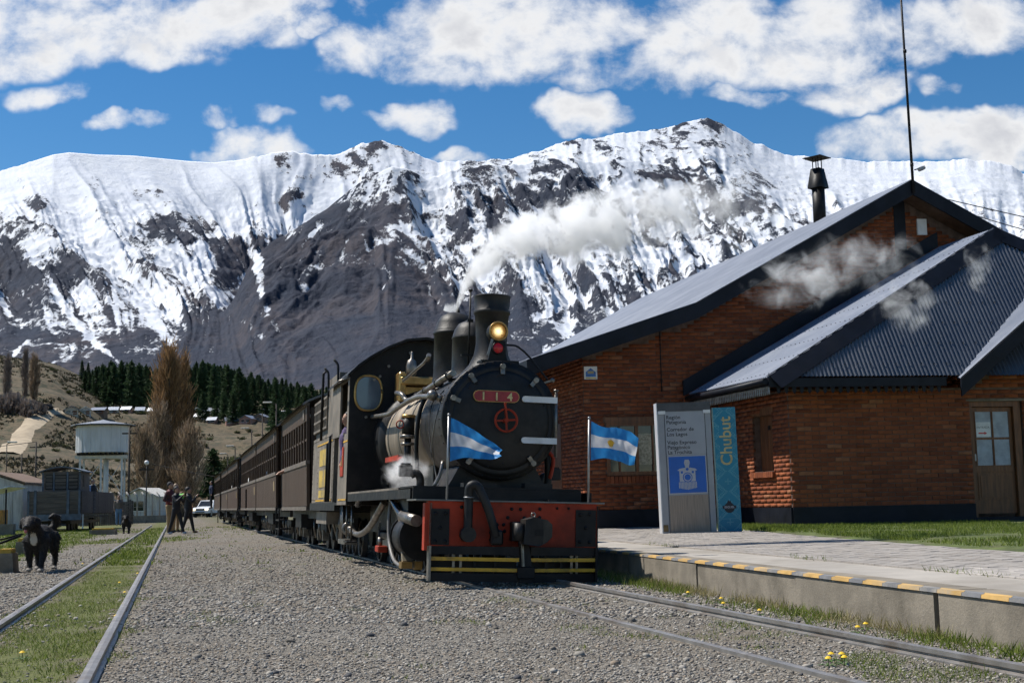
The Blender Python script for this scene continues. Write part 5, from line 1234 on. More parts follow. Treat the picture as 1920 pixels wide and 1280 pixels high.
    for yc in (vest + .9, length - 1.0):
        tk = B(MB().b2((-.62, yc - .75, .36), (-.54, yc + .75, .52)), 'truck', SOOT)
        for dy in (-.45, .45):
            for sx in (-1, 1): B(MB().cyl((sx * .36, yc + dy, .30), (sx * .47, yc + dy, .30), .27, seg=20).cyl((sx * .47, yc + dy, .30), (sx * .49, yc + dy, .30), .10, seg=12), 'wheel', SOOT, tk)
            B(MB().b2((-.66, yc + dy - .08, .20), (-.56, yc + dy + .08, .40)), 'axle_box', PIPE, tk); B(MB().tube([(-.68, yc + dy + .2, .60), (-.70, yc + dy + .16, .42), (-.66, yc + dy + .22, .24)], .022, 6), 'brake_hanger', PIPE, tk)
    return c
D2 = 1 / math.cos(TRK_H)
SA = [(11.35, 5.7, 'dark wooden passenger coach directly behind the tender', 0, 5, False, False), (17.8, 9.0, 'second wooden coach behind the tender with an open end platform', 1.15, 5, True, False), (27.1, 9.1, 'wooden coach with a black side ladder in mid train', 0, 6, True, True),
      (38.3, 10.6, 'wooden coach behind the one with the side ladder', .9, 6, True, False), (49.2, 8.2, 'last but one wooden coach of the train', 0, 5, True, False), (59.0, 11.5, 'last wooden coach at the far tail of the train', .9, 6, True, False)]
for i, (al, ln, lab, v, nw, pl, ld) in enumerate(SA): build_coach(al, ln, lab, v, nw, pl, ld, detail=i < 3)

# ------------------------------------------------------------------ tourist information totem
def build_totem():
    ALU = mat('grey_totem_aluminium', (.30, .31, .33), .5, .2, .06, 3, bump=.03, dirt=(.22, .22, .22), dirt_amt=.3); ALU_LIT = mat('totem_edge_lit_tone', (.55, .56, .58), .5, .2, .06, 3, bump=.03)
    INK = mat('dark_sign_ink', (.025, .025, .03), .7); BLU = mat('sign_blue', (.012, .105, .42), .5, 0, .08, 3, bump=.02); PALEW = mat('sign_pale_grey', (.42, .43, .45), .6, 0, .05, 4, bump=0)
    TANW = mat('bleached_wood_panel', (.30, .245, .19), .85, 0, .2, 4, stretch=(14, 1, .6), bump=.35)
    p = atZ(1231, 998, .285); W, Hh, T = .905, 2.20, .20
    t = empty('information_totem', (p[0] * .953 + .105, p[1] * .953, .275), R_(5), 'grey totem with Region Patagonia text and a blue train pictogram', 'information sign'); t.rotation_euler = (0, R_(-1.0), R_(5)); t.scale = (.945, 1, .935)
    MB().b2((.0, .004, 0), (W, T, Hh - .04)).build('body', ALU, t)
    MB().b2((-.012, -.004, 0), (.004, T + .004, Hh)).build('left_edge', ALU_LIT, t)  # paler copy of the totem grey: sun on this side put into the colour
    MB().b2((.0, -.006, Hh - .145), (W, T + .01, Hh)).build('top_band', mat('charcoal_band', (.06, .06, .065), .5), t)
    for x in (.015, W - .125): MB().b2((x, -.014, Hh - .19), (x + .12, -.007, Hh - .135)).build('sticker', WHITE, t)
    for x in (.115, W - .105): MB().b2((x, -.002, .0), (x + .008, .003, Hh - .16)).build('panel_joint', INK, t)
    fp = MB().b2((.125, -.001, 1.32), (W - .107, .0035, Hh - .155)).build('text_panel', mat('text_panel_grey', (.34, .35, .37), .55, 0, .05, 3, bump=.02), t)
    Mx = lambda x, z, y=-.0025: Matrix.Translation((x, y, z)) @ Matrix.Rotation(R_(90), 4, 'X')
    z = Hh - .275
    for ln, dz in (('Región', 0), ('Patagonia', .082), ('Corredor de', .205), ('Los Lagos', .287), ('Viejo Expreso', .425), ('Patagónico', .507), ('La Trochita', .589)): text_on(ln, .088, Mx(.145, z - dz), INK, fp, ext=.0008, bold=.0008)
    bp = MB().b2((.135, -.004, .665), (W - .117, .0035, 1.305)).build('pictogram_panel', PALEW, t)
    b1 = MB().b2((.150, -.007, .68), (W - .132, -.0042, 1.29)).build('blue_field', BLU, bp)
    cx = W / 2 + .005; y = -.0095
    def sh(poly, nm='pictogram', m=PALEW, yy=y): return MB().prism([(cx + a, yy, b) for a, b in poly], (0, .002, 0)).build(nm, m, b1)
    sh([(-.05, 1.18), (.05, 1.18), (.04, 1.15), (.028, 1.10), (-.028, 1.10), (-.04, 1.15)], 'pictogram_chimney'); sh([(-.033, 1.235), (.033, 1.235), (.05, 1.182), (-.05, 1.182)], 'pictogram_chimney')
    sh([(-.17, 1.055), (-.13, 1.085), (-.05, 1.10), (.05, 1.10), (.13, 1.085), (.17, 1.055), (.135, 1.05), (.135, .87), (-.135, .87), (-.135, 1.05)], 'pictogram_cab')
    for s in (-1, 1): sh([(s * .075, 1.045), (s * .11, 1.045), (s * .11, 1.005), (s * .075, 1.005)], 'pictogram_window', BLU, y - .0025)
    disc = lambda r, zc: [(r * math.cos(2 * math.pi * k / 28), zc + r * math.sin(2 * math.pi * k / 28)) for k in range(28)]
    sh([(-.04, 1.10), (.04, 1.10), (.04, 1.03), (-.04, 1.03)], 'pictogram_lamp_box', PALEW, y - .002)
    sh(disc(.024, 1.075), 'pictogram_lamp', BLU, y - .0048); sh(disc(.082, .94), 'pictogram_boiler_rim', BLU, y - .0025); sh(disc(.068, .94), 'pictogram_boiler_ring', PALEW, y - .005); sh(disc(.052, .94), 'pictogram_boiler_face', BLU, y - .0075)
    for k in range(13):
        a = -.15 + k * .0236; sh([(a, .862), (a + .016, .862), (a + .016, .76 - .028 * (1 - abs(k - 6) / 6)), (a, .76 - .028 * (1 - abs(k - 6) / 6))], 'pictogram_pilot')
    MB().b2((.132, -.003, .03), (W - .114, .0035, .64)).build('wood_panel', TANW, t)
    MB().b2((.012, -.012, .05), (.09, -.002, .16)).build('broken_corner', mat('rusty_patch', (.16, .11, .05), .9, 0, .4, 12), t)
    # ---- turquoise side panel
    q = empty('turquoise_totem', Vector(t.location) + Vector((W * .945 * math.cos(R_(5)) + .045, W * math.sin(R_(5)) + .02, 0)), R_(-6), 'turquoise patterned totem panel lettered Chubut beside the grey totem', 'information sign'); q.rotation_euler = (0, R_(-1.0), R_(-6)); q.scale = (.97, 1, .94)
    TUR = mat('turquoise_print', (.012, .20, .30), .5, 0, .1, 2, bump=.02); LT = mat('pale_turquoise_print', (.10, .34, .40), .5, 0, .1, 5, bump=0); TE = mat('panel_edge_green', (.25, .36, .33), .6)
    w2, h2 = .36, 2.10
    MB().b2((0, 0, 0), (w2, .16, h2)).build('panel', TUR, q); MB().b2((-.02, -.002, 0), (-.001, .162, h2)).build('panel_side', TE, q)
    mb = MB(); nx, c = 17, w2 / 17; nz = int(h2 / c); P = 16
    for j in range(nz):
        for i in range(nx):
            u = abs(i - 8); v = abs((j % P) - P // 2)
            dmd = u + v
            on_ = (dmd in (9, 10)) or (dmd == 12 and (u + j) % 2 == 0) or (u <= 2 and v == 0) or (u == 0 and v <= 2) or (u >= 7 and v in (3, 4) and (j % 2 == 0))
            if on_ and not (.55 < j * c / h2 < .93 and u < 5): mb.b2((i * c + .003, -.0022, j * c + .003), ((i + 1) * c - .003, -.0008, (j + 1) * c - .003))
    mb.build('pixel_pattern', LT, q, 'stuff')
    text_on('Chubut', .27, Matrix.Translation((.27, -.003, 1.12)) @ Matrix.Rotation(R_(90), 4, 'X') @ Matrix.Rotation(R_(90), 4, 'Z'), mat('sand_yellow_lettering', (.50, .42, .19), .6), q, ext=.001, bold=.004)
    bd = MB().prism([(.18 + .085 * math.cos(a), -.0045, .42 + .085 * math.sin(a)) for a in (2 * math.pi * k / 24 for k in range(24))], (0, .002, 0)).build('badge', INK, q)
    MB().prism([(.07, -.006, .405), (.29, -.006, .405), (.29, -.006, .455), (.07, -.006, .455)], (0, .0012, 0)).build('badge_banner', INK, bd); MB().prism([(.14, -.006, .49), (.22, -.006, .49), (.20, -.006, .54), (.185, -.006, .525), (.17, -.006, .55)], (0, .0012, 0)).build('badge_mountain', INK, bd)
    text_on('ESQUEL', .046, Matrix.Translation((.18, -.0075, .415)) @ Matrix.Rotation(R_(90), 4, 'X'), PALEW, bd, ext=.0005, align='CENTER', bold=.001)
    MB().b2((.03, -.002, .235), (.33, -.0008, .241)).build('rule', LT, q)
build_totem()

# ------------------------------------------------------------------ figures: one skin per body, grown from tapered limbs
def remesh(mb, vox=.02, smooth=4):
    me = mb.mesh('body'); o = bpy.data.objects.new('tmp', me); COL.objects.link(o)
    m = o.modifiers.new('r', 'REMESH'); m.mode = 'VOXEL'; m.voxel_size = vox
    s = o.modifiers.new('s', 'SMOOTH'); s.iterations = smooth; s.factor = .5
    r = bpy.data.meshes.new_from_object(o.evaluated_get(bpy.context.evaluated_depsgraph_get()))
    COL.objects.unlink(o); bpy.data.objects.remove(o); r.polygons.foreach_set('use_smooth', np.ones(len(r.polygons), bool)); return r
def limb(mb, pts, rads, seg=10):
    P = [Vector(p) for p in pts]
    for p, r in zip(P, rads): mb.ball(p, r, seg, 6)
    for (a, ra), (b, rb) in zip(zip(P, rads), list(zip(P, rads))[1:]): mb.cyl(a, b, ra, rb, seg)
def fur_material(white):
    m, t = newmat('black_fur_white_chest' if white else 'black_fur'); c = t.coord(); n = t.noise(t.mapp(c, sc=(1, 1, .4)), 40, 4, .6)
    col = t.mix(n.sm(.3, .75), (.007, .006, .006), (.030, .025, .021))
    if white:
        d = t.new('VectorMath', operation='MULTIPLY_ADD'); t.ln(c, d.inputs[0]); d.inputs[1].default_value = (1 / .062, 1 / .10, 1 / .13); d.inputs[2].default_value = (.01 / .062, .40 / .10, -.43 / .13)
        q = t.new('VectorMath', operation='LENGTH'); t.ln(d.outputs[0], q.inputs[0]); k = (X(t.t, q.outputs['Value']) + (n - .5) * .8).sm(1.05, .8); z = t.sep(c)[2]
        col = t.mix(k, col, (.50, .46, .40)); col = t.mix((z + (n - .5) * .05).sm(.075, .045) * .6, col, (.42, .38, .33))
    t.out(t.bsdf(col, .7, 0, t.bump(n, .6, .01), .3)); return m
SKIN = mat('skin', (.38, .21, .14), .6, 0, .1, 10, bump=.03)
HAIR = mat('dark_hair', (.015, .011, .009), .6, 0, .3, 20)
def build_dog(loc, rz, sc, label, white_chest=True, tail_up=True):
    FUR = fur_material(white_chest); d = empty('dog', loc, rz, label, 'dog', 'black dogs'); d.scale = (sc, sc, sc)          # faces -y
    mb = MB()
    limb(mb, [(0, -.20, .50), (0, .02, .52), (0, .24, .53), (0, .40, .50)], [.135, .140, .12, .105])                   # trunk
    limb(mb, [(0, -.26, .46), (0, -.22, .40)], [.115, .10]); limb(mb, [(0, -.28, .55), (-.02, -.40, .64), (-.03, -.46, .68)], [.105, .092, .082])   # chest, neck
    limb(mb, [(-.03, -.50, .69), (-.03, -.58, .665), (-.03, -.67, .63), (-.03, -.71, .625)], [.098, .078, .052, .042])   # head, muzzle
    for s in (-1, 1):
        limb(mb, [(-.03 + s * .075, -.47, .745), (-.03 + s * .115, -.475, .70), (-.03 + s * .125, -.49, .63)], [.028, .034, .022])    # ears
        fx = -.05 * (s == -1)
        limb(mb, [(s * .10, -.22, .44), (s * .105, -.22 - .03 * s, .27), (s * .10, -.24 - .09 * s, .14), (s * .10, -.27 - .10 * s, .045)], [.085, .058, .042, .040]); mb.ball((s * .10, -.30 - .10 * s, .03), .045, 8, 6, (1, 1.3, .6))
        limb(mb, [(s * .10, .36, .46), (s * .115, .32 + .02 * s, .33), (s * .11, .43 + .05 * s, .20), (s * .105, .40 + .06 * s, .045)], [.105, .075, .042, .036]); mb.ball((s * .105, .37 + .06 * s, .03), .042, 8, 6, (1, 1.3, .6))
    if tail_up: limb(mb, [(0, .42, .55), (.06, .50, .60), (.11, .52, .67), (.12, .47, .74), (.09, .40, .77), (.05, .34, .75)], [.06, .055, .058, .058, .045, .02])
    else: limb(mb, [(0, .46, .54), (.02, .56, .44), (.02, .6, .32)], [.04, .035, .02])
    me = remesh(mb, .018, 3); me.materials.append(FUR); b = link('body', me, None, d)
    MB().ball((-.03, -.752, .635), .019, 8, 6).build('nose', mat('wet_nose', (.01, .01, .01), .2), d)
    for s in (-1, 1): MB().ball((-.03 + s * .045, -.585, .715), .012, 8, 6).build('eye', mat('brown_eye', (.03, .015, .006), .15), d)
    if white_chest: MB().ball((-.035, -.715, .578), .026, 8, 6, (.8, .7, 1.3)).build('tongue', mat('pink_tongue', (.5, .16, .17), .4), d)
    # shaggy coat: short hair tufts over the body
    r = np.random.default_rng(5); n = 5000; V = np.array([v.co[:] for v in me.vertices]); N = np.array([v.normal[:] for v in me.vertices]); k = r.integers(0, len(V), n)
    p = V[k]; nn = N[k]; tl = np.stack([nn[:, 0] * .35, np.full(n, .5), -np.full(n, .6)], 1) + r.normal(0, .25, (n, 3)); tip = p + nn * .012 + tl * (r.uniform(.02, .05, n) * np.where((p[:, 2] > .3) & (p[:, 1] > -.45), 1, .35))[:, None]; sd = np.cross(nn, tl); sd /= np.linalg.norm(sd, axis=1)[:, None] + 1e-6
    W = np.stack([p - sd * .006, p + sd * .006, tip], 1).reshape(-1, 3); o = link('shaggy_coat', np_mesh('coat', W, np.arange(n * 3).reshape(-1, 3)), FUR, d); o['kind'] = 'stuff'
    return d
build_dog((-6.72, 18.9, 0), R_(7), 1.0, 'big shaggy black dog with white chest trotting beside the left track', True, True)
build_dog((-14.1, 48.4, 0), R_(15), .86, 'smaller black dog walking in front of the distant wooden wagon', False, False)

def build_person(loc, rz, h, label, top, legs, group=None, pose='stand', hair=HAIR, arm='down', stride=.0, cap=None, extra=None, seated=False):
    """faces -y; h standing height; built at 1.75 and scaled"""
    p = empty('person', loc, rz, label, 'person', group); s = h / 1.75; p.scale = (s, s, s)
    skin = MB(); limb(skin, [(0, 0, 1.44), (0, -.01, 1.52)], [.055, .05]); skin.ball((0, -.015, 1.635), .105, 14, 10, (.76, .92, 1.1)); limb(skin, [(0, -.10, 1.60), (0, -.118, 1.625)], [.02, .014]); skin.ball((0, -.06, 1.56), .055, 10, 6, (.9, .8, .7))
    limb(skin, [(0, 0, .98), (0, 0, 1.2), (0, 0, 1.40), (0, 0, 1.46)], [.10, .10, .10, .055])
    if not seated:
        for q in (-1, 1): limb(skin, [(q * .06, 0, .96), (q * .10, -.9 * stride * q * .5 - .02, .50), (q * .10, -stride * q * .9, .10)], [.07, .05, .038])
    for q in (-1, 1): skin.ball((q * .08, .0, 1.63), .022, 6, 5, (.5, .8, 1.2))
    tp = MB(); limb(tp, [(0, .0, .98), (0, .0, 1.12), (0, -.005, 1.30), (0, .0, 1.40)], [.155, .15, .165, .13]);
    for q in (-1, 1): limb(tp, [(q * .08, 0, 1.0), (q * .09, 0, 1.2), (q * .11, 0, 1.36)], [.10, .10, .09])
    for q in (-1, 1):
        sh = (q * .195, 0, 1.385)
        if arm == 'down' or (arm == 'one' and q == -1): el, ha = (q * .24, .02, 1.12), (q * .23, -.06, .88)
        elif arm == 'hips': el, ha = (q * .30, .06, 1.14), (q * .15, -.14, 1.05)
        else: el, ha = (q * .24, -.16, 1.18), (q * .07, -.36, 1.44)
        limb(tp, [sh, el, tuple(Vector(el).lerp(Vector(ha), .8))], [.068, .052, .042]); limb(skin, [(0, 0, 1.36), sh, el, tuple(Vector(el).lerp(Vector(ha), .75)), ha], [.05, .045, .036, .032, .036]); hv = (Vector(ha) - Vector(el)).normalized()
        for f in range(4): limb(skin, [Vector(ha) + Vector((.024 * (f - 1.5), 0, 0)), Vector(ha) + Vector((.024 * (f - 1.5), 0, 0)) + hv * (.065 + .012 * (f in (1, 2)))], [.012, .009], 6)
        limb(skin, [Vector(ha), Vector(ha) + Vector((-q * .04, -.03, .02))], [.013, .01], 6)
    lg = MB(); limb(lg, [(0, 0, .98), (0, 0, .90)], [.15, .15])
    for q in (-1, 1):
        k = stride * q; limb(lg, [(q * .09, 0, .92), (q * .10, -.9 * k * .5 - .02, .50), (q * .10, -k * .9, .10)], [.105, .072, .052])
        sho = MB().ball((q * .10, -k * .9 - .06, .045), .062, 10, 6, (.72, 1.75, .7)).build('shoe', extra if extra else mat('dark_shoe', (.05, .045, .04), .6), p)
    for mb, nm, m in ((skin, 'body', SKIN), (tp, 'jacket', top), (lg, 'trousers', legs)):
        if seated and nm == 'trousers': continue
        me = remesh(mb, .018, 3); me.materials.append(m); link(nm, me, None, p)
    for q in (-1, 1): MB().ball((q * .032, -.108, 1.645), .010, 6, 5).build('eye', HAIR, p)
    MB().b2((-.025, -.116, 1.578), (.025, -.106, 1.586)).build('mouth', mat('lips', (.25, .08, .07), .6), p)
    hr = MB(); hr.ball((0, .012, 1.668), .108, 12, 8, (.80, .95, .98)); hr.v = [v if not (v[1] < -.045 and v[2] < 1.69) else (v[0], -.045, v[2]) for v in hr.v]; hr.build('cap' if cap else 'hair', cap or hair, p)
    if seated:
        for c in list(COL.objects):
            if c.parent == p and c.name.startswith('shoe'): bpy.data.objects.remove(c)
    return p
JB = mat('black_jacket', (.014, .014, .017), .7, 0, .3, 8); JR = mat('red_black_jacket', (.16, .015, .02), .7, 0, .9, 2.2, col2=(.012, .012, .014)); TANT = mat('tan_trousers', (.30, .19, .09), .8); BLK = mat('black_trousers', (.012, .012, .014), .75); JEAN = mat('blue_jeans', (.10, .18, .30), .85); GRYJ = mat('grey_brown_vest', (.14, .11, .09), .8); BLUSH = mat('light_blue_shirt', (.22, .36, .55), .8)
GP = 'visitors photographing the train'
def gp(px, py): q = atZ(px, py, 0); return (q[0], q[1], 0)
build_person(gp(318, 999), R_(75), 1.80, 'man in red and black jacket and tan trousers at the left of the group', JR, TANT, GP, arm='hips', cap=mat('dark_cap', (.02, .02, .022), .8))
build_person(gp(329, 997.5), R_(60), 1.76, 'fair haired person in tan trousers half hidden at the back of the group', GRYJ, TANT, GP, arm='up', hair=mat('light_brown_hair', (.22, .15, .09), .6))
w3 = build_person(gp(330, 1001), R_(70), 1.60, 'woman all in black with ponytail striding in front of the group', JB, BLK, GP, arm='up', stride=.27, extra=mat('pale_sneaker', (.4, .4, .42), .6))
MB().ball((.03, .10, 1.62), .06, 8, 6, (.7, 1, 1.5)).build('ponytail', HAIR, w3)
w4 = build_person(gp(352, 999), R_(100), 1.60, 'woman in black with bright green hood stepping at the right of the group', JB, BLK, GP, arm='up', stride=.24, extra=mat('brown_boot', (.20, .10, .06), .6))
MB().ball((.0, .20, 1.42), .13, 12, 8, (1.0, 1.35, .75)).build('green_hood', mat('lime_green_fabric', (.13, .48, .07), .7), w4)
MB().tube(bez([(.12, -.12, 1.0), (.16, -.05, .8), (.14, .05, .62), (.18, .1, .52)], 4), .09, 8, rads=[.06, .08, .10, .11, .12, .12, .11, .1, .1, .09, .08, .07, .05]).build('carried_coat', mat('dark_red_coat', (.10, .02, .015), .8), w4)
for w in (w3, w4): MB().box((0, -.40, 1.47), (.075, .012, .14), rx=R_(15)).build('phone', BLACK, w)
build_person(gp(222, 985), R_(20), 1.70, 'man in grey vest and blue jeans standing by the wooden wagon', GRYJ, JEAN, cap=mat('dark_cap', (.02, .02, .022), .8))

# ------------------------------------------------------------------ old wooden wagon on the left
OLDW = mat('weathered_grey_planks', (.115, .095, .08), .85, 0, .35, 2.5, stretch=(.6, 6, 6), bump=.4, dirt=(.05, .042, .036), dirt_amt=.6, rnd=.4)
BLUG = mat('blue_grey_wagon_paint', (.10, .125, .16), .7, 0, .3, 4, dirt=(.05, .05, .055), dirt_amt=.6)
def build_wagon():
    a = atY(50, 975, 56.5); w = empty('wooden_wagon', (a[0], 56.5, 0), TRK_H * .6, 'weathered wooden goods wagon with a raised guard booth on the left', 'wagon'); Wd, Ln = 2.2, 9.2
    B = lambda mb, n, m, p=w: mb.build(n, m, p)
    e = B(MB().b2((0, .0, .75), (Wd, .05, 1.72)), 'end_wall', OLDW); hs = [.76, .98, 1.0, 1.34, 1.36, 1.71]
    for z0, z1 in ((.76, .95), (.96, 1.20), (1.21, 1.46), (1.47, 1.71)): B(MB().b2((.02, -.03, z0), (Wd - .02, -.002, z1 - .008)), 'plank', OLDW, e)
    for x in (.28, 1.62): B(MB().b2((x, -.07, .5), (x + .11, -.031, 1.76)), 'stanchion', BLUG)
    B(MB().b2((-.02, -.06, .48), (Wd + .02, .1, .74)), 'headstock', BLUG)
    for x in (.02, Wd - .1): B(MB().b2((x, -.05, .7), (x + .08, .0 - .004, 1.74)), 'corner_post', BLUG)
    sd = B(MB().b2((Wd - .05, .06, .75), (Wd, Ln, 1.72)), 'side_wall', OLDW); n = 46
    for k in range(n): B(MB().b2((Wd + .002, .07 + k * (Ln - .1) / n, .76), (Wd + .03, .07 + (k + 1) * (Ln - .1) / n - .012, 1.70)), 'plank', OLDW, sd)
    B(MB().b2((0, .06, .75), (.05, Ln, 1.72)), 'side_wall', OLDW); B(MB().b2((0, Ln, .75), (Wd, Ln + .05, 1.72)), 'end_wall', OLDW); B(MB().b2((.05, .05, .72), (Wd - .05, Ln, .78)), 'floor', OLDW)
    # booth
    x0, x1, y0, y1 = .55, 2.12, .35, 2.6
    for nm, p0, p1 in (('booth_wall', (x0, y0, 1.6), (x1, y0 + .04, 2.55)), ('booth_wall', (x1 - .04, y0 + .041, 1.6), (x1, y1, 2.55)), ('booth_wall', (x0, y0 + .041, 1.6), (x0 + .04, y1, 2.55)), ('booth_wall', (x0, y1, 1.6), (x1, y1 + .04, 2.55))): B(MB().b2(p0, p1), nm, OLDW)
    for a0, a1 in ((x0 + .12, x0 + .42), (x0 + .50, x0 + .98), (x0 + 1.06, x1 - .1)):
        f = B(MB().b2((a0, y0 - .02, 1.78), (a1, y0 - .004, 2.42)), 'window', BLACK); 
        for k in range(4): B(MB().b2((a0 + .02, y0 - .035, 1.82 + k * .15), (a1 - .02, y0 - .021, 1.94 + k * .15)), 'shutter_slat', OLDW, f)
    for x in (x0 - .02, x0 + .43, x0 + .99, x1 - .07): B(MB().b2((x, y0 - .05, 1.6), (x + .07, y0 - .03 - .008, 2.52)), 'booth_post', BLUG)
    B(MB().b2((x1 + .002, y0 + .5, 1.9), (x1 + .02, y0 + 1.0, 2.4)), 'window', BLACK)
    arc = [(x0 - .12 + (x1 - x0 + .24) * k / 10, 2.52 + .20 * math.sin(math.pi * k / 10)) for k in range(11)]; mb = MB()
    for (xa, za), (xb, zb) in zip(arc, arc[1:]): mb.prism([(xa, y0 - .15, za), (xb, y0 - .15, zb), (xb, y0 - .15, zb + .05), (xa, y0 - .15, za + .05)], (0, y1 - y0 + .35, 0))
    B(mb, 'booth_roof', BLUG)
    for y in (1.2, 2.0, 7.0, 7.8):
        for x in (.72, 1.48): B(MB().cyl((x - .04, y, .27), (x + .04, y, .27), .27, seg=18), 'wheel', SOOT)
    B(MB().b2((.5, .5, .32), (1.7, 8.6, .46)), 'underframe', SOOT); B(MB().b2((1.03, -.12, .30), (1.17, -.061, .62), bev=.02), 'coupler', SOOT)
    mb = MB(); mb.b2((1.05, -.09, .05), (1.12, -.065, .5)); B(mb, 'chain_hanger', BLUG); B(MB().bar((Wd + .06, .2, .1), (Wd + .05, .25, .72), .05, .05), 'brake_lever', WHITE)
    mb = MB()
    for yy in (3.0, 3.4): mb.b2((Wd + .04, yy, .7), (Wd + .06, yy + .03, 1.75))
    for k in range(6): mb.b2((Wd + .045, yy - .4, .8 + k * .16), (Wd + .06, yy + .03, .83 + k * .16))
    B(mb, 'ladder', BLUG)
    M = Matrix.Translation(w.location) @ Matrix.Rotation(TRK_H * .6, 4, 'Z')
    for (x, y, lab, c) in ((1.75, 4.2, 'person in light blue shirt standing inside the wooden wagon', BLUSH), (1.9, 4.9, 'person in dark jacket beside the blue shirt inside the wagon', JB)): build_person(M @ Vector((x, y, .785)), R_(60), 1.5, lab, c, BLK, 'people in the wagon')
build_wagon()

# ------------------------------------------------------------------ water tower, sheds, fence, poles
TANKM = mat('white_tank_steel', (.55, .56, .57), .55, 0, .08, 1.5, stretch=(2, 2, .4), bump=.05, dirt=(.38, .37, .35), dirt_amt=.5)
def build_tower():
    Y = 104.0; c = atY(191, 960, Y); t = empty('water_tower', (c[0], Y, 0), R_(12), 'white steel water tank on tall legs behind the wagon', 'water tower'); Rt, z0, z1 = 2.02, 5.35, 7.45
    B = lambda mb, n, m, p=t: mb.build(n, m, p); n = 16
    for k in range(n):
        a0, a1 = 2 * math.pi * k / n + .006, 2 * math.pi * (k + 1) / n - .006; am = (a0 + a1) / 2
        pts = [(r * math.cos(a), r * math.sin(a), z0) for r, a in ((Rt, a0), (Rt + .02, am), (Rt, a1), (Rt - .03, a1), (Rt - .03, a0))]; B(MB().prism(pts, (0, 0, z1 - z0)), 'tank_panel', TANKM)
        B(MB().bar((Rt * math.cos(a0), Rt * math.sin(a0), z0), (Rt * math.cos(a0), Rt * math.sin(a0), z1), .06, .05), 'seam_strip', TANKM)
    B(MB().lathe([(Rt - .1, z0 - .02), (.001, z0 - .02)]), 'tank_floor', TANKM)
    B(MB().lathe([(Rt + .42, z1 + .02), (Rt + .42, z1 + .08), (.35, z1 + .42), (.0005, z1 + .52)], seg=10, smooth=False), 'tank_roof', mat('grey_tank_roof', (.25, .26, .28), .5, .3)); B(MB().lathe([(Rt + .44, z1 - .04), (Rt + .44, z1 + .03), (Rt + .3, z1 + .03), (Rt + .3, z1 - .04), (Rt + .44, z1 - .04)], seg=10, smooth=False), 'roof_rim', BLACK)
    for k in range(11): x = -1.7 + k * .34; B(MB().b2((x - .06, -1.9, z0 - .22), (x + .06, 1.9, z0 - .05)), 'joist', BLACK)
    for y in (-1.35, 0, 1.35): B(MB().b2((-1.95, y - .06, z0 - .46), (1.95, y + .06, z0 - .23)), 'girder', TANKM)
    for x in (-1.55, 0.0, 1.55):
        for y in (-1.35, 1.35):
            l = B(MB().b2((x - .07, y - .07, 0), (x + .07, y + .07, z0 - .46)), 'leg', TANKM)
    B(MB().cyl((.3, 0, 0), (.3, 0, z0), .16, seg=14), 'riser_pipe', TANKM)
    for a, b in (((-1.55, -1.35, 4.6), (0, -1.35, 2.2)), ((0, -1.35, 4.6), (1.55, -1.35, 2.2)), ((-1.55, -1.35, 2.2), (0, -1.35, 4.6)), ((0, -1.35, 2.2), (1.55, -1.35, 4.6))): B(MB().bar(a, b, .035, .035), 'brace', TANKM)
    B(MB().b2((-1.45, -1.42, 1.55), (1.9, -1.28, 1.70)), 'tie_beam', TANKM)
build_tower()
SHEDW = mat('white_shed_sheeting', (.52, .50, .46), .7, 0, .08, 2, stretch=(5, 5, .5), bump=.2, dirt=(.27, .25, .22), dirt_amt=.8)
def simple_house(name, label, cat, x, Y, z, w, d, h, rise, wallm, roofm, rz=0.0, group=None, oh=.25, door=True, win=2, ridge='x', base=1.5):
    o = empty(name, (x, Y, z), rz, label, cat, group); B = lambda mb, n, m, p=o: mb.build(n, m, p)
    if ridge == 'x':
        bd = B(MB().prism([(-w / 2, 0, -base), (-w / 2, d, -base), (-w / 2, d, h), (-w / 2, d / 2, h + rise), (-w / 2, 0, h)], (w, 0, 0)), 'wall', wallm)
        for s in (0, 1): B(MB().prism([(-w / 2 - oh, d / 2, h + rise + .05), (-w / 2 - oh, -oh if s == 0 else d + oh, h - rise * oh / (d / 2) + .05), (-w / 2 - oh, -oh if s == 0 else d + oh, h - rise * oh / (d / 2) + .14), (-w / 2 - oh, d / 2, h + rise + .14)], (w + 2 * oh, 0, 0)), 'roof_slope', roofm)
    else:
        bd = B(MB().prism([(-w / 2, 0, -base), (w / 2, 0, -base), (w / 2, 0, h), (0, 0, h + rise), (-w / 2, 0, h)], (0, d, 0)), 'wall', wallm)
        for s in (-1, 1): B(MB().prism([(0, -oh, h + rise + .05), (s * (w / 2 + oh), -oh, h - rise * oh / (w / 2) + .05), (s * (w / 2 + oh), -oh, h - rise * oh / (w / 2) + .14), (0, -oh, h + rise + .14)], (0, d + 2 * oh, 0)), 'roof_slope', roofm)
    for k in range(win):
        xx = -w / 2 + w * (k + .7) / (win + .5); f = B(MB().b2((xx - .45, -.03, h * .40), (xx + .45, -.002, h * .82)), 'window', GLASS); B(MB().b2((xx - .5, -.06, h * .36), (xx + .5, -.031, h * .40)), 'sill', WHITE, f)
    if door: B(MB().b2((w / 2 - 1.1, -.03, 0), (w / 2 - .3, -.002, min(h * .85, 2.0))), 'door', WOOD)
    return o
q = atY(2, 985, 62)
sh = simple_house('white_shed', 'white sheeted shed with brown roof edge at the left margin', 'shed', q[0] - .55, 62, -.0, 3.0, 5, 2.15, .5, SHEDW, mat('brown_roof_edge', (.16, .10, .06), .7), R_(4), win=0, door=False, ridge='y', oh=.12, base=.1)
for k in range(7): MB().b2((-1.45 + k * .42, -.03, .05), (-1.45 + k * .42 + .39, -.003, 1.95)).build('sheet', SHEDW, sh)
q = atY(4, 985, 50)
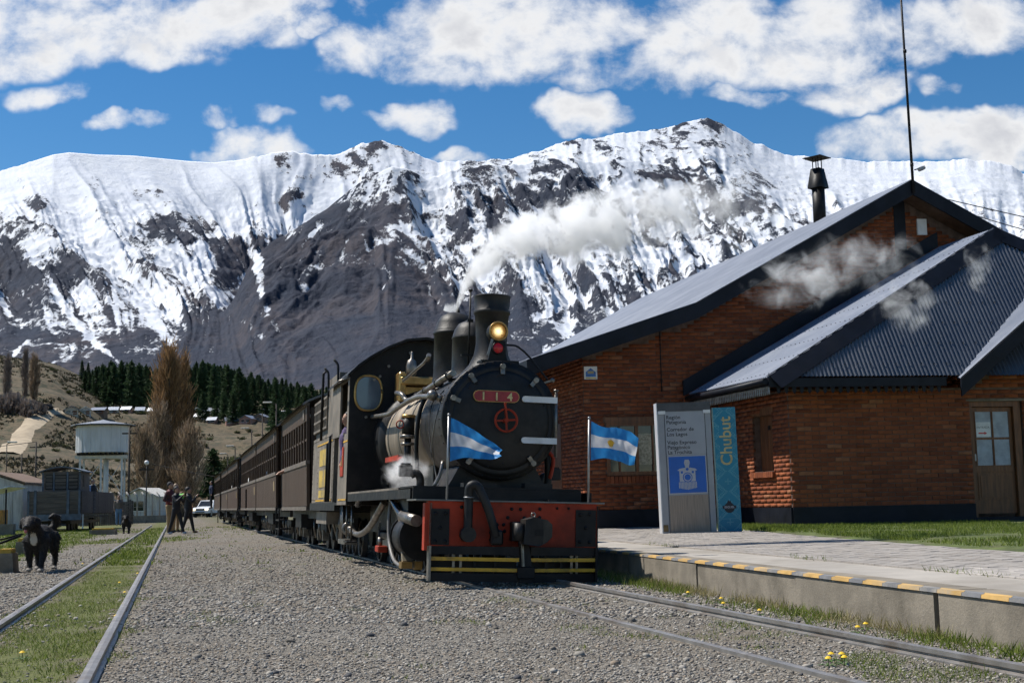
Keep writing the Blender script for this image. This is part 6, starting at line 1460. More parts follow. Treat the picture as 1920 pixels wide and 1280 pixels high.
ln_ = empty('lean_to', (q[0] - 1.35, 50, 0), 0, 'small open lean to with pale metal roof and low wall at left margin', 'shelter')
MB().prism([(-.5, 0, 1.35), (1.55, 0, 1.80), (1.55, 0, 1.84), (-.5, 0, 1.39)], (0, 2, 0)).build('roof', mat('pale_blue_sheet', (.55, .60, .65), .5, .2), ln_)
for x in (1.05, 1.42): MB().b2((x, .05, .42), (x + .05, .10, 1.72)).build('post', BLACK, ln_)
MB().b2((-.5, -.1, 0), (1.8, .15, .42)).build('low_wall', CONC, ln_); MB().b2((.85, .3, .42), (1.25, .8, .95)).build('orange_panel', mat('orange_panel', (.55, .25, .05), .6), ln_)
rs = simple_house('rusty_shed', 'low shed with rust red roof behind the wagon', 'shed', atY(65, 955, 80)[0], 80, 0, 4.6, 4, 1.3, .55, OLDW, mat('rust_red_sheet', (.20, .06, .04), .75, 0, .3, 3), 0, win=0, door=False, base=.1)
FENP = mat('concrete_fence_post', (.34, .32, .29), .9, 0, .15, 5)
fw = empty('fence', (0, 0, 0), 0, 'low wall with bent concrete posts and wire behind the left track', 'fence')
p0, p1 = atY(196, 972, 84), atY(312, 969, 90); p0[2] = p1[2] = 0; P0, P1 = Vector(p0), Vector(p1); dv = (P1 - P0).normalized()
MB().prism([P0, P1, P1 + Vector((0, 0, .48)), P0 + Vector((0, 0, .48))], Vector((-dv.y, dv.x, 0)) * .2).build('base_wall', CONC, fw)
for k in range(9):
    p = P0.lerp(P1, k / 8) + Vector((0, .1, .48)); MB().tube([p, p + Vector((0, 0, 1.25)), p + Vector((-.22, 0, 1.55))], .055, 5).build('post', FENP, fw)
for z in (.75, 1.05, 1.35, 1.65): MB().tube([P0 + Vector((0, .1, .0 + z)), P1 + Vector((0, .1, z))], .007, 4).build('wire', STEEL, fw)
pk = empty('plank_fence', (0, 0, 0), 0, 'grey wooden plank fence beyond the wagon', 'fence'); p0, p1 = Vector((*atY(150, 970, 76)[:2], 0)), Vector((*atY(250, 968, 82)[:2], 0))
MB().prism([p0 + Vector((0, .06, .5)), p1 + Vector((0, .06, .5)), p1 + Vector((0, .06, .6)), p0 + Vector((0, .06, .6))], (0, .05, 0)).build('rail', OLDW, pk); rr = random.Random(1)
for k in range(24): p = p0.lerp(p1, k / 24); z = 1.45 + rr.uniform(-.08, .08); MB().b2((p.x, p.y, 0), (p.x + .115, p.y + .03, z)).build('plank', OLDW, pk)
ws = simple_house('small_hut', 'pale hut with pitched roof behind the bare bushes', 'hut', atY(262, 950, 118)[0], 118, 0, 3.2, 4, 2.0, .7, SHEDW, SHEDW, R_(-8), win=1, door=False, ridge='y', base=.1)
# concrete footings with yellow caps
YC_ = mat('yellow_cap_paint', (.58, .34, .03), .65, 0, .15, 8, dirt=(.25, .17, .06), dirt_amt=.5)
for (px, py, w, h, d, lab) in ((47, 1040, .36, .26, .35, 'concrete footing with yellow cap just behind the shaggy dog'), (8, 1074, .20, .27, .30, 'concrete footing with yellow cap at the left margin of the picture'), (191, 1002, .86, .17, .5, 'long low concrete footing with yellow cap in front of the wagon')):
    g = gp(px, py); f = empty('concrete_footing', g, R_(6), lab, 'footing', 'yellow capped footings')
    MB().prism([(-w / 2 - .02, 0, 0), (w / 2 + .02, 0, 0), (w / 2, 0, h), (-w / 2, 0, h)], (0, d, 0)).build('block', CONC, f); MB().b2((-w / 2 * .8, .02, h), (w / 2 * .8, d - .05, h + .06)).build('cap', YC_, f)
rb_ = empty('loose_rail', gp(2, 1035), 0, 'bent black length of rail lying beside the yellow capped footing', 'rail'); MB().tube([(-.9, -.35, .05), (.0, 0, .2), (.32, .25, .34)], .03, 6).build('upper_bar', BLACK, rb_); MB().tube([(-.9, -.1, .16), (.0, .15, .28), (.30, .36, .37)], .022, 6).build('lower_bar', BLACK, rb_)

POLEM = mat('dark_pole_wood', (.045, .036, .03), .85)
def pole(px, pyt, Y, label, lamp=None, r=.09, group='utility and lamp poles', zb=None):
    t = atY(px, pyt, Y); zb = float(land_z(np.array([t[0]]), np.array([Y]))[0]) if zb is None else zb
    p = empty('utility_pole' if not lamp else 'street_lamp', (t[0], Y, zb), 0, label, 'pole' if not lamp else 'street lamp', group); h = t[2] - zb
    MB().cyl((0, 0, -.3), (0, 0, h), r, r * .75, 8).build('shaft', POLEM, p)
    if lamp: MB().bar((0, 0, h), (lamp * 1.2, 0, h + .15), .07, .07).build('arm', POLEM, p); MB().box((lamp * 1.3, 0, h + .17), (.9, .35, .16), bev=.04).build('lamp_head', SHEDW, p)
    else: MB().b2((-.5, -.05, h - .5), (.5, .05, h - .4)).build('crossarm', POLEM, p)
    return p, Vector((t[0], Y, t[2]))
pa, A_ = pole(68, 828, 110, 'dark utility pole left of the wagon'); pb, B_ = pole(41, 850, 125, 'shorter dark utility pole near the left margin'); pc, C_ = pole(243, 800, 92, 'dark pole touching the right side of the water tank')
pole(13, 832, 130, 'thin street lamp near the left margin', .4, .06)
pole(518, 757, 135, 'tallest street lamp beyond the train', -.7, .09); pole(472, 805, 150, 'second street lamp beyond the train coaches', -.6, .09); pole(441, 838, 165, 'third smaller street lamp beyond the train', -.5, .08); pole(427, 852, 185, 'farthest small street lamp beyond the train', -.5, .08); pole(492, 775, 170, 'bare dark pole beyond the train')
ld, L_ = pole(275, 867, 88, 'pole with round white lamp in front of the tall poplar', None, .05); MB().ball((0, 0, L_.z), .16).build('globe', WHITE, ld)
for a, b, lab in ((Vector((-60, 112, A_.z - .4)), A_, 'wire running left from the utility pole'), (L_, Vector((-20, 120, L_.z - .6)), 'sagging cable right of the round white lamp')):
    mb = MB(); mb.tube([a.lerp(b, t / 10) - Vector((0, 0, .5 * math.sin(math.pi * t / 10))) for t in range(11)], .025, 4); tag(mb.build('cable', POLEM), lab, 'cable')
# ring sign at the tail of the train
rsn = empty('ring_sign', atY(409, 897, 80) * np.array([1, 1, 0]), 0, 'round ring shaped sign on a post at the tail of the train', 'sign'); zz = float(atY(409, 897, 80)[2]); MB().torus((0, 0, zz), (0, 1, 0), .17, .05, 20, 8).build('ring', SILL, rsn); MB().cyl((0, 0, 0), (0, 0, zz - .2), .03, seg=6).build('post', POLEM, rsn)

# ------------------------------------------------------------------ white pickup
def build_pickup():
    g = gp(375, 969.5); p = empty('pickup_truck', g, R_(-8), 'white pickup truck with its headlights on at the end of the gravel', 'pickup'); PW = mat('white_car_paint', (.66, .67, .68), .25, 0, .04, 3, bump=0)
    B = lambda mb, n, m, q=p: mb.build(n, m, q)
    bd = MB(); bd.prism([(-.9, .05, .42), (-.9, 5.0, .45), (-.9, 5.0, 1.05), (-.9, 1.4, 1.05), (-.9, .35, .98), (-.9, .0, .80)], (1.8, 0, 0)); body = B(bd, 'body', PW)
    sec = lambda y0, z0, w0, y1, z1, w1: None
    V = [(-.86, 1.35, 1.05), (.86, 1.35, 1.05), (.86, 3.4, 1.05), (-.86, 3.4, 1.05), (-.70, 1.95, 1.72), (.70, 1.95, 1.72), (.70, 3.2, 1.75), (-.70, 3.2, 1.75)]
    B(MB().add(V, [[0, 1, 5, 4], [1, 2, 6, 5], [2, 3, 7, 6], [3, 0, 4, 7], [4, 5, 6, 7]]), 'cab', PW); B(MB().add([(-.76, 1.40, 1.12), (.76, 1.40, 1.12), (.64, 1.88, 1.66), (-.64, 1.88, 1.66)], [[0, 1, 2, 3]]), 'windscreen', GLASS)
    B(MB().b2((-.45, -.03, .72), (.45, .03, .88)), 'grille', BLACK); B(MB().b2((-.92, -.06, .42), (.92, .08, .62), bev=.03), 'bumper', PW); B(MB().b2((-.5, -.075, .46), (.5, -.061, .55)), 'air_intake', BLACK)
    m, t = newmat('lit_headlight'); em = t.new('Emission'); em.inputs[0].default_value = (1, .82, .5, 1); em.inputs[1].default_value = 2.2; t.out(em.outputs[0])
    for s in (-1, 1):
        B(MB().b2((s * .68 - .17, -.03, .70), (s * .68 + .17, .06, .86), bev=.03), 'headlight', m); B(MB().b2((s * 1.0 - .1, 1.5, 1.1), (s * 1.0 + .1, 1.6, 1.28), bev=.02), 'mirror', BLACK)
        for y in (.85, 4.1): w = B(MB().cyl((s * .70, y, .37), (s * .90, y, .37), .37, seg=20), 'wheel', mat('tyre_rubber', (.015, .015, .015), .8)); B(MB().cyl((s * .90, y, .37), (s * .91, y, .37), .2, seg=14), 'rim', STEEL, w)
build_pickup()
# ------------------------------------------------------------------ passengers at the train windows
TM = Matrix.Translation((TA[0], TA[1], 0)) @ Matrix.Rotation(TRK_H, 4, 'Z')
for (y, z, rz, lab, c, arm) in ((22.3, .62, -80, 'passenger in pale blue top leaning at a window of the second coach', BLUSH, 'down'), (31.5, .62, -80, 'passenger in white at a window of the coach with the ladder', WHITE, 'down'), (44.8, .62, -70, 'passenger in a light cap at a window of the fourth coach', SHEDW, 'down')):
    build_person(TM @ Vector((-.84, y, z)), TRK_H + R_(rz), 1.5, lab, c, BLK, 'passengers at the windows', arm=arm, seated=True, cap=SHEDW if 'cap' in lab else None)
q = build_person(TM @ Vector((-.62, 16.5, .55)), TRK_H + R_(-60), 1.6, 'passenger of the first coach stretching a bare arm out of the window', JB, BLK, 'passengers at the windows', seated=True)
am = MB(); limb(am, [(.1, -.1, 1.28), (.0, -.38, 1.18), (-.06, -.60, 1.10)], [.05, .042, .035]); 
for f in range(4): limb(am, [(-.09 + .022 * f, -.60, 1.10), (-.10 + .022 * f, -.68, 1.06)], [.012, .009], 6)
me = remesh(am, .016, 2); me.materials.append(SKIN); link('bare_arm', me, None, q)
build_person(TM @ Vector((-.86, 6.25, .62)), TRK_H + R_(-75), 1.55, 'driver in purple shirt at the side opening of the locomotive cab', mat('purple_check_shirt', (.09, .06, .14), .85, 0, .5, 14), BLK, seated=True)
build_person(TM @ Vector((-1.15, 70.3, .85)), TRK_H + R_(-80), 1.65, 'guard in navy uniform leaning out at the train tail', mat('navy_uniform', (.02, .03, .07), .8), BLK)

# ------------------------------------------------------------------ vegetation
def leafmat(name, c1, c2, rnd=.35, trans=.25):
    m, t = newmat(name); a = t.attr('lv'); oi = t.new('ObjectInfo')
    n = t.noise(t.coord(), 1.3, 3, .6)
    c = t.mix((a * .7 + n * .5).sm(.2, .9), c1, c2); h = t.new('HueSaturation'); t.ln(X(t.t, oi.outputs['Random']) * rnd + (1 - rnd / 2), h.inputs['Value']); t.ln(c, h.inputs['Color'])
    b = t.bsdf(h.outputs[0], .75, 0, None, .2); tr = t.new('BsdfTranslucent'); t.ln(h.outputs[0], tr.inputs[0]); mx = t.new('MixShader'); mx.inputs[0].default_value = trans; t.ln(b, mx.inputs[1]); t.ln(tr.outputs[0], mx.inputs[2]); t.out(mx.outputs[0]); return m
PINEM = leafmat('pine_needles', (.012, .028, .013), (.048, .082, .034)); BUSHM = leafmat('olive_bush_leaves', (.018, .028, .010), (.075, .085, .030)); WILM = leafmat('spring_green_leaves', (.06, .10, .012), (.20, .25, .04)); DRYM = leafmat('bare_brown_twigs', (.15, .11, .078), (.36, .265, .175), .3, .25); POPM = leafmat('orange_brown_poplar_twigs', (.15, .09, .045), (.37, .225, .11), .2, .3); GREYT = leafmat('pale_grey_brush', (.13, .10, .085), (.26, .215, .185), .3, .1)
BARK = mat('tree_bark', (.07, .052, .04), .9, 0, .35, 8, bump=.5)
def tris(P, D, S, name, lv=None, wide=.5):
    """one small leaf triangle per point P pointing along D with size S"""
    n = len(P); r = np.random.default_rng(n); q = r.normal(size=(n, 3)); sd = np.cross(D, q); sd /= np.linalg.norm(sd, axis=1)[:, None] + 1e-9
    V = np.stack([P - sd * (S * wide * .5)[:, None], P + sd * (S * wide * .5)[:, None], P + D * S[:, None]], 1).reshape(-1, 3)
    me = np_mesh(name, V, np.arange(3 * n).reshape(-1, 3)); add_attr(me, 'lv', np.repeat(r.random(n) if lv is None else lv, 3)); return me
def unit(v): return v / (np.linalg.norm(v, axis=-1, keepdims=True) + 1e-9)
def conifer_mesh(seed, h=12.0, n=3400):
    r = np.random.default_rng(seed); nb = 95; P = []; D = []; S = []; L = []
    for b in range(nb):
        f = (b + .5) / nb; z = h * (.10 + .88 * f); a = b * 2.4 + r.uniform(-.4, .4); ln = h * .21 * (1 - f) ** .75 * r.uniform(.55, 1.2) + .25
        k = max(6, int(n / nb * (1.5 - f))); t = r.random(k) ** .7
        d = np.array([math.cos(a), math.sin(a), r.uniform(-.25, .2)]); base = np.array([0, 0, z])
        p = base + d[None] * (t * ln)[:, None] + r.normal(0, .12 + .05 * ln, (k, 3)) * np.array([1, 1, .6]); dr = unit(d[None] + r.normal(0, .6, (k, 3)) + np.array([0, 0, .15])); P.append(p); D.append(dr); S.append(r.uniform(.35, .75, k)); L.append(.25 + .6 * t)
    k = 60; P.append(np.stack([r.normal(0, .1, k), r.normal(0, .1, k), h * (.93 + .08 * r.random(k))], 1)); D.append(unit(r.normal(0, .3, (k, 3)) + np.array([0, 0, 1.]))); S.append(np.full(k, .5)); L.append(np.full(k, .6))
    return tris(np.concatenate(P), np.concatenate(D), np.concatenate(S), 'crown', np.concatenate(L), .55)
def ground_at(px, Y, py=800): x = atY(px, py, Y)[0]; return Vector((x, Y, float(land_z(np.array([x]), np.array([Y]))[0])))
def place(name, crown, trunk, loc, sc, rz, label, cat, group):
    o = empty(name, loc, rz, label, cat, group); o.scale = (sc if isinstance(sc, tuple) else (sc, sc, sc))
    if trunk: link('trunk', trunk, None, o)
    link('crown', crown, None, o); return o
CON = []
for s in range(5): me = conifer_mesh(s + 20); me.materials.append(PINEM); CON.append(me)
TRK12 = MB().cyl((0, 0, -1.5), (0, 0, 11), .22, .04, 7).mesh('trunk'); TRK12.materials.append(BARK)
r = random.Random(12)
top = curve([(150, 735), (160, 706), (185, 682), (215, 678), (240, 684), (262, 680), (290, 690), (350, 684), (380, 682), (410, 686), (430, 681), (460, 700), (490, 706), (520, 712), (560, 716), (600, 722), (640, 735)])
xs = [152 + i * 5.4 + r.uniform(-2, 2) for i in range(86)]
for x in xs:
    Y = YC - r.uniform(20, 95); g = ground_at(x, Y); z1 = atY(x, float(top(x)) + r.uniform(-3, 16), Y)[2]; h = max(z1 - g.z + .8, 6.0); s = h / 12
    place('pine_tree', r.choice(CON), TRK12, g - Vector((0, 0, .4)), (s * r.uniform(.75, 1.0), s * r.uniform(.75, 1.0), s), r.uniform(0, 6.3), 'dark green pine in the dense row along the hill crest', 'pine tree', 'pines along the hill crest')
for x, Y, pyt, sc in ((420, 330, 740, 1), (437, 325, 738, 1), (452, 330, 752, .9), (405, 335, 748, .9), (515, 300, 748, 1.0), (540, 310, 765, .9), (380, 330, 735, 1)):
    g = ground_at(x, Y); z1 = atY(x, pyt, Y)[2]; h = max(z1 - g.z, 5.); s = h / 12
    place('pine_tree', r.choice(CON), TRK12, g, (s * 1.15, s * 1.15, s), r.uniform(0, 6), 'isolated broad pine standing among the hillside houses', 'pine tree', 'pines among the houses')
g = ground_at(400, 165); z1 = atY(400, 846, 165)[2]; s = z1 / 12; place('green_tree', CON[1], TRK12, g + Vector((0, 0, 1.0)), (s * 1.35, s * 1.35, s * .9), 1.0, 'green broad tree beside the tail of the train', 'tree', None)

def poplar_mesh(seed, h, w, nl=110, nt=5200, twig=.5):
    r = np.random.default_rng(seed); tr = MB(); P = []; D = []; S = []
    tr.tube([(0, 0, -.5), (.05, 0, h * .3), (0, .05, h * .6), (0, 0, h * .95)], .1, 7, rads=[h * .016, h * .012, h * .007, h * .001])
    for b in range(nl):
        f = (b / nl) ** .9; z = h * (.05 + .8 * f); a = r.uniform(0, 6.28); rad = w * math.sin(math.pi * min(1, .14 + .80 * (z / h + .12))) ** .8 * r.uniform(.35, 1.05); ln = h * r.uniform(.14, .26) * (1.15 - f * .5)
        d = np.array([math.cos(a), math.sin(a), 0]); p0 = np.array([0, 0, z]); p1 = p0 + d * rad * .7 + np.array([0, 0, ln * .45]); p2 = p0 + d * rad + np.array([0, 0, ln])
        tr.tube([tuple(p0), tuple(p1), tuple(p2)], .03, 4, rads=[h * .0035, h * .0022, h * .0006])
        k = int(nt / nl); t = r.random(k); m = np.where(t[:, None] < .5, p0 + (p1 - p0) * (t * 2)[:, None], p1 + (p2 - p1) * (t * 2 - 1)[:, None]); P.append(m + r.normal(0, w * .10, (k, 3))); D.append(unit(np.array([0, 0, 1.0])[None] + d[None] * .25 + r.normal(0, .28, (k, 3)))); S.append(r.uniform(.6, 1.5, k) * twig)
    c = tris(np.concatenate(P), np.concatenate(D), np.concatenate(S), 'crown', None, .08); return tr.mesh('trunk'), c
def poplar(px, pyt, Y, wpx, label, m=POPM, seed=1, nl=110, nt=5200, twig=1.0, cat='poplar', name='bare_poplar', group=None):
    g = ground_at(px, Y); h = atY(px, pyt, Y)[2] - g.z; w = wpx * Y / FPX; t, c = poplar_mesh(seed, h, w, nl, nt, twig); t.materials.append(BARK); c.materials.append(m); return place(name, c, t, g, 1.0, 0, label, cat, group)
poplar(316, 640, 150, 33, 'tall orange brown bare poplar above the group of people', seed=2, nl=150, nt=8000, twig=1.0)
poplar(338, 662, 152, 26, 'slightly shorter bare poplar fused to the tall one on its right', seed=3, nl=110, nt=5000, twig=1.0)
poplar(296, 752, 148, 36, 'broad brown bare tree left of the tall poplars', DRYM, 4, 110, 4200, .8, 'tree', 'bare_tree'); poplar(268, 795, 140, 34, 'low brown bare tree right of the water tank', DRYM, 5, 100, 3600, .8, 'tree', 'bare_tree'); poplar(352, 790, 146, 38, 'low spreading bare tree at the right foot of the poplars', DRYM, 6, 100, 3800, .8, 'tree', 'bare_tree')
poplar(12, 664, 290, 9, 'leftmost grey bare poplar on the hill', GREYT, 7, 60, 2200, 1.0, group='poplars on the left hill'); poplar(45, 652, 295, 7, 'thin tall grey bare poplar on the left hill', GREYT, 8, 60, 2200, 1.0, group='poplars on the left hill'); poplar(62, 664, 290, 11, 'fuller brown bare poplar right of the thin one on the hill', DRYM, 9, 70, 3000, 1.0, group='poplars on the left hill')

def bush_mesh(seed, n=900, up=.3, size=.16):
    r = np.random.default_rng(seed); k = 14; cs = r.normal(0, .42, (k, 3)) * np.array([1, 1, .55]) + np.array([0, 0, .45]); ids = r.integers(0, k, n)
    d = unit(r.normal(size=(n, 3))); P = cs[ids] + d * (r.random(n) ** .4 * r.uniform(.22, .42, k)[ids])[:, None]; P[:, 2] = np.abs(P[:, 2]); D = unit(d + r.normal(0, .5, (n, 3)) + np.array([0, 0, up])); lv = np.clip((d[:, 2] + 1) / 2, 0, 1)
    return tris(P, D, r.uniform(.6, 1.3, n) * size, 'crown', lv, .7)
BU = {}
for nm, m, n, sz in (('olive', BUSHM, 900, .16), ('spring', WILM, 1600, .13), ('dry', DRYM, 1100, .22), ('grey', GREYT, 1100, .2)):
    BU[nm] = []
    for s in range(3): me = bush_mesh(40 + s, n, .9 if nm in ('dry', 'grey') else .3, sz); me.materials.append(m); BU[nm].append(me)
def bush(px, py, Y, wpx, hpx, kind, label, group, cat='bush'):
    p = atY(px, py, Y); x = p[0]; z = float(land_z(np.array([x]), np.array([Y]))[0]); sx = wpx * Y / FPX; sz = hpx * Y / FPX
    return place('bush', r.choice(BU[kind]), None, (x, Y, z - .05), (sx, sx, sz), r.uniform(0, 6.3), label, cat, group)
bush(140, 900, 112, 26, 36, 'spring', 'bright spring green willow bush behind the wagon', None); bush(163, 905, 113, 20, 30, 'spring', 'smaller green bush under the water tank', None)
for x, py, Y, w, h in ((92, 900, 140, 22, 22), (70, 905, 150, 20, 20)): bush(x, py, Y, w, h, 'olive', 'olive green bush on the flat behind the yard', 'olive bushes behind the yard')
for x, py, Y, w, h in ((255, 930, 120, 26, 38), (285, 935, 125, 30, 44), (310, 935, 122, 30, 36), (335, 935, 150, 26, 36), (350, 930, 156, 20, 34), (230, 930, 130, 24, 40), (30, 880, 170, 40, 34), (90, 880, 180, 30, 30), (0, 890, 150, 36, 40), (275, 900, 150, 30, 60), (375, 905, 160, 26, 36)): bush(x, py, Y, w, h, 'dry', 'bare brown bush in the thicket below the poplars and hill', 'bare brown bushes')
for x, py, Y, w, h in ((8, 790, 285, 22, 36), (28, 795, 285, 20, 40), (50, 792, 282, 20, 34), (70, 790, 285, 16, 26)): bush(x, py, Y, w, h, 'grey', 'pale grey leafless brush at the foot of the hill poplars', 'pale brush on the left hill')
rr = random.Random(21)
for k in range(110):
    x = rr.choice([rr.uniform(100, 260), rr.uniform(355, 600), rr.uniform(0, 600)]); Y = rr.uniform(190, 390); bush(x, 800, Y, rr.uniform(3, 9) * (1.7 if 400 < x < 520 and 215 < Y < 275 else 1), rr.uniform(3, 8), 'olive', 'small dark olive shrub scattered on the dry hillside', 'shrubs on the hillside')
for x, py, Y, w, h in ((425, 838, 235, 20, 22), (445, 836, 238, 22, 24), (470, 838, 232, 20, 22), (490, 842, 230, 16, 18), (408, 835, 240, 14, 16), (502, 835, 236, 14, 16)): bush(x, py, Y, w, h, 'olive', 'rounded olive green shrub in the clump below the houses', 'shrub clump below the houses')

# ------------------------------------------------------------------ houses on the hillside and the gravel road
BR_ROOF = mat('bright_metal_roof', (.62, .63, .64), .28, .55, .05, 3, bump=0); GR_ROOF = mat('grey_metal_roof', (.22, .24, .28), .4, .3, .1, 3, bump=0); CRE = mat('cream_house_wall', (.45, .41, .33), .85); PNK = mat('pinkish_house_wall', (.34, .20, .16), .85); BRN = mat('brown_house_wall', (.20, .14, .10), .85)
HS = [(134, 332, 22, 8, CRE, GR_ROOF, 'cream gabled house at the left end of the village'), (160, 345, 18, 7, SHEDW, BR_ROOF, 'pale house beside the cream gabled one'), (183, 345, 22, 6, BRN, GR_ROOF, 'long grey roofed house left of the poplars'), (212, 345, 14, 6, CRE, BR_ROOF, 'small bright roofed house left of the poplar crown'), (235, 345, 15, 6, PNK, BR_ROOF, 'pink walled house with bright roof above the water tank'), (262, 345, 13, 6, CRE, BR_ROOF, 'small cream house above the brown thicket'), (285, 345, 13, 6, CRE, BR_ROOF, 'small bright house touching the poplars'),
      (362, 322, 17, 7, BRN, BR_ROOF, 'bright roofed house just right of the poplars'), (386, 325, 17, 7, CRE, BR_ROOF, 'second bright roofed house right of the poplars'), (372, 305, 15, 6, CRE, BR_ROOF, 'lower house with glinting roof right of the poplars'), (396, 300, 14, 6, PNK, GR_ROOF, 'pink house with blue grey roof below the glinting roofs'), (412, 320, 20, 7, BRN, BR_ROOF, 'brown house with white roof edge among the pines'), (436, 322, 18, 7, CRE, BR_ROOF, 'white roofed house in the middle of the village'), (460, 305, 24, 8, PNK, GR_ROOF, 'large pink gabled house right of the village centre'), (434, 298, 18, 7, PNK, GR_ROOF, 'pink house with grey roof below the white roofed one'), (487, 312, 20, 7, BRN, GR_ROOF, 'dark house right of the large pink gable'), (503, 330, 16, 6, CRE, BR_ROOF, 'small glinting house near the tallest lamp'), (535, 335, 14, 6, CRE, BR_ROOF, 'house nearest the train roof on the hillside')]
def hill_hit(px, py):
    """where the sight line through a photo pixel meets the hillside"""
    Ys = np.linspace(150, 429, 560); d = ray(px, py); zl = CAM_H + d[2] / d[1] * Ys; xl = d[0] / d[1] * Ys; g_ = land_z(xl, Ys); k = np.argmax(g_ >= zl) if (g_ >= zl).any() else 559
    return Vector((xl[k], Ys[k], g_[k]))
cs = [hill_hit(x, y) for x, y in ((14, 850), (30, 832), (44, 815), (56, 800), (68, 787), (82, 777), (98, 771), (112, 770))]; cs = bez(cs, 18); V = []
for i, c in enumerate(cs):
    d = (cs[min(i + 3, len(cs) - 1)] - cs[max(i - 3, 0)]).normalized(); n = Vector((d.y, -d.x, 0)).normalized()
    for k in (-1, -.33, .33, 1): p = c + n * (2.9 * k); V.append((p.x, p.y, float(land_z(np.array([p.x]), np.array([p.y]))[0]) + .30 - .5 * (abs(k) == 1)))
me = np_mesh('hill_road', np.array(V), np.array([[i * 4 + k, i * 4 + k + 1, i * 4 + k + 5, i * 4 + k + 4] for i in range(len(cs) - 1) for k in range(3)]), True)
PYH = dict(zip([134, 160, 183, 212, 235, 262, 285, 362, 386, 372, 396, 412, 436, 460, 434, 487, 503, 535], [778, 777, 776, 775, 774, 775, 776, 778, 778, 787, 794, 780, 781, 795, 797, 790, 778, 782]))
for x, Y, wpx, hpx, wm, rm, lab in HS:
    g = hill_hit(x, PYH[x]); Y = g.y; w = wpx * Y / FPX; h = hpx * Y / FPX
    simple_house('village_house', lab, 'house', g.x, Y, g.z, w * 1.1, w * .9, h * 1.15, h * .8, wm, rm, R_(rr.uniform(-25, 25)), 'houses on the hillside', .3, True, 2, 'y' if 'gabl' in lab else 'x')
n = 9000; r9 = np.random.default_rng(77); Yh = r9.uniform(168, 425, n); Xh = (r9.uniform(-60, 640, n) - 960) / FPX * Yh; rc = np.array([c[:2] for c in cs]); kp = (fbm(Xh / 30, Yh / 40, 3) > .47) & (np.min(np.hypot(Xh[:, None] - rc[None, :, 0], Yh[:, None] - rc[None, :, 1]), 1) > 4.2); Xh, Yh = Xh[kp], Yh[kp]; Zh = land_z(Xh, Yh); k4 = 7
P9 = np.repeat(np.stack([Xh, Yh, Zh], 1), k4, 0) + r9.normal(0, .28, (len(Xh) * k4, 3)) * np.array([1, 1, .35]); me9 = tris(P9, unit(r9.normal(0, .5, P9.shape) + np.array([0, 0, 1.])), r9.uniform(.25, .7, len(P9)), 'steppe_scrub', None, .8)
tag(link('steppe_scrub', me9, leafmat('dry_steppe_scrub', (.035, .034, .018), (.115, .098, .055), .1, .1)), 'low dry scrub covering the hillside', 'scrub', kind='stuff')
tag(link('hill_road', me, mat('pale_dirt_road', (.36, .29, .20), .95, 0, .15, .6, bump=.2)), kind='structure')
cr = empty('distant_car', cs[-26] + Vector((0, 0, .4)), R_(30), 'tiny dark car on the dirt road on the left hill', 'car'); MB().prism([(-.85, 0, .3), (-.85, 4, .3), (-.85, 4, .9), (-.85, 3.3, 1.0), (-.85, 2.8, 1.45), (-.85, 1.5, 1.45), (-.85, 1.0, .95), (-.85, 0, .85)], (1.7, 0, 0)).build('body', BLACK, cr)
for sx in (-.85, .75):
    for y in (.8, 3.2): MB().cyl((sx, y, .3), (sx + .12, y, .3), .3, seg=10).build('wheel', BLACK, cr)

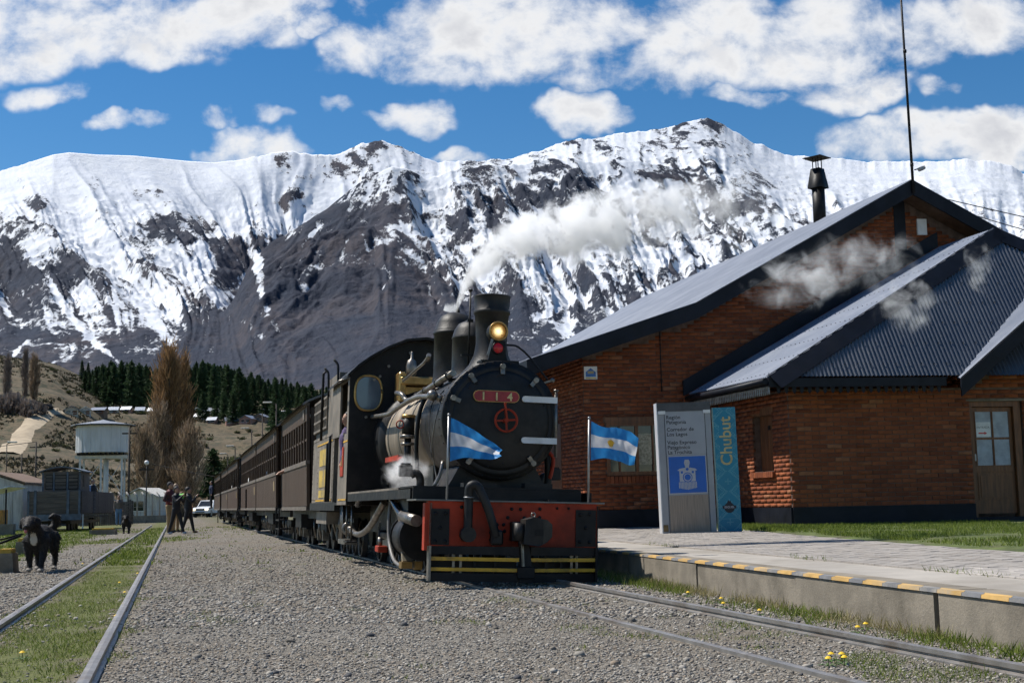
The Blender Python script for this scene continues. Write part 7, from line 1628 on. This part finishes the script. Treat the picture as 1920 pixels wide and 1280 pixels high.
# ------------------------------------------------------------------ loose stones, grass, weeds, dandelions
def in_view(X, Y, pad=1.08): return np.abs(X) < Y * (960 / FPX) * pad
def on_track(X, Y):
    la, lb = lat(X, Y, TA), lat(X, Y, TB); return (np.abs(np.abs(la) - .40) < .045) | (np.abs(np.abs(lb) - .40) < .045)
def scatter_stones(name, n, y0, y1, smin, smax, dens, seed, m, flat=.62, zf=None, label=None):
    r = np.random.default_rng(seed); Y = y0 + (y1 - y0) * r.random(n * 4) ** 1.25; Xx = (r.random(n * 4) * 2 - 1) * Y * .42; k = in_view(Xx, Y) & (r.random(n * 4) < dens(Xx, Y)) & ~on_track(Xx, Y); Xx, Y = Xx[k][:n], Y[k][:n]; n = len(Y)
    S = smin + (smax - smin) * r.random(n) ** 2.2; phi = (1 + 5 ** .5) / 2
    ico = np.array([(-1, phi, 0), (1, phi, 0), (-1, -phi, 0), (1, -phi, 0), (0, -1, phi), (0, 1, phi), (0, -1, -phi), (0, 1, -phi), (phi, 0, -1), (phi, 0, 1), (-phi, 0, -1), (-phi, 0, 1)], float) / math.sqrt(1 + phi * phi)
    fc = np.array([(0, 11, 5), (0, 5, 1), (0, 1, 7), (0, 7, 10), (0, 10, 11), (1, 5, 9), (5, 11, 4), (11, 10, 2), (10, 7, 6), (7, 1, 8), (3, 9, 4), (3, 4, 2), (3, 2, 6), (3, 6, 8), (3, 8, 9), (4, 9, 5), (2, 4, 11), (6, 2, 10), (8, 6, 7), (9, 8, 1)])
    V = ico[None] * (1 + r.normal(0, .16, (n, 12, 1))) * np.stack([r.uniform(.75, 1.25, n), r.uniform(.75, 1.25, n), r.uniform(.45, .8, n) * flat / .62], 1)[:, None]
    a = r.uniform(0, 6.28, n); c, s = np.cos(a), np.sin(a); tx = r.normal(0, .3, n)
    V[..., 2] = V[..., 2] + V[..., 0] * tx[:, None] * .5
    W = np.stack([V[..., 0] * c[:, None] - V[..., 1] * s[:, None], V[..., 0] * s[:, None] + V[..., 1] * c[:, None], V[..., 2]], -1) * S[:, None, None]
    z = S * .22 if zf is None else zf(Xx, Y) + S * .2
    W += np.stack([Xx, Y, z], 1)[:, None]
    me = np_mesh(name, W.reshape(-1, 3), (fc[None] + 12 * np.arange(n)[:, None, None]).reshape(-1, 3)); add_attr(me, 'lv', np.repeat(r.random(n), 12)); o = link(name, me, m); return tag(o, label, 'gravel', kind='stuff')
m, t = newmat('gravel_stones'); a = t.attr('lv'); n1 = t.noise(t.coord(), 40, 3, .6)
c = t.mix(a.sm(.0, 1.0), (.135, .12, .10), (.43, .395, .34)); c = t.mix((a * 7.3)._m('FRACT').sm(.72, .95) * .7, c, (.30, .22, .15)); c = t.mix((a * 13.7)._m('FRACT').sm(.82, .95), c, (.06, .06, .065)); t.out(t.bsdf(t.mix(n1.sm(.4, .7) * .35, c, (.16, .15, .135)), .85, 0, None, .3)); STONE = m
def off_platform(X, Y): return X < edge_x(Y) - .03
dens_g = lambda X, Y: np.where(off_platform(X, Y), np.clip(1.25 - 1.7 * grass_amt(X, Y), .04, 1), 0)
scatter_stones('gravel', 38000, 5.3, 10.5, .0035, .0115, dens_g, 1, STONE, label='grey gravel spread between the two tracks')
scatter_stones('fine_gravel', 27000, 9.5, 38, .007, .019, lambda X, Y: dens_g(X, Y) * (1 - .85 * sstep(Y, 16, 34)), 2, STONE, label='grey gravel farther back beside the train')
scatter_stones('larger_stones', 110, 5.6, 13, .016, .034, dens_g, 3, STONE, label='larger loose stones lying on the gravel')
GRASSM = leafmat('grass_blades', (.055, .090, .012), (.20, .25, .045), .1, .35); STRAWM = leafmat('dry_grass_blades', (.16, .14, .06), (.34, .30, .15), .1, .3)
def blades(name, X, Y, Z, hmin, hmax, seed, m, wide=.16, lean=.45, label=None, cat='grass'):
    r = np.random.default_rng(seed); n = len(X); D = unit(np.stack([r.normal(0, lean, n), r.normal(0, lean, n), np.ones(n)], 1)); S = r.uniform(hmin, hmax, n)
    me = tris(np.stack([X, Y, Z - .004], 1), D, S, name, None, wide); return tag(link(name, me, m), label, cat, kind='stuff')
def pick(n, y0, y1, f, seed, pw=1.3):
    r = np.random.default_rng(seed); Y = y0 + (y1 - y0) * r.random(n * 5) ** pw; Xx = (r.random(n * 5) * 2 - 1) * Y * .42; k = in_view(Xx, Y) & (r.random(n * 5) < f(Xx, Y)) & ~on_track(Xx, Y); return Xx[k][:n], Y[k][:n]
def gd(X, Y):
    c = (fbm(X * 2.3 + 7, Y * 1.6, 4) - .5) * 1.5
    return np.where(off_platform(X, Y), np.clip((grass_amt(X, Y) + c - .42) * 2.4, 0, 1), 0)
gx_, gy_ = pick(90000, 5.4, 26, gd, 11); blades('grass', gx_, gy_, np.zeros_like(gx_), .010, .040, 12, GRASSM, .16, .6, 'short green grass growing in and beside the left track')
gx_, gy_ = pick(30000, 20, 62, gd, 13, 1.0); blades('far_grass', gx_, gy_, np.zeros_like(gx_), .04, .10, 14, GRASSM, .30, .6, 'green grass in the yard behind the black dog')
gx_, gy_ = pick(22000, 5.4, 30, lambda X, Y: gd(X, Y) * .8, 15); blades('dry_grass', gx_, gy_, np.zeros_like(gx_), .012, .045, 16, STRAWM, .12, .8, 'yellowed grass mixed into the green', 'grass')
# weeds along the foot of the platform
r_ = np.random.default_rng(5); n = 9000; al = 2.5 + 13 * r_.random(n) ** .8; w = -.02 - np.abs(r_.normal(0, .16, n)); kp = vn(al * 1.6, w * 2) > .40; al, w = al[kp], w[kp]
P = np.array([EP(a_, b_, 0)[:] for a_, b_ in zip(al, w)]); blades('platform_weeds', P[:, 0], P[:, 1], P[:, 2], .02, .10, 17, GRASSM, .10, .5, 'weeds and tall grass along the foot of the platform wall', 'weeds')
n = 5000; al = 2.5 + 13 * r_.random(n) ** .8; w = -.02 - np.abs(r_.normal(0, .12, n)); kp = vn(al * 1.3 + 9, w * 2) > .48; P = np.array([EP(a_, b_, 0)[:] for a_, b_ in zip(al[kp], w[kp])]); blades('dry_platform_weeds', P[:, 0], P[:, 1], P[:, 2], .03, .12, 18, STRAWM, .07, .5, 'straw coloured dry stems along the platform wall', 'weeds')
# lawn before the station
def build_lawn():
    als = np.linspace(3, 24, 60); V = []; 
    for a_ in als:
        w0 = lawn_w(a_) + .1 * (vn(np.array([a_ * 1.4]), np.array([2.]))[0] - .5)
        for w in (w0, w0 + .5, w0 + 1.5, w0 + 4, w0 + 9): p = EP(a_, w, 0); V.append((p.x, p.y, plat_z(w) + .012 + (.02 if w > w0 else -.014)))
    F = np.array([[i * 5 + k, i * 5 + k + 1, i * 5 + k + 6, i * 5 + k + 5] for i in range(len(als) - 1) for k in range(4)])
    me = np_mesh('lawn', np.array(V), F, True); tag(link('lawn', me, mat('lawn_soil_and_grass', (.075, .10, .022), .95, 0, .4, 3, bump=.6, bscale=80, dirt=(.13, .105, .06), dirt_amt=.5)), kind='structure')
    n = 60000; a_ = 6 + 17 * r_.random(n); w = np.array([lawn_w(q) for q in a_]) + .02 + 4.2 * r_.random(n) ** 1.2; P = np.array([EP(p, q, plat_z(q) + .03)[:] for p, q in zip(a_, w)]); thin = fbm(P[:, 0] * 1.1, P[:, 1] * 1.1, 3)
    d = P[:, :2] - np.array(C0)[None]; inside = (d @ np.array(Vector((-VB.y, VB.x)) * -1) > -.05) & (d @ np.array([-UB.y, UB.x]) > -.05)
    k = (thin > .36) & ~inside; P = P[k]; blades('lawn_grass', P[:, 0], P[:, 1], P[:, 2], .025, .07, 19, GRASSM, .14, .5, 'mown green lawn between paving and station wall', 'grass')
    n = 2600; a_ = 17.8 + 3.6 * r_.random(n); w = 3.75 + 1.2 * r_.random(n) * (1 + 0 * a_); P = np.array([EP(p, q, plat_z(q) + .005)[:] for p, q in zip(a_, w)]); blades('totem_weeds', P[:, 0], P[:, 1], P[:, 2], .03, .11, 20, GRASSM, .12, .6, 'grass tufts growing round the foot of the totem', 'grass')
    n = 900; a_ = 3 + 12 * r_.random(n); w = .99 + .03 * r_.normal(size=n); P = np.array([EP(p, q, plat_z(q))[:] for p, q in zip(a_, w)])[vn(a_ * 1.2, a_ * 0) > .5]; blades('joint_weeds', P[:, 0], P[:, 1], P[:, 2], .02, .06, 21, GRASSM, .12, .6, 'thin weeds growing in the platform joint', 'grass')
build_lawn()
# dandelions: one thing each
DY = mat('dandelion_yellow', (.75, .48, .01), .7, 0, .1, 20, bump=0); DG = mat('dandelion_leaf', (.06, .12, .02), .7)
fl_ = MB(); 
for k in range(3): fl_.lathe([(.0005, .012 - .003 * k), (.010 + .005 * k, .010 - .004 * k), (.016 + .004 * k, .004 - .004 * k)], (0, 0, .062), (0, 0, 1), 10)
flm = fl_.mesh('flower_head'); flm.materials.append(DY); stm = MB().cyl((0, 0, -.01), (0, 0, .062), .003, seg=5).mesh('stem'); stm.materials.append(DG)
lf = MB()
for k in range(7): a = k * .9; lf.prism([(0, 0, .004), (.045 * math.cos(a - .15), .045 * math.sin(a - .15), .02), (.085 * math.cos(a), .085 * math.sin(a), .012), (.045 * math.cos(a + .15), .045 * math.sin(a + .15), .02)], (0, 0, .002))
lfm = lf.mesh('leaf_rosette'); lfm.materials.append(DG); ri = random.Random(9)
for i, (px, py) in enumerate([(1290, 1108), (1352, 1119), (1356, 1128), (1424, 1141), (1608, 1172), (1623, 1166), (1558, 1222), (1578, 1222), (1553, 1230), (1583, 1228), (1868, 1235), (224, 1090), (234, 1108), (231, 1130), (217, 1152), (216, 1160), (42, 1220), (258, 1073), (155, 1055)]):
    q = atZ(px, py, .05); d = empty('dandelion', (q[0], q[1], 0), ri.uniform(0, 6), 'yellow dandelion in the weeds ' + ('by the platform track' if px > 900 else 'in the left track'), 'flower', 'dandelions by the platform' if px > 900 else 'dandelions in the left track'); d.scale = (.72,) * 3
    for nm, mm in (('flower_head', flm), ('stem', stm), ('leaf_rosette', lfm)): link(nm, mm, None, d)

# ------------------------------------------------------------------ steam and air
def steam_mat(name, dens, build):
    m, t = newmat(name); d = build(t); v = t.new('VolumePrincipled'); v.inputs['Color'].default_value = (.997, .997, .998, 1); v.inputs['Anisotropy'].default_value = .1
    t.ln(d * dens, v.inputs['Density']); t.out(None, v.outputs[0]); m.cycles.volume_step_rate = 1.0; return m
SEED = Vector(LOCO.location); LM = Matrix.Translation((.02, 13.3, 0)) @ Matrix.Rotation(R_(14.4), 4, 'Z') @ Matrix.Rotation(R_(2.3), 4, 'Y')
def cz_(x): return .55 * (1 - math.exp(-x / .18)) + .80 * (1 - math.exp(-x / 1.8))
def rz_(x): return .10 + .27 * (1 - math.exp(-x / .5)) + .075 * x
def build_plume():
    o = LM @ Vector((.0, 3.4, 3.27)); mb = MB(); xs = [-.02, .0, .03, .07, .13, .22, .35, .55, .85, 1.25, 1.75, 2.3, 2.9, 3.5, 4.1, 4.55]
    mb.tube([(x, 0, cz_(max(x, 0)) - (.06 if x < 0 else 0)) for x in xs], .1, 14, rads=[rz_(max(x, 0)) * (1.7 if x > .2 else 1.35) + .02 for x in xs])
    def f(t):
        c = t.coord(); x, y, z = t.sep(c); xc = x.mx(0.0)
        ce = (1.0 - (xc * (-1 / .18))._m('EXPONENT')) * .55 + (1.0 - (xc * (-1 / 1.8))._m('EXPONENT')) * .80; R = (1.0 - (xc * (-1 / .5))._m('EXPONENT')) * .27 + xc * .075 + .10
        rr = ((y * y) + (z - ce) * (z - ce))._m('SQRT') / R
        n = t.noise(t.mapp(c, sc=(1, 1, 1.1)), 2.3, 6, .66, .6); n2 = t.noise(c, 8.0, 3, .6)
        return (1.0 - rr * rr + (n - .5) * 4.6 * x.sm(0.0, .7, .3, 1.0) + (n2 - .5) * 1.4 - xc * .18).sm(.05, 1.1) * x.sm(4.4, .8, .05, 1.0) * x.sm(4.5, 3.2)
    ob = mb.build('steam_plume', steam_mat('dense_white_steam', 14.0, f)); ob.location = o; tag(ob, 'white steam plume blowing right from the locomotive dome', 'steam', kind='stuff')
def puff(loc, sc, dens, th, freq, label, seed):
    def f(t):
        c = t.coord(); x, y, z = t.sep(c); rr = (x * x) + (y * y) + (z * z)
        n = t.noise(t.mapp(c, loc=(seed * 3.7, seed * 1.3, seed), sc=(1, sc[1] / sc[0], sc[2] / sc[0])), freq, 6, .66, .5)
        return ((n - th) * 4.2 + (1.0 - rr) * .9 - .45).sm(0.0, 1.2) * rr.sm(1.0, .35)
    ob = MB().ball((0, 0, 0), 1.0, 20, 14).build('steam_wisp', steam_mat('thin_steam', dens, f)); ob.location = loc; ob.scale = sc; tag(ob, label, 'steam', kind='stuff')
build_plume()
p = atY(1500, 525, 21.5); puff(p, (1.15, .5, .60), 4.0, .50, 2.6, 'thin steam wisp drifting before the gable wall', 1)
p = atY(1625, 490, 21.5); puff(p, (1.15, .5, .72), 2.6, .51, 2.6, 'fainter steam wisp drifting toward the gable peak', 2)
p = atY(1700, 570, 20.5); puff(p, (.68, .4, .58), 3.2, .51, 2.2, 'torn steam wisp before the dark hip of the annex roof', 3)
p = atY(1835, 505, 20.5); puff(p, (.42, .3, .55), 2.6, .51, 2.0, 'small steam wisp before the right side of the annex roof', 4)
puff(LM @ Vector((-.82, 1.95, 1.13)), (.34, .34, .27), 9.0, .45, 2.2, 'steam leaking round the lubricator on the running board', 5)
